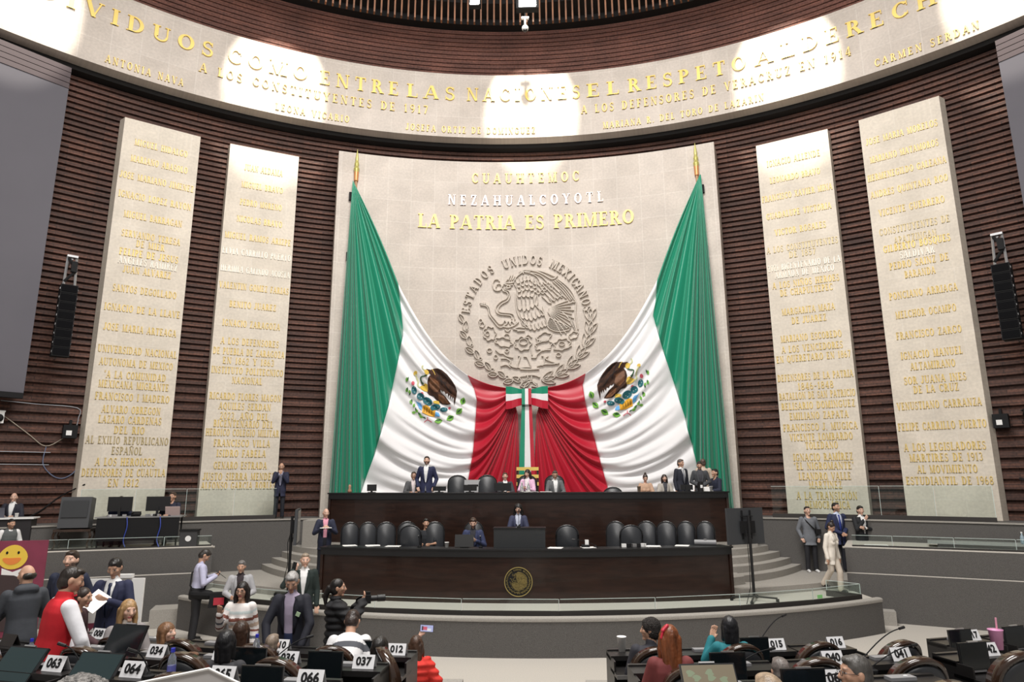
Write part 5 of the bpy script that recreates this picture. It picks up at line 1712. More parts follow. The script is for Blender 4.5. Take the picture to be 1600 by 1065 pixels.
def make_tent(num, label, loc, rz, mtl):
    t = thing('number_card', label, 'number card', loc, rz, 'number cards on the desks')
    b = MB()
    # bent card: two leaves meeting in a ridge
    b.add([(-.105, -.05, 0), (.105, -.05, 0), (.105, 0, .115), (-.105, 0, .115), (.105, .05, 0), (-.105, .05, 0)], [(0, 1, 2, 3), (3, 2, 4, 5)])
    o = b.build('card', mtl, t); md = o.modifiers.new('t', 'SOLIDIFY'); md.thickness = .003
    if num:
        nn = Vector((0, -.115, .05)).normalized(); up = Vector((0, .05, .115)).normalized()
        sans(num, .098, lambda u, v, d: tuple(Vector((u, -.025, .0575)) + up * v + nn * (d + .003)), .001, t, 'number', m_blackm, .004)
        nn2 = Vector((0, .115, .05)).normalized(); up2 = Vector((0, -.05, .115)).normalized()
        sans(num, .098, lambda u, v, d: tuple(Vector((-u, .025, .0575)) + up2 * v + nn2 * (d + .003)), .001, t, 'number', m_blackm, .004)
    return t


def make_display(label, loc, rz, tilt, mt, w_=.40, h=.27):
    t = thing('desk_display', label, 'display', loc, rz, 'pop-up displays on the desks')
    Mx = Matrix.Rotation(radians(-tilt), 3, 'X')
    def at(p): q = Mx @ Vector(p); return (q.x, q.y, q.z + .02)
    b = MB(); b.box(at((0, 0, h / 2)), (w_, .022, h), M=Mx); b.build('casing', m_black, t)
    b = MB(); b.box(at((0, -.0125, h / 2)), (w_ * .95, .004, h * .92), M=Mx); b.build('screen', mt, t)
    b = MB(); b.box((0, .02, .012), (.24, .05, .024)); b.build('hinge', m_silver, t)
    b = MB(); b.box(at((.0, -.01, h + .006)), (.12, .02, .012), M=Mx); b.build('latch', m_silver, t)
    return t


m_tiger = mat('lit_screen', (.02, .02, .02), .3, emit=(.20, .16, .10), estr=1.0)
DK = [(1, -5.18, 8.86, '008', 0), (1, -4.35, 8.70, '', 0), (1, -3.45, 8.48, '', 0), (1, -2.65, 8.3, '010', 0), (1, -1.98, 8.2, '011', 0), (1, -1.25, 8.12, '012', 1),
      (2, -5.41, 7.64, '-', 0), (2, -4.25, 7.42, '', 0), (2, -3.51, 7.2, '034', 3), (2, -2.78, 7.09, '035', 0), (2, -2.07, 6.95, '036', 1), (2, -1.3, 6.83, '037', 1),
      (3, -4.45, 6.12, '', 0), (3, -3.70, 5.96, '063', 2), (3, -2.93, 5.80, '064', 2), (3, -2.13, 5.67, '065', 0), (3, -1.4, 5.58, '066', 1),
      (1, 1.65, 8.26, '', 0), (1, 2.37, 8.32, '', 0), (1, 3.08, 8.46, '015', 1), (1, 3.80, 8.57, '016', 0), (1, 5.6, 8.98, '017', 1), (1, 6.35, 9.2, '', 1),
      (2, 1.72, 6.86, '', 0), (2, 2.40, 6.95, '', 1), (2, 3.16, 7.08, '040', 0), (2, 3.88, 7.24, '041', 0), (2, 4.85, 7.45, '042', 1),
      (3, 1.95, 5.60, '', 4), (3, 2.62, 5.68, '068', 1), (3, 3.35, 5.82, '', 0)]
d0 = make_desk()
ordn = ['first', 'second', 'third', 'fourth', 'fifth', 'sixth', 'seventh']
cnt = {}
rown = {1: 'front', 2: 'second', 3: 'third'}
m_card = mat('card_white', (.72, .72, .74), .6); m_cardd = mat('card_dark', (.035, .03, .028), .6)
for i, (r, px, py, num, disp) in enumerate(DK):
    blk = 'left' if px < 0 else 'right'
    cnt[(r, blk)] = cnt.get((r, blk), 0) + 1
    pos = ordn[cnt[(r, blk)] - 1]
    rz = face(px)
    ox, oy = -.16, -.12
    x = px + ox * cos(rz) - oy * sin(rz); y = py + ox * sin(rz) + oy * cos(rz)
    lb = 'black delegate desk, %s from the left in the %s row of the %s seating block' % (pos, rown[r], blk)
    if i == 0: o = d0; o.location = (x, y, TI[r]); o.rotation_euler = (0, 0, rz); o['label'] = lb
    else: o = copy_tree(d0, lb, (x, y, TI[r]), rz)
    def loc(u, v, z): return (x + u * cos(rz) - v * sin(rz), y + u * sin(rz) + v * cos(rz), TI[r] + z)
    if num == '-': make_tent('', 'dark blank number card at the far left of the second row', loc(.16, .10, .857), rz, m_cardd)
    elif num: make_tent(num, 'white folded number card reading %s on a black desk' % num, loc(.16, .10, .857), rz, m_card)
    if disp:
        mt = {1: m_screen_off, 2: m_screen_teal, 3: m_screen_off, 4: m_tiger}[disp]
        what = {1: 'dark desk display', 2: 'tilted teal-lit display', 3: 'raised tilted display', 4: 'lit display with brown picture'}[disp]
        o = make_display('%s on the %s desk of the %s row, %s block' % (what, pos, rown[r], blk), loc(-.17, -.06, .755 if disp != 3 else .86), rz, {1: 4, 2: 38, 3: 26, 4: 30}[disp], mt, .42 if disp != 1 else .34, .30 if disp != 1 else .25)
        if disp == 4:
            b = MB()
            for k in range(9):
                uu, vv = rnd.uniform(-.15, .15), rnd.uniform(.05, .24)
                Mx = Matrix.Rotation(radians(-30), 3, 'X')
                q = Mx @ Vector((uu, -.0155, vv)); b.add([(q.x + .03 * cos(a) * (1 + .4 * sin(a * 3 + k)), q.y + .025 * sin(a) * .5, q.z + .02 + .025 * sin(a) * .86) for a in [2 * pi * j / 9 for j in range(9)]], [tuple(range(9))])
            b.build('picture_patches', mat('picture_green', (.02, .02, .02), .3, emit=(.22, .26, .16), estr=1.0), o)
c0 = make_chair()
CH = [(1, -4.18, 7.87), (1, -3.41, 7.79), (1, -2.58, 7.62), (1, -1.78, 7.52), (1, -0.95, 7.30), (1, 1.48, 7.53), (1, 2.37, 7.69), (1, 3.19, 7.8), (1, 4.05, 7.88), (2, -4.90, 6.88), (2, -3.75, 6.63), (2, -2.7, 6.43), (2, -1.8, 6.28), (2, 1.60, 6.08), (2, 2.67, 6.38), (2, 3.5, 6.42), (2, 4.40, 6.62), (3, -2.12, 5.08), (3, 2.95, 5.02)]
cnt = {}
for i, (r, x, y) in enumerate(CH):
    blk = 'left' if x < 0 else 'right'
    cnt[(r, blk)] = cnt.get((r, blk), 0) + 1
    lb = 'black chair with arched brown rim, %s from the left in the %s row, %s block' % (ordn[cnt[(r, blk)] - 1], rown[r], blk)
    rz = face(x) + (rnd.uniform(-.15, .15) if i not in (4,) else -1.15)
    if i == 0: o = c0; o.location = (x, y, TI[r]); o.rotation_euler = (0, 0, rz); o['label'] = lb
    else: o = copy_tree(c0, lb, (x, y, TI[r]), rz)


def bottle(label, loc):
    t = thing('water_bottle', label, 'bottle', loc, 0, 'water bottles with blue caps')
    b = MB(); b.lathe([(.028, 0), (.033, .01), (.033, .13), (.026, .165), (.013, .19), (.013, .20)], (0, 0, 0), 16); b.build('body', mat('bottle_plastic', (.80, .86, .90), .08, trans=.85), t, True)
    b = MB(); b.cyl((0, 0, .198), .017, .03, 12); b.build('cap', mat('blue_cap', (.03, .04, .50), .4), t)
    b = MB(); b.cyl((0, 0, .045), .0336, .055, 16); b.build('sleeve', mat('bottle_sleeve', (.12, .13, .42), .4), t)


bottle('water bottle with blue cap right of number card 064', (-2.60, 5.72, 1.637))
bottle('water bottle with blue cap right of number card 035', (-2.48, 7.12, 1.457))
bottle('water bottle with blue cap at the left edge beside the man in red vest', (-5.05, 7.45, 1.335))
cup('tall white paper cup on the corner of the right block desk, beside the aisle', (1.30, 8.30, 1.275), .052, .155)
t = thing('plastic_tumbler', 'pink plastic tumbler with straw on a desk at the right', 'cup', (5.62, 8.5, 1.275))
b = MB(); b.lathe([(.055, 0), (.075, .20), (.08, .205), (.08, .215), (.001, .22)], (0, 0, 0), 18); b.build('body', mat('pink_plastic', (.66, .28, .50), .35), t, True)
b = MB(); b.tube([(.02, 0, .2), (.025, 0, .34)], .010, 8); b.build('straw', mat('pink_straw', (.75, .33, .45), .4), t)
# microphones reaching over the desks
for x, y, z, rz, L, rise, lb in ((2.85, 8.35, 1.29, -.95, .55, .26, 'long gooseneck microphone beside number card 015'), (3.42, 6.98, 1.47, -1.1, .62, .22, 'long gooseneck microphone beside number card 040'), (3.40, 6.75, 1.46, -1.2, .55, .14, 'long low gooseneck microphone before number card 041'),
                                 (2.2, 6.8, 1.46, -1.2, .40, .10, 'gooseneck microphone right of the lit picture display'), (2.25, 5.5, 1.64, -1.4, .5, .06, 'gooseneck microphone lying across number card 068'), (-2.78, 5.72, 1.64, 2.2, .12, .16, 'gooseneck microphone in front of number card 064'),
                                 (-3.42, 5.85, 1.64, 1.6, .18, .16, 'gooseneck microphone in front of number card 063'), (-2.2, 6.85, 1.46, -.9, .35, .16, 'gooseneck microphone left of number card 036'), (1.62, 6.72, 1.46, .3, .15, .10, 'stubby microphone at the aisle end of the right second row'), (1.62, 8.1, 1.28, .3, .12, .10, 'stubby microphone at the aisle end of the right front row')):
    gooseneck('gooseneck_microphone', lb, (x, y, z), rz, L, rise, 'desk microphones')
paper('open magazine on the desk beside the man in red vest', (-4.05, 7.55, 1.335), .2, .42, .28, 3, 'magazine')
t = thing('placard_board', 'large blank pale grey placard in the foreground, its back to the camera', 'placard', (-1.14, 3.05, 2.225), 0.0)
b = MB()
b.add([(-.36, 0, -.30), (.36, 0, -.30), (.36, 0, .05), (.10, 0, .158), (-.36, 0, .068)], [(0, 1, 2, 3, 4)])
o = b.build('board', mat('placard_grey', (.50, .48, .47), .7), t); md = o.modifiers.new('s', 'SOLIDIFY'); md.thickness = .012
b = MB(); b.tube([(-.36, -.004, .069), (.10, -.004, .159), (.36, -.004, .051)], .006, 5); b.build('white_edge', m_paper, t)
b = MB(); b.box((0, .02, -.55), (.04, .03, 1.3)); b.build('stick', m_rimwood, t)
# posters leaning against the deck wall on the left
m_maroon = mat('maroon_print', (.22, .035, .07), .6, var=.15, vscale=3)
t = thing('poster_board', 'maroon poster with a plain yellow toy duck head, at the left edge', 'poster', (-8.10, 10.35, .42), .28)
b = MB(); b.box((0, 0, 1.20), (1.7, .03, 1.42)); b.build('board', m_maroon, t)
m_y = mat('duck_yellow', (.85, .58, .07), .6); m_o = mat('duck_orange', (.82, .25, .05), .6)


def flatp(name, pts, d, mtl): b = MB(); b.prism(pts, lambda u, v, h: (u, -.016 - h, v), 0, d); return b.build(name, mtl, t)


flatp('duck_head', [(.40 + .20 * cos(a) * (1 - .14 * max(0, sin(a))), 1.67 + .18 * sin(a)) for a in [2 * pi * k / 28 for k in range(28)]], .004, m_y)
flatp('duck_beak', [(.39 + .125 * cos(a), 1.625 + .05 * sin(a) + .018 * cos(2 * a)) for a in [2 * pi * k / 20 for k in range(20)]], .007, m_o)
for sx in (.315, .47): flatp('duck_eye', [(sx + .016 * cos(a), 1.735 + .022 * sin(a)) for a in [2 * pi * k / 12 for k in range(12)]], .007, m_blackm)
flatp('white_collar', [(.28, 1.38), (.56, 1.38), (.54, 1.50), (.42, 1.45), (.27, 1.51)], .005, m_paper)
flatp('dark_shape', [(-.1, .6), (.65, .6), (.68, 1.30), (.45, 1.40), (.22, 1.42), (-.05, 1.2)], .006, mat('poster_dark', (.05, .03, .03), .6))
for sx in (-1, 1):
    b = MB(); b.tube([(sx * .6, .05, 0), (sx * .6, .02, .5)], .02, 6); b.build('foot', m_blackm, t)
t = thing('poster_board', 'white and maroon poster with big white letters behind the man reading papers', 'poster', (-6.05, 10.15, .42), .15)
b = MB(); b.box((0, 0, .92), (1.15, .03, .95)); b.build('board', m_paper, t)
flatp('maroon_block', [(-.50, .45), (.12, .45), (.12, .80), (-.50, .76)], .004, m_maroon)
flatp('maroon_figure', [(.24, .70), (.46, .70), (.50, .92), (.44, 1.14), (.34, 1.20), (.25, 1.08)], .004, mat('dusty_rose', (.45, .10, .13), .6))
sans('ACO', .26, lambda u, v, d: (u - .19, -.022 - d, v + .62), .002, t, 'lettering', m_paper, .012)
b = MB(); b.box((.30, .0, 1.43), (.2, .1, .05)); b.build('clip_bar', m_white, t)
for sx in (-1, 1):
    b = MB(); b.tube([(sx * .6, .03, 0), (sx * .6, .02, .5)], .02, 6); b.build('foot', m_blackm, t)

# ------------------------------------------------------------------ people
def skin_material():
    m = bpy.data.materials.new('skin')
    m.use_nodes = True
    b = m.node_tree.nodes['Principled BSDF']
    a = m.node_tree.nodes.new('ShaderNodeVertexColor'); a.layer_name = 'Col'
    m.node_tree.links.new(a.outputs[0], b.inputs['Base Color'])
    b.inputs['Roughness'].default_value = .55
    b.inputs['Subsurface Weight'].default_value = 0.0
    return m


m_skin = skin_material()
SKIN = {'l': (.64, .40, .30), 'm': (.52, .30, .205), 'd': (.40, .22, .14)}


def cloth(color, rough=.8, var=.10):
    n = 'cloth_%02x%02x%02x' % tuple(int(255 * min(1, c) ** .45) for c in color)
    return mat(n, color, rough, var=var, vscale=7, bump=.25, bscale=9)


def hairmat(color):
    n = 'hair_%02x%02x%02x' % tuple(int(255 * min(1, c) ** .45) for c in color)
    return mat(n, color, .42, var=.45, vscale=22, stretch=(1, 1, .22), bump=.5, bscale=40)


def cap(mb, p0, p1, r0, r1=None, n=12):
    r1 = r0 if r1 is None else r1
    p0, p1 = Vector(p0), Vector(p1); d = p1 - p0
    L = d.length
    if L < 1e-6: d = Vector((0, 0, 1))
    else: d.normalize()
    pts, rs = [], []
    for k in range(4):
        a = pi / 2 * k / 4; pts.append(p0 - d * r0 * cos(a)); rs.append(max(r0 * sin(a), .0008))
    pts.append(p0); rs.append(r0); pts.append(p1); rs.append(r1)
    for k in range(1, 5):
        a = pi / 2 * k / 4; pts.append(p1 + d * r1 * sin(a)); rs.append(max(r1 * cos(a), .0008))
    mb.tube(pts, rs, n)


def remesh(mb, vox, sm=3, fac=.5):
    me = bpy.data.meshes.new('tmp'); me.from_pydata(mb.v, [], mb.f)
    bm = bmesh.new(); bm.from_mesh(me); bmesh.ops.recalc_face_normals(bm, faces=bm.faces); bm.to_mesh(me); bm.free()
    ob = bpy.data.objects.new('tmp', me); COL.objects.link(ob)
    r = ob.modifiers.new('r', 'REMESH'); r.mode = 'VOXEL'; r.voxel_size = vox
    if sm:
        s_ = ob.modifiers.new('s', 'SMOOTH'); s_.iterations = sm; s_.factor = fac
    dg = bpy.context.evaluated_depsgraph_get(); dg.update()
    out = bpy.data.meshes.new_from_object(ob.evaluated_get(dg))
    bpy.data.objects.remove(ob); bpy.data.meshes.remove(me)
    return out


RX = lambda a: Matrix.Rotation(a, 3, 'X')
RZ = lambda a: Matrix.Rotation(a, 3, 'Z')
RY = lambda a: Matrix.Rotation(a, 3, 'Y')
ARM = {  # elbow, wrist relative to the shoulder for the left arm (x grows outward)
    'down': ((.06, .02, -.29), (.07, -.05, -.54)), 'front': ((.10, .03, -.28), (-.12, -.20, -.40)), 'back': ((.10, .10, -.28), (-.06, .20, -.46)), 'desk': ((.08, -.10, -.27), (-.04, -.33, -.27)),
    'ear': ((.17, -.12, -.20), (.02, -.13, .05)), 'mouth': ((.04, -.16, -.25), (-.13, -.24, -.02)), 'hold': ((.10, -.06, -.28), (-.08, -.28, -.16)), 'camera': ((.09, -.20, -.22), (-.09, -.34, .02)),
    'raise': ((.12, -.10, .12), (.10, -.20, .36)), 'reach': ((.10, -.14, -.26), (.04, -.28, -.47)), 'pocket': ((.10, .05, -.28), (.05, -.06, -.47)), 'cross': ((.06, -.10, -.27), (-.20, -.22, -.22)),
    'up': ((.10, -.08, -.26), (.06, -.24, -.06)), 'lap': ((.10, -.05, -.27), (-.02, -.28, -.30)), 'wave': ((.16, -.10, -.16), (.20, -.16, .09)), 'mic': ((.08, -.14, -.26), (-.10, -.30, -.20))}


def person(label, x, y, zf, H=1.72, rz=0.0, pose='stand', lean=0.0, bend=0.0, head=(0, 0), arms=('down', 'down'), skin='m', hair=('short', (.012, .010, .009)),
           top='suit', col=(.015, .02, .045), shirt=(.8, .8, .8), tie=None, pants=(.012, .013, .02), beard=0, fem=False, vox=.011, seat=.46, shoes=(.012, .011, .010), stripes=None, glasses=False, sleeves='long', legs=None, vopen=True, curl=.5, side=0.0, tuck=False):
    root = thing('person', label, 'person', (x, y, zf), rz)
    k = H / 1.72
    hz = .52 * H if pose != 'sit' else seat + .09
    wsh = (.172 if not fem else .150) * k
    pel = Vector((0, 0, hz))
    TR = RY(side) @ RX(lean)

    def T(p): return pel + TR @ Vector(p)          # torso frame -> local
    def Tinv(p): return TR.transposed() @ (Vector(p) - pel)
    sh_z = .478 * k
    neck0 = T((0, .005, .53 * k))
    HR = TR @ RX(-lean * .6) @ RZ(head[0]) @ RX(head[1])
    hc = neck0 + (TR @ RX(-lean * .4)) @ Vector((0, -.012 - .03 * max(0, head[1]), .165 * k))
    hs = k * (1.0 if not fem else .96)

    def Hd(p): return hc + HR @ (Vector(p) * hs)
    def Hinv(p): return (HR.transposed() @ (Vector(p) - hc)) / hs
    J = {}
    for s, nm in ((1, 0), (-1, 1)):
        S_ = Vector((s * wsh, .0, sh_z))
        a = arms[nm]
        e, w_ = ARM[a] if isinstance(a, str) else a
        E_ = S_ + Vector((s * e[0], e[1], e[2])) * k; W_ = S_ + Vector((s * w_[0], w_[1], w_[2])) * k
        J[s] = (T(S_), T(E_), T(W_))
    LG = {}
    for s in (1, -1):
        h = Vector((s * .088 * k, 0, hz))
        if pose == 'sit':
            kn = Vector((s * .11 * k, -.43 * k, seat + .085)); an = Vector((s * .10 * k, -.40 * k, .08))
        elif legs:
            fy, fz = legs[0 if s > 0 else 1]
            an = Vector((s * .085 * k, fy, .075 + fz)); kn = (h + an) / 2 + Vector((0, -.07 - fz * .5, 0))
        else:
            kn = Vector((s * .095 * k, -.012, .285 * H)); an = Vector((s * .105 * k, .02, .045 * H))
        LG[s] = (h, kn, an)
    RINGS = [(-.13, .140, .100, 0), (-.03, .160, .112, .005), (.10, .148, .105, 0), (.20, .142, .100, -.004), (.32, .158, .112, -.006), (.42, .168, .110, 0), (.485, .150, .092, .004), (.53, .09, .07, .006), (.555, .055, .055, .008)]
    if fem: RINGS = [(z, a_ * (.94 if z > .25 else 1.0) * (.90 if .08 < z < .25 else 1), b_ * (.95 if z < .25 else 1.04), c_) for z, a_, b_, c_ in RINGS]

    def torso(mb, inf, zmin=-.13, zmax=.56, flare=0.0, n=22):
        vs = []; fs = []; rr = [r_ for r_ in RINGS if zmin - 1e-6 <= r_[0] <= zmax + 1e-6]
        if zmin < -.13: rr = [(zmin, .150 + flare, .108 + flare, .0)] + rr
        for z, a_, b_, c_ in rr:
            for i in range(n):
                t_ = 2 * pi * i / n
                cx_, sx_ = cos(t_), sin(t_)
                cx_ = math.copysign(abs(cx_) ** .85, cx_); sx_ = math.copysign(abs(sx_) ** .85, sx_)
                vs.append(T(((a_ * k + inf) * cx_, (b_ * k + inf) * sx_ + c_ * k, z * k)))
        for j in range(len(rr) - 1):
            for i in range(n): fs.append((j * n + i, j * n + (i + 1) % n, (j + 1) * n + (i + 1) % n, (j + 1) * n + i))
        fs.append(tuple(range(n - 1, -1, -1))); fs.append(tuple((len(rr) - 1) * n + i for i in range(n)))
        mb.add(vs, fs)
        if fem and inf < .05:
            for s in (-1, 1): cap(mb, T((s * .065 * k, -.075 * k - inf * .5, .325 * k)), T((s * .06 * k, -.085 * k - inf * .5, .315 * k)), .055 * k + inf * .6)

    def arm(mb, s, inf, upto=1.0):
        S_, E_, W_ = J[s]
        cap(mb, S_, E_, .052 * k + inf, .040 * k + inf)
        if upto > .5: cap(mb, E_, E_.lerp(W_, upto if upto <= 1 else 1), .040 * k + inf, .029 * k + inf)

    def leg(mb, s, inf, wide=0.0):
        h, kn, an = LG[s]
        cap(mb, h, kn, .082 * k + inf, .056 * k + inf + wide * .5); cap(mb, kn, an, .054 * k + inf + wide * .5, .040 * k + inf + wide)

    # ---- the body itself: one continuous skin
    mb = MB()
    torso(mb, -.016)
    for s in (1, -1):
        arm(mb, s, -.006); leg(mb, s, -.012)
        h, kn, an = LG[s]; cap(mb, an + Vector((0, 0, -.03)), an + Vector((s * .01, -.13 * k, -.045)), .030, .026)
        S_, E_, W_ = J[s]
        d = (W_ - E_).normalized()
        sd = d.cross(TR @ Vector((0, -1, 0)))
        sd = sd.normalized() if sd.length > .15 else d.cross(TR @ Vector((0, 0, 1))).normalized()
        nr = d.cross(sd)
        q = .9 * k
        for i in range(4):
            o = sd * (i - 1.5) * .0215 * q
            cap(mb, W_ + d * .005 + o * .55, W_ + d * .085 * q + o, .0150 * q, .0115 * q, 8)
            p = W_ + d * .088 * q + o * 1.1; dd = d.copy(); a = 0
            for j, L_ in enumerate((.040, .028, .022)):
                a += curl * (.55 + .2 * j)
                dd = (d * cos(a) + nr * sin(a)).normalized()
                L2 = L_ * q * (1.0, 1.1, 1.02, .82)[i]
                cap(mb, p, p + dd * L2, .0098 * q, .0085 * q, 8); p = p + dd * L2
        th = sd * (1 if s < 0 else -1)
        cap(mb, W_ + d * .02 * q + th * .025 * q, W_ + d * .055 * q + th * .052 * q + nr * .012, .0125 * q, .0105 * q, 8)
        cap(mb, W_ + d * .055 * q + th * .052 * q + nr * .012, W_ + d * .088 * q + th * .052 * q + nr * .03, .0105 * q, .009 * q, 8)
    cap(mb, T((0, .01, .50 * k)), Hd((0, .022, -.05)), (.058 if not fem else .047) * k, (.054 if not fem else .045) * k)
    # head
    vs = []; fs = []; nu, nv = 28, 20
    for j in range(nv + 1):
        t_ = pi * j / nv
        for i in range(nu):
            a = 2 * pi * i / nu
            X, Y, Z = sin(t_) * cos(a), sin(t_) * sin(a), cos(t_)
            wx = .075; wy = .094 if Y < 0 else .100
            if Z < 0:
                wx *= 1 - (.30 if not fem else .36) * (-Z) ** 1.6
                if Y > 0: wy *= 1 - .28 * (-Z) ** 1.2
            else: wx *= 1 - .04 * Z
            vs.append(Hd((X * wx, Y * wy, Z * .117)))
    for j in range(nv):
        for i in range(nu): fs.append((j * nu + i, (j + 1) * nu + i, (j + 1) * nu + (i + 1) % nu, j * nu + (i + 1) % nu))
    mb.add(vs, fs)
    cap(mb, Hd((0, -.088, .022)), Hd((0, -.109, -.020)), .010, .0145); cap(mb, Hd((-.012, -.098, -.024)), Hd((.012, -.098, -.024)), .010)
    cap(mb, Hd((-.036, -.078, .034)), Hd((.036, -.078, .034)), .0125); cap(mb, Hd((-.015, -.086, -.058)), Hd((.015, -.086, -.058)), .011); mb.ell(Hd((0, -.074, -.096)), (.030 * hs, .022 * hs, .020 * hs), 12, 8)
    for s in (-1, 1):
        mb.ell(Hd((s * .046, -.060, -.012)), (.024 * hs, .024 * hs, .028 * hs), 10, 8, HR)
        mb.ell(Hd((s * .079, .012, -.004)), (.011 * hs, .021 * hs, .034 * hs), 10, 8, HR)
    me = remesh(mb, vox, 2, .45)
    me.name = 'body'
    tone = Vector(SKIN[skin]); hc_ = Vector(hair[1])
    ca_ = me.color_attributes.new('Col', 'FLOAT_COLOR', 'POINT')
    for i, v in enumerate(me.vertices):
        p = Hinv(v.co); c = tone
        if abs(p.z) < .14 and abs(p.x) < .1 and p.y < .13 and p.y > -.14:
            ax = abs(p.x)
            if p.y < -.045:
                if ax > .017 and ax < .045 and .006 < p.z < .018: c = Vector((.55, .52, .5)) if abs(ax - .031) > .0065 else Vector((.02, .014, .012))
                elif ax > .013 and ax < .051 and .031 < p.z < .043: c = tone.lerp(hc_ if sum(hc_) < .5 else hc_ * .6, .62)
                elif ax < .026 and -.067 < p.z < -.048: c = Vector((tone.x * .82, tone.y * .66, tone.z * .64)) if not fem else Vector((.42, .10, .10))
                elif ax < .016 and p.y < -.1 and p.z > -.03: c = tone * 1.05
                elif .05 < ax: c = tone * .96
            if beard and p.y < .01 and p.z < -.030 and not (ax < .024 and -.066 < p.z < -.049) and (p.z < -.072 or ax > .036 or (p.z < -.036 and ax < .034)): c = tone.lerp(hc_, beard)
            if hair[0] == 'bald' and p.z > .06: c = tone * 1.04
        ca_.data[i].color = (c.x, c.y, c.z, 1)
    me.materials.clear(); me.materials.append(m_skin)
    me.polygons.foreach_set('use_smooth', [True] * len(me.polygons))
    body = link('body', me, root)

    def finish(name, mb_, m, v_=None, cut=None, sm=3, lab=None):
        me_ = remesh(mb_, v_ or max(vox, .012), sm)
        if cut:
            bm = bmesh.new(); bm.from_mesh(me_)
            kill = [f for f in bm.faces if cut(f.calc_center_median())]
            bmesh.ops.delete(bm, geom=kill, context='FACES')
            bv_ = [v for v in bm.verts if any(e.is_boundary for e in v.link_edges)]
            for _ in range(8):
                new = {}
                for v in bv_:
                    nb = [e.other_vert(v).co for e in v.link_edges if e.is_boundary]
                    if len(nb) == 2: new[v] = v.co * .4 + (nb[0] + nb[1]) * .3
                for v, c_ in new.items(): v.co = c_
            bm.to_mesh(me_); bm.free()
        me_.materials.clear()
        for q in (m if isinstance(m, list) else [m]): me_.materials.append(q)
        me_.name = name
        me_.polygons.foreach_set('use_smooth', [True] * len(me_.polygons))
        o = link(name, me_, root)
        if lab: o['label'] = lab
        return o
    # ---- hair
    st, hcol = hair
    mb = MB(); hm = hairmat(hcol) if st != 'curly' else mat('curly_%d' % int(hcol[0] * 999), hcol, .7, var=.75, vscale=70, bump=1.0, bscale=90)
    if st == 'bald':
        mb.ell(Hd((0, .042, -.012)), (.083 * hs, .066 * hs, .052 * hs), 20, 12, HR)
    else:
        vol = {'short': 0, 'crop': -.004, 'curly': .012, 'long': .007, 'bob': .012, 'bun': .002, 'tail': .002, 'big': .010}[st]
        mb.ell(Hd((0, .018, .034)), ((.082 + vol) * hs, (.097 + vol) * hs, (.094 + vol) * hs), 24, 14, HR)
        mb.ell(Hd((0, .040, -.02)), ((.080 + vol) * hs, (.072 + vol) * hs, (.085 + vol * .5) * hs), 20, 12, HR)
        if st in ('short', 'crop', 'curly'):
            mb.ell(Hd((0, -.035, .088)), (.058 * hs, .050 * hs, .030 * hs), 16, 10, HR)
        if st in ('long', 'big'):
            L_ = .30 if st == 'long' else .16; yo = 0 if st == 'long' else .035
            for s in (-1, 1):
                cap(mb, Hd((s * .068, -.012 + yo, .03)), Hd((s * (.088 + yo * .5), -.005 + yo, -.10)), .028 * hs, .032 * hs); cap(mb, Hd((s * (.088 + yo * .5), -.005 + yo, -.10)), Hd((s * .082, (-.03 if fem else 0) + yo, -L_)), .032 * hs, .020 * hs)
                cap(mb, Hd((s * .06, .05, 0)), Hd((s * .055, .10, -L_)), .05 * hs, .030 * hs)
            cap(mb, Hd((0, .065, 0)), Hd((0, .115, -L_ - .03)), .06 * hs, .035 * hs)
        if st == 'bob':
            for s in (-1, 1): cap(mb, Hd((s * .070, .0, .03)), Hd((s * .078, .0, -.13)), .032 * hs, .030 * hs); cap(mb, Hd((s * .05, .06, 0)), Hd((s * .05, .065, -.15)), .045 * hs, .035 * hs)
            cap(mb, Hd((0, .07, 0)), Hd((0, .08, -.15)), .055 * hs, .04 * hs)
        if st == 'bun': mb.ell(Hd((0, .055, .145)), (.042 * hs, .042 * hs, .038 * hs), 14, 10)
        if st == 'tail':
            mb.ell(Hd((0, .115, .01)), (.035 * hs, .035 * hs, .035 * hs), 12, 8); cap(mb, Hd((0, .125, 0)), Hd((.02, .165, -.12)), .040 * hs, .042 * hs); cap(mb, Hd((.02, .165, -.12)), Hd((.0, .15, -.24)), .042 * hs, .018 * hs)
    ho = finish('hair', mb, hm, max(vox * .9, .009) if st != 'curly' else .006, None, 2)
    if st in ('curly', 'big', 'short', 'long', 'bob'):
        amp = {'curly': .007, 'big': .014, 'short': .003, 'long': .0025, 'bob': .002}[st]; fr = 110 if st in ('curly', 'big') else 40
        for v in ho.data.vertices:
            n_ = mnoise.noise(v.co * fr + Vector((x * 7, y, 0))) + .7 * mnoise.noise(v.co * fr * 2.3); v.co += (v.co - hc).normalized() * n_ * amp
    # ---- clothes
    cm = cloth(col)
    if top == 'suit':
        sm_ = MB(); torso(sm_, .002); cap(sm_, T((0, .012, .52 * k)), T((0, .004, .575 * k)), .060 * k, .056 * k)
        finish('shirt', sm_, cloth(shirt), .014)
        jm = MB(); torso(jm, .022, -.22 if pose != 'sit' else -.13, .53, .012)
        for s in (1, -1): arm(jm, s, .017)
        vb = .10 if vopen else .30

        def cut(c):
            p = Tinv(c) / k
            if p.y > -.02 and p.z > .545: return True
            if p.z > vb and p.y < .02 and abs(p.x) < .016 + (p.z - vb) * .125: return True
            if vopen == 2 and p.y < 0 and abs(p.x) < .05 and p.z > -.25: return True
            return p.z < vb and p.z > -.3 and p.y < 0 and abs(p.x) < (vb - p.z) * .12 - .005 and pose != 'sit'
        jk = finish('jacket', jm, cm, max(vox, .012), cut)
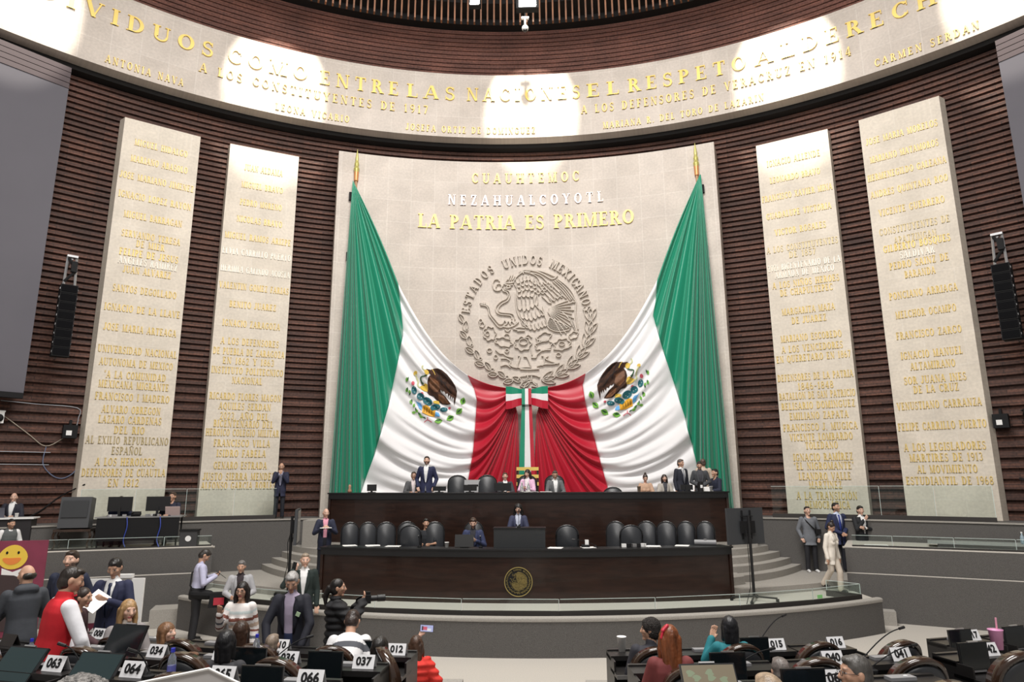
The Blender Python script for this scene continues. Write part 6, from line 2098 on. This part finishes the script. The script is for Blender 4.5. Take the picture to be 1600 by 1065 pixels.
        # lapels along the opening
        def ysurf(xx, zz, inf):
            rr = RINGS
            for r0, r1 in zip(rr, rr[1:]):
                if zz <= r1[0] or r1 is rr[-1]:
                    t_ = max(0, min(1, (zz - r0[0]) / (r1[0] - r0[0]))); A_ = (r0[1] + (r1[1] - r0[1]) * t_) * k + inf; B_ = (r0[2] + (r1[2] - r0[2]) * t_) * k + inf; C_ = (r0[3] + (r1[3] - r0[3]) * t_) * k
                    q_ = max(0.02, 1 - min(1, abs(xx) * k / A_) ** 2.35); yb = B_ * q_ ** (1 / 2.35) - C_
                    if fem and .22 < zz < .42: yb += .035 * k * (1 - abs(zz - .32) / .10)
                    return yb
        lm = MB()
        for s in (-1, 1):
            prof = [(.10, .012, .02), (.22, .030, .05), (.36, .050, .072), (.44, .062, .050), (.50, .068, .030), (.535, .062, .022)]
            if vopen is False: prof = prof[2:]
            if vopen == 2: prof = [(z, max(xi, .055), wd) for z, xi, wd in prof]
            vs = []
            for z, xi, wd in prof:
                for xx in (xi, xi + wd * .5, xi + wd): vs.append(T((s * xx * k, -(ysurf(xx, min(z, .50), .022) + .007), z * k)))
            lm.add(vs, [f_ for i in range(len(prof) - 1) for f_ in ((3 * i, 3 * i + 1, 3 * i + 4, 3 * i + 3), (3 * i + 1, 3 * i + 2, 3 * i + 5, 3 * i + 4))])
        lo = lm.build('lapel', cm, root, True); md = lo.modifiers.new('t', 'SOLIDIFY'); md.thickness = .008; md.offset = 0
        if tie:
            tm = MB()
            vs = []
            for z, wd in ((.515, .017), (.49, .022), (.465, .015), (.30, .030), (.12, .036), (.04, .030)):
                yy = -(ysurf(0, z, .004) + .010)
                vs += [T((-wd * k, yy, z * k)), T((wd * k, yy, z * k))]
            tm.add(vs, [(2 * i, 2 * i + 1, 2 * i + 3, 2 * i + 2) for i in range(5)])
            to = tm.build('tie', cloth(tie, .5), root, True); md = to.modifiers.new('t', 'SOLIDIFY'); md.thickness = .012
        cl = MB()
        for s in (1, -1):
            S_, E_, W_ = J[s]; d = (W_ - E_).normalized(); cap(cl, W_ - d * .03, W_ - d * .002, .038 * k, .038 * k)
        finish('shirt_cuff', cl, cloth(shirt), .012)
    elif top == 'vest':
        sm_ = MB(); torso(sm_, .004)
        for s in (1, -1): arm(sm_, s, .020, .93)
        finish('shirt', sm_, cloth(shirt), .014)
        vm = MB(); torso(vm, .026, -.22, .53, .012); cap(vm, T((-wsh * .72, 0, sh_z)), T((wsh * .72, 0, sh_z)), .070 * k); cap(vm, T((0, .014, .5 * k)), T((0, .008, .578 * k)), .082 * k, .076 * k)
        def cutv(c):
            p = Tinv(c) / k
            return p.z > .60 or (p.y < 0 and abs(p.x) < .05 and p.z > .52)
        finish('vest', vm, cm, .012, cutv)
    else:
        tm = MB(); torso(tm, .014 if top != 'puffy' else .035, -.20 if pose != 'sit' and not tuck else (-.13 if not tuck else -.03), .535, .012)
        up = {'long': 1.0, 'short': 0.2, 'none': 0}[sleeves]
        for s in (1, -1):
            if sleeves == 'short': S_, E_, W_ = J[s]; cap(tm, S_, S_.lerp(E_, .75), .068 * k, .060 * k)
            elif sleeves == 'long': arm(tm, s, .017 if top != 'puffy' else .035)
        if top == 'hood':
            cap(tm, T((-.07, .07, .53 * k)), T((.07, .07, .53 * k)), .055); cap(tm, T((0, .015, .5 * k)), T((0, .01, .565 * k)), .085 * k, .082 * k)
        elif top == 'collar': cap(tm, T((0, .012, .5 * k)), T((0, .006, .57 * k)), .068 * k, .063 * k)
        elif top == 'puffy': cap(tm, T((0, .012, .5 * k)), T((0, .006, .57 * k)), .085 * k, .08 * k)

        def cut2(c):
            p = Tinv(c) / k
            return p.z > .60 or (p.y < -.0 and abs(p.x) < .055 and p.z > .50 and top in ('collar', 'hood', 'puffy'))
        mm = [cm]
        if stripes: mm = [cm] + [cloth(c) for c in stripes[0]]
        o = finish('jacket' if top in ('puffy', 'hood') else 'shirt', tm, mm, max(vox, .012), cut2)
        if stripes:
            for pgn in o.data.polygons:
                c = pgn.center
                # distance along the sleeve or up the torso
                p = Tinv(c) / k; best = p.z
                for s in (1, -1):
                    S_, E_, W_ = J[s]
                    if abs(p.x) > .19 or (p - Tinv(W_) / k).length < .22 or (p - Tinv(E_) / k).length < .10:
                        dE = (Vector(c) - E_); L1 = (E_ - S_); t1 = max(0, min(1, (Vector(c) - S_).dot(L1) / L1.length_squared)); L2 = W_ - E_; t2 = max(0, min(1, dE.dot(L2) / L2.length_squared))
                        d1 = (Vector(c) - S_ - L1 * t1).length; d2 = (dE - L2 * t2).length
                        if min(d1, d2) < .085 and (s * p.x > .12): best = .46 - (.29 * t1 if d1 < d2 else .29 + .27 * t2); break
                idx = 0
                for z0, z1, ii in stripes[1]:
                    if z0 < best < z1: idx = ii
                pgn.material_index = idx
        if top == 'puffy':
            for v in o.data.vertices:
                p = Tinv(v.co); v.co += (TR @ Vector((p.x, p.y, 0)).normalized()) * .012 * sin(p.z * 75)
    pm = MB()
    torso(pm, .006 if not tuck else .024, -.13, .10)
    for s in (1, -1): leg(pm, s, .008, .022 if fem and legs else .012)
    finish('trousers', pm, cloth(pants), .016)
    for s in (1, -1):
        an = LG[s][2]
        fm = MB(); cap(fm, an + Vector((0, .02, -.035)), an + Vector((s * .012, -.15 * k, -.050)), .042, .034); cap(fm, an + Vector((0, .01, 0)), an + Vector((0, .0, -.02)), .048)
        fo = finish('shoe', fm, cloth(shoes, .4), .013, None, 2)
    if glasses:
        gm = MB()
        for s in (-1, 1):
            gm.tube([Hd((s * .032 + .023 * cos(a), -.104, .010 + .017 * sin(a))) for a in [2 * pi * i / 14 for i in range(15)]], .0022, 5, caps=False)
            gm.tube([Hd((s * .056, -.102, .012)), Hd((s * .078, -.02, .012)), Hd((s * .082, .02, .006))], .002, 5)
        gm.tube([Hd((-.009, -.106, .014)), Hd((.009, -.106, .014))], .002, 5)
        gm.build('glasses', m_black, root)
    MW = Matrix.Translation((x, y, zf)) @ Matrix.Rotation(rz, 4, 'Z')
    r_ = {'root': root, 'L': MW @ J[1][2], 'R': MW @ J[-1][2], 'Ld': MW.to_3x3() @ (J[1][2] - J[1][1]).normalized(), 'Rd': MW.to_3x3() @ (J[-1][2] - J[-1][1]).normalized(),
          'T': lambda p: MW @ T(p), 'H': lambda p: MW @ Hd(p), 'HM': MW.to_3x3() @ HR, 'TM': MW.to_3x3() @ TR}
    return r_


def add_part(p, name, m, fn):
    """extra small part fixed to the person (badge, hair clip), built in world space"""
    b = MB(); fn(b)
    inv = (Matrix.Translation(p['root'].location) @ Matrix.Rotation(p['root'].rotation_euler[2], 4, 'Z')).inverted()
    b.v = [tuple(inv @ Vector(v)) for v in b.v]
    return b.build(name, m, p['root'])


def phone(label, c, M3, lit=False, w_=.075, h=.15):
    t = thing('mobile_phone', label, 'phone', tuple(c)); 
    b = MB(); b.box((0, 0, 0), (w_, .009, h), M=M3); b.build('casing', m_black, t)
    q = M3 @ Vector((0, -.0052, 0))
    b = MB(); b.box(tuple(q), (w_ * .92, .001, h * .93), M=M3); b.build('screen', mat('phone_screen_lit', (.1, .1, .1), .3, emit=(.35, .38, .62), estr=1.0) if lit else m_screen_off, t)
    if lit:
        for k_, (u, v, su, sv, cc) in enumerate(((-.0, -.02, .04, .05, (.62, .1, .16)), (.015, .03, .03, .05, (.75, .75, .78)), (.0, -.055, .05, .02, (.06, .04, .05)))):
            q = M3 @ Vector((u, -.0062, v)); b = MB(); b.box(tuple(q), (su, .0008, sv), M=M3); b.build('picture', mat('phone_picture_%d' % k_, (.05, .05, .05), .3, emit=cc, estr=.9), t)
    return t


BLK = (.012, .010, .009); BRN = (.045, .022, .012); GRY = (.30, .29, .28); DGR = (.09, .085, .08)
NAVY = (.014, .018, .045); CHAR = (.022, .022, .026)
# ---------- seats and floor, left
P_ = person('man in red vest and white shirt, back to the camera, standing over the left desks', -4.26, 6.6, .60, 1.80, 2.45, lean=.16, head=(-.15, .25), arms=('reach', 'reach'), skin='m', hair=('crop', (.02, .014, .011)), top='vest', col=(.56, .012, .022), shirt=(.80, .80, .84), vox=.009)
person('bald man in dark hooded jacket seen from behind, face turned left', -5.60, 8.0, .60, 1.66, -2.3, lean=.1, head=(.5, .1), skin='m', hair=('bald', (.03, .025, .02)), top='hood', col=(.045, .05, .06), pants=(.04, .035, .03), arms=('hold', 'hold'), vox=.009)
p = person('smiling woman with dark tied hair and red clip, leaning out beyond the red vest', -4.82, 7.55, .60, 1.50, 1.75, lean=.34, head=(-.1, .0), skin='m', hair=('tail', (.03, .018, .014)), fem=True, top='top', col=(.05, .02, .025), arms=('desk', 'desk'), vox=.009)
add_part(p, 'hair_clip', cloth((.5, .02, .03)), lambda b: cap(b, p['H']((-.075, .06, .03)), p['H']((-.085, .10, .02)), .016))
person('bearded man in navy suit standing upright before the grey wall at left, facing the camera', -6.24, 9.65, .42, 1.85, .15, arms=('back', 'back'), skin='l', hair=('short', (.03, .018, .012)), beard=.75, tie=None, vox=.010, head=(0, -.02))
p = person('man in navy suit and tie reading white papers, standing before the white poster', -5.40, 9.35, .42, 1.78, .12, head=(.05, .45), arms=('hold', 'hold'), skin='m', hair=('short', BLK), col=(.018, .022, .06), tie=(.012, .02, .06), vox=.009)
c = (p['L'] + p['R']) / 2 + p['TM'] @ Vector((-.02, -.10, .02))
t = thing('paper_sheet', 'white papers held by the man in navy suit and tie', 'paper', tuple(c), .12)
for k_ in range(2): b = MB(); b.box((0, -.01 * k_, 0), (.21, .003, .30), M=RY(.55) @ RX(-.9 - .05 * k_)); b.build('sheet', m_paper, t)
person('woman with long blonde hair in grey blazer behind the raised display', -4.30, 7.88, .42, 1.66, .75, 'sit', lean=.08, head=(.15, .05), skin='l', hair=('long', (.36, .22, .10)), fem=True, top='suit', col=(.26, .24, .24), shirt=(.5, .45, .4), arms=('desk', 'desk'), seat=.60, vox=.009)
person('smiling woman with light brown hair and cream top looking to the right', -3.74, 7.75, .42, 1.60, 1.25, 'sit', lean=-.02, seat=.40, head=(.1, -.15), skin='l', hair=('bob', (.17, .085, .04)), fem=True, top='top', col=(.62, .50, .36), arms=('lap', 'lap'), vox=.009)
p = person('man in lavender shirt and black trousers with shoulder bag, bowed over a tablet', -6.85, 14.6, 0.0, 1.84, 2.15, lean=.10, tuck=True, head=(.0, .75), skin='m', hair=('short', (.03, .025, .022)), top='collar', col=(.50, .50, .66), pants=(.013, .013, .016), arms=('hold', 'hold'))
b = MB(); t = thing('shoulder_bag', 'black shoulder bag on the hip of the man in lavender shirt', 'bag', tuple(p['T']((-.20, -.06, -.02)))); cap(b, (-.12, 0, .02), (.14, .02, 0), .13, .13); o = b.build('bag', m_blackm, t); o.scale = (1, .8, .75)
b = MB(); b.tube([p['T'](q) - Vector(t.location) for q in ((-.20, -.10, .02), (-.06, -.16, .25), (.10, -.10, .46), (.14, .03, .49), (.06, .15, .38), (-.10, .16, .15), (-.2, .05, -.02))], .018, 6); b.build('strap', m_blackm, t)
c = (p['L'] + p['R']) / 2 + p['TM'] @ Vector((0, -.12, .03)); phone('dark blue tablet held by the man in lavender shirt', c, RZ(2.15) @ RX(-.9), w_=.16, h=.24)
p = person('grey haired man in light grey blazer sitting on the dais edge with a phone', -5.80, 14.30, 0.0, 1.74, .35, 'sit', lean=.05, head=(-.1, .12), skin='m', hair=('short', (.16, .15, .145)), beard=.35, top='suit', col=(.40, .40, .42), shirt=(.03, .02, .025), pants=(.12, .12, .13), arms=('lap', 'lap'), seat=.72)
phone('small black phone in the hands of the man in light grey blazer', (p['L'] + p['R']) / 2 + Vector((0, -.12, .04)), RX(-.5))
t = thing('camera_bag', 'dark camera bag with red patch beside the man in light grey blazer', 'bag', (-6.25, 14.35, .72), .3); b = MB(); b.box((0, 0, .14), (.36, .22, .28), taper=.85); b.build('bag', m_blackm, t); b = MB(); b.box((.02, -.115, .12), (.2, .012, .14)); b.build('red_patch', cloth((.45, .03, .05)), t)
p = person('woman with long black hair and glasses in a striped white, brown and grey sweater', -3.44, 8.92, .42, 1.53, .1, head=(.0, .10), skin='m', hair=('long', (.012, .009, .008)), fem=True, top='top', col=(.74, .70, .68), arms=('down', 'up'), glasses=True, pants=(.03, .03, .04), vox=.009, curl=.15,
           stripes=([(.20, .07, .05), (.50, .38, .30), (.10, .11, .13), (.55, .62, .62)], [(.40, .43, 4), (.30, .345, 1), (.20, .25, 2), (.12, .15, 1), (.02, .06, 3), (-.1, -.06, 1)]))
p = person('tall grey haired man in black suit looking down, hands on the front desk', -2.72, 8.78, .42, 1.69, .05, lean=.12, head=(.1, .5), skin='m', hair=('short', (.33, .32, .31)), col=(.010, .011, .020), shirt=(.42, .36, .48), pants=(.02, .03, .08), arms=('reach', 'reach'), vox=.009, vopen=2)
add_part(p, 'green_badge', mat('badge_green', (.45, .62, .40), .5), lambda b: b.box(tuple(p['T']((.12, -.145, .33))), (.05, .008, .05), M=p['TM'] @ RY(.4)))
p = person('older man in dark green suit with a phone at his ear before the dais', -4.22, 13.55, 0.0, 1.86, .25, head=(.15, .05), skin='l', hair=('crop', (.30, .24, .18)), col=(.012, .022, .020), shirt=(.82, .82, .82), arms=('down', 'ear'))
phone('black phone at the ear of the man in dark green suit', p['R'] + Vector((0.03, -.01, .09)), RY(.2))
p = person('woman in black jacket with black ponytail aiming a long-lens camera to the right', -2.19, 8.85, .42, 1.58, 1.95, head=(-.1, .05), skin='m', hair=('tail', BLK), fem=True, top='puffy', col=(.010, .010, .012), arms=('camera', 'camera'), pants=(.012, .012, .014), vox=.009)
c = (p['L'] + p['R']) / 2 + p['TM'] @ Vector((0, -.07, .03)); t = thing('photo_camera', 'black photo camera with long lens held by the woman in black jacket', 'camera', tuple(c), 1.95)
b = MB(); b.box((0, 0, 0), (.14, .07, .10)); b.box((0, 0, .065), (.06, .06, .04)); b.build('camera_body', m_blackm, t); b = MB(); b.tube([(0, -.03, 0), (0, -.12, 0), (0, -.125, 0), (0, -.22, 0)], [.036, .036, .042, .044], 16); b.build('lens', m_black, t); b = MB(); b.tube([(0, -.221, 0), (0, -.224, 0)], .036, 16); b.build('lens_glass', m_screen_off, t)
person('person in white and grey striped sweater bending forward, back to the camera', -1.75, 7.68, .42, 1.76, pi + .1, 'sit', lean=.80, seat=.58, head=(0, .5), skin='m', hair=('short', (.03, .018, .014)), top='top', col=(.72, .72, .73), arms=('desk', 'desk'), vox=.010, stripes=([(.08, .085, .10)], [(.33, .40, 1), (.14, .17, 1)]))
person('woman with straight black hair and magenta top seen from behind, beyond number card 037', -1.30, 7.34, .42, 1.62, pi - .2, 'sit', seat=.33, lean=.08, head=(0, .05), skin='d', hair=('bob', BLK), fem=True, top='top', col=(.55, .02, .22), sleeves='none', arms=('desk', 'desk'), vox=.009)
p = person('woman in red puffer jacket crouching by the aisle, back to the camera, raising a phone', -1.17, 8.80, .42, 1.60, pi - .1, 'sit', seat=.06, lean=.05, head=(.1, 0), skin='l', hair=('long', (.06, .03, .018)), fem=True, top='puffy', col=(.62, .03, .02), arms=(((.02, -.20, .02), (-.12, -.28, .29)), ((.16, -.02, -.26), (.02, -.22, -.30))), vox=.009)
phone('raised phone with lit screen held up by the woman in red puffer jacket', p['L'] + Vector((.09, -.02, .09)), RY(pi / 2 + .05), True, .085, .175)
person('black haired woman seen from behind in the second row of the left block', -2.57, 6.62, .60, 1.62, pi, 'sit', seat=.36, hair=('bob', (.010, .010, .012)), fem=True, top='top', col=(.03, .03, .035), arms=('desk', 'desk'), vox=.010)
person('brown haired woman in dark red seen from behind in front of the striped sweater', -2.92, 7.75, .42, 1.66, pi + .2, 'sit', hair=('bob', (.045, .022, .013)), fem=True, top='top', col=(.09, .008, .012), arms=('desk', 'desk'), vox=.010, seat=.39)
person('person with thinning brown hair slumped low in the second row, left block', -2.90, 6.42, .60, 1.54, pi - .3, 'sit', seat=.24, lean=.22, skin='l', hair=('crop', (.12, .055, .03)), top='collar', col=(.05, .05, .06), arms=('desk', 'desk'), vox=.010)
person('man with thin greyish hair low in a front row chair before the tall man', -2.56, 7.72, .42, 1.58, pi, 'sit', seat=.30, lean=.05, skin='l', hair=('crop', (.22, .17, .13)), top='collar', col=(.12, .02, .03), arms=('desk', 'desk'), vox=.010)
person('grey curly haired head at the bottom left edge of the picture, seen from behind', -.885, 1.95, 1.30, 1.72, pi, 'sit', skin='m', hair=('curly', (.20, .19, .18)), top='collar', col=(.05, .05, .06), arms=('lap', 'lap'), vox=.008, seat=.42)
person('dark haired person in black coat cut by the left edge, holding pale papers', -5.62, 7.25, .60, 1.50, pi, hair=('bob', BLK), top='top', col=(.015, .014, .014), arms=('hold', 'hold'))
person('seated man with dark hair at the left edge behind the blank card', -5.14, 6.72, .60, 1.66, pi + .5, 'sit', head=(-.6, 0), hair=('crop', BLK), top='collar', col=(.5, .5, .55), arms=('desk', 'desk'), seat=.50)
# ---------- seats, right
p = person('woman with long red-brown hair and red ribbon seen from behind, right block', 1.50, 6.32, .60, 1.62, pi + .1, 'sit', lean=.03, skin='l', hair=('long', (.20, .058, .018)), fem=True, top='top', col=(.16, .03, .03), arms=('desk', 'desk'), vox=.009, seat=.48)
add_part(p, 'hair_ribbon', cloth((.55, .02, .05), .4), lambda b: (cap(b, p['H']((.03, .06, .125)), p['H']((.075, .07, .085)), .016), cap(b, p['H']((.075, .07, .085)), p['H']((.095, .075, .02)), .010)))
person('dark haired person in the right front row near the paper cup, face turned left', 1.55, 7.72, .42, 1.60, pi, 'sit', lean=.05, head=(1.25, .05), skin='m', hair=('curly', (.02, .015, .013)), top='collar', col=(.03, .03, .04), arms=('desk', 'desk'), vox=.009)
person('dark haired woman in teal sleeve raising a hand, right front row', 2.42, 7.85, .42, 1.62, pi, 'sit', skin='m', hair=('bob', (.015, .015, .018)), fem=True, top='top', col=(.01, .16, .19), arms=(((.12, -.12, -.17), (.02, -.20, .05)), 'desk'), vox=.009, curl=.1)
person('balding man with thin fair hair at the bottom right of centre, seen from behind', 1.49, 3.60, .96, 1.66, pi, 'sit', seat=.40, skin='l', hair=('crop', (.34, .25, .17)), top='collar', col=(.10, .10, .12), arms=('lap', 'lap'), vox=.008)
person('grey haired man behind the arched chair left of number card 040', 2.42, 6.28, .60, 1.58, pi, 'sit', seat=.25, skin='m', hair=('short', (.15, .13, .12)), top='collar', col=(.05, .05, .06), arms=('desk', 'desk'), vox=.009)
person('man with grey hair and glasses in navy jacket, seen in profile facing left, right block', 2.49, 4.95, .78, 1.66, -1.9, 'sit', seat=.36, head=(.25, .02), skin='m', hair=('short', (.08, .075, .07)), top='collar', col=(.02, .03, .06), arms=('lap', 'lap'), glasses=True, vox=.008)
# ---------- presidium
p = person('man in navy suit and pink shirt standing with papers left of the presidium desk', -4.86, 16.75, 1.0, 1.60, .35, head=(.25, .1), skin='l', hair=('bald', (.05, .035, .03)), col=(.02, .024, .05), shirt=(.75, .33, .42), arms=('hold', 'hold'), vopen=2)
paper('white papers in the hands of the man in pink shirt', tuple((p['L'] + p['R']) / 2 + Vector((.03, -.11, .02))), .3, .26, .2, 2)
person('man in black T-shirt half hidden behind the front-turned chair at the presidium desk', -2.42, 16.95, 1.0, 1.66, .1, 'sit', head=(.1, .1), skin='m', hair=('short', BLK), top='top', col=(.012, .014, .018), sleeves='short', arms=('desk', 'desk'))
p = person('bearded man in blue jacket seated at the presidium desk looking at a phone', -1.22, 16.55, 1.0, 1.74, .05, 'sit', lean=.05, head=(0, .35), skin='l', hair=('short', (.05, .028, .018)), beard=.7, col=(.03, .04, .10), shirt=(.02, .02, .03), arms=('hold', 'hold'))
phone('phone held by the bearded man in blue jacket at the presidium desk', (p['L'] + p['R']) / 2 + Vector((0, -.08, .04)), RX(-.6))
person('woman with dark curly hair in navy jacket speaking at the black lectern', -.145, 16.62, 1.0, 1.70, 0, head=(0, .22), skin='l', hair=('big', (.012, .010, .010)), fem=True, col=(.035, .04, .085), shirt=(.45, .48, .58), arms=('desk', 'desk'), vopen=2)
# ---------- upper bench
person('man in grey suit seated, half hidden left of the standing man in navy', -3.22, 19.45, 2.18, 1.66, .2, 'sit', skin='m', hair=('short', (.05, .03, .02)), glasses=True, col=(.08, .08, .085), shirt=(.7, .6, .6), arms=('desk', 'desk'))
person('bearded man in navy suit standing behind the upper bench before the white cloth', -2.81, 19.2, 2.18, 1.77, .0, head=(.1, -.05), skin='l', hair=('short', (.03, .018, .014)), beard=.7, col=(.018, .022, .065), arms=('pocket', 'pocket'), pants=(.3, .3, .32))
person('man half hidden behind a monitor on the upper bench, left of the woman in pink', -.63, 20.0, 2.18, 1.60, .1, 'sit', skin='l', hair=('short', (.08, .045, .025)), col=(.05, .05, .06), arms=('desk', 'desk'))
person('woman with dark hair in pale pink jacket at the centre of the upper bench', .04, 19.3, 2.18, 1.66, -.25, 'sit', head=(-.2, .25), skin='l', hair=('long', (.022, .014, .012)), fem=True, col=(.72, .45, .62), shirt=(.75, .7, .72), arms=('mic', 'desk'), seat=.50)
person('man with glasses in grey suit and white shirt seated right of the woman in pink', .80, 19.3, 2.18, 1.68, .15, 'sit', lean=.08, head=(-.1, .3), skin='m', hair=('crop', (.07, .05, .04)), glasses=True, col=(.13, .135, .14), arms=('desk', 'desk'))
person('woman with hair in a bun and tan top seated on the upper bench', 3.33, 19.3, 2.18, 1.52, 0, 'sit', head=(0, .5), skin='l', hair=('bun', (.04, .028, .022)), fem=True, top='top', col=(.50, .32, .22), arms=('desk', 'desk'), seat=.42)
person('woman with long wavy dark hair and pale coat seated on the upper bench', 3.86, 19.3, 2.18, 1.50, 0, 'sit', head=(0, .1), skin='l', hair=('long', (.03, .018, .014)), fem=True, top='suit', col=(.40, .37, .33), shirt=(.05, .05, .06), arms=('desk', 'desk'), seat=.42)
person('man in dark suit and grey tie standing behind the right of the upper bench', 4.38, 19.55, 2.18, 1.66, .55, head=(.2, .1), skin='m', hair=('short', (.10, .08, .07)), col=(.016, .018, .03), tie=(.25, .26, .30), arms=('down', 'down'))
person('man in dark grey suit standing between two men right on the upper bench', 4.95, 19.72, 2.18, 1.60, -.15, head=(0, .3), skin='m', hair=('short', (.025, .02, .018)), beard=.3, col=(.055, .058, .065), shirt=(.05, .05, .06), arms=('front', 'front'))
person('person in beige shirt mostly hidden behind the man in dark grey suit', 5.24, 20.5, 2.18, 1.70, pi, skin='m', hair=('short', (.09, .06, .045)), top='collar', col=(.55, .45, .36), arms=('down', 'down'))
person('man in navy shirt in profile facing left, right end of the upper bench', 5.50, 20.0, 2.18, 1.68, -1.2, 'sit', lean=.10, skin='m', hair=('crop', BLK), top='collar', col=(.014, .018, .04), arms=('desk', 'desk'), seat=.50)
p = person('man in navy suit with hands at his mouth standing left of the flag panel', -7.38, 20.25, 2.18, 1.64, .3, head=(0, .25), skin='m', hair=('bald', (.02, .016, .014)), col=(.016, .018, .045), shirt=(.3, .3, .4), arms=('mouth', 'mouth'))
# ---------- right landing
p = person('young man in grey overshirt and black trousers with strap, leaning on the right wall', 7.66, 19.18, .82, 1.72, -.05, head=(.1, -.05), skin='l', hair=('crop', (.02, .014, .012)), top='collar', col=(.16, .17, .19), pants=(.016, .016, .02), arms=('pocket', 'pocket'), shoes=(.75, .75, .75))
add_part(p, 'strap', m_blackm, lambda b: b.tube([p['T'](q) for q in ((-.13, -.02, .52), (-.08, -.125, .42), (.02, -.15, .30), (.12, -.14, .20))], .016, 6))
t = thing('waist_bag', 'small black bag hanging at the side of the young man in grey overshirt', 'bag', tuple(p['T']((.19, -.12, .16)))); b = MB(); b.box((0, 0, 0), (.14, .09, .12)); b.build('bag', m_blackm, t)
person('man in navy suit and blue tie by the right wall behind the woman in cream', 8.40, 19.1, .82, 1.82, .15, head=(.35, -.05), skin='m', hair=('crop', BLK), beard=.5, col=(.018, .025, .075), shirt=(.55, .6, .75), tie=(.02, .04, .25), arms=('front', 'front'))
person('man in black suit covering his mouth with one hand against the right wall', 8.95, 18.9, .82, 1.74, .05, head=(0, .1), skin='l', hair=('short', BLK), col=(.012, .013, .016), arms=('cross', 'mouth'))
person('woman in cream suit and black shoes stepping down from the right landing', 7.26, 16.88, .65, 1.60, .55, lean=.06, head=(.1, .6), skin='m', hair=('bun', (.022, .014, .011)), fem=True, col=(.78, .72, .64), shirt=(.72, .66, .58), pants=(.56, .49, .41), arms=('down', 'down'), legs=((-.10, 0), (.22, .10)), vopen=False)
# ---------- left deck
person('bald man in dark suit behind a laptop at the left edge of the deck', -13.15, 17.2, 1.652, 1.66, .45, 'sit', skin='l', hair=('bald', (.06, .05, .045)), col=(.018, .018, .03), arms=('desk', 'desk'))
person('man in white shirt and grey vest seated below the deck edge at the far left', -12.15, 15.9, 1.652, 1.55, 1.0, 'sit', lean=.2, head=(.3, .1), skin='m', hair=('crop', BLK), beard=.5, top='vest', col=(.10, .11, .11), shirt=(.75, .75, .75), arms=('lap', 'lap'), seat=-.06)
person('person in dark jacket behind the right monitor of the equipment table', -9.22, 17.65, 1.652, 1.66, 0, 'sit', skin='m', hair=('short', (.05, .03, .02)), top='collar', col=(.014, .016, .035), arms=('desk', 'desk'))
person('person in dark blue jacket bent behind the left monitor of the equipment table', -10.45, 17.5, 1.652, 1.60, .4, 'sit', lean=.5, head=(0, .4), skin='m', hair=('short', BLK), top='puffy', col=(.014, .020, .055), arms=('desk', 'desk'))
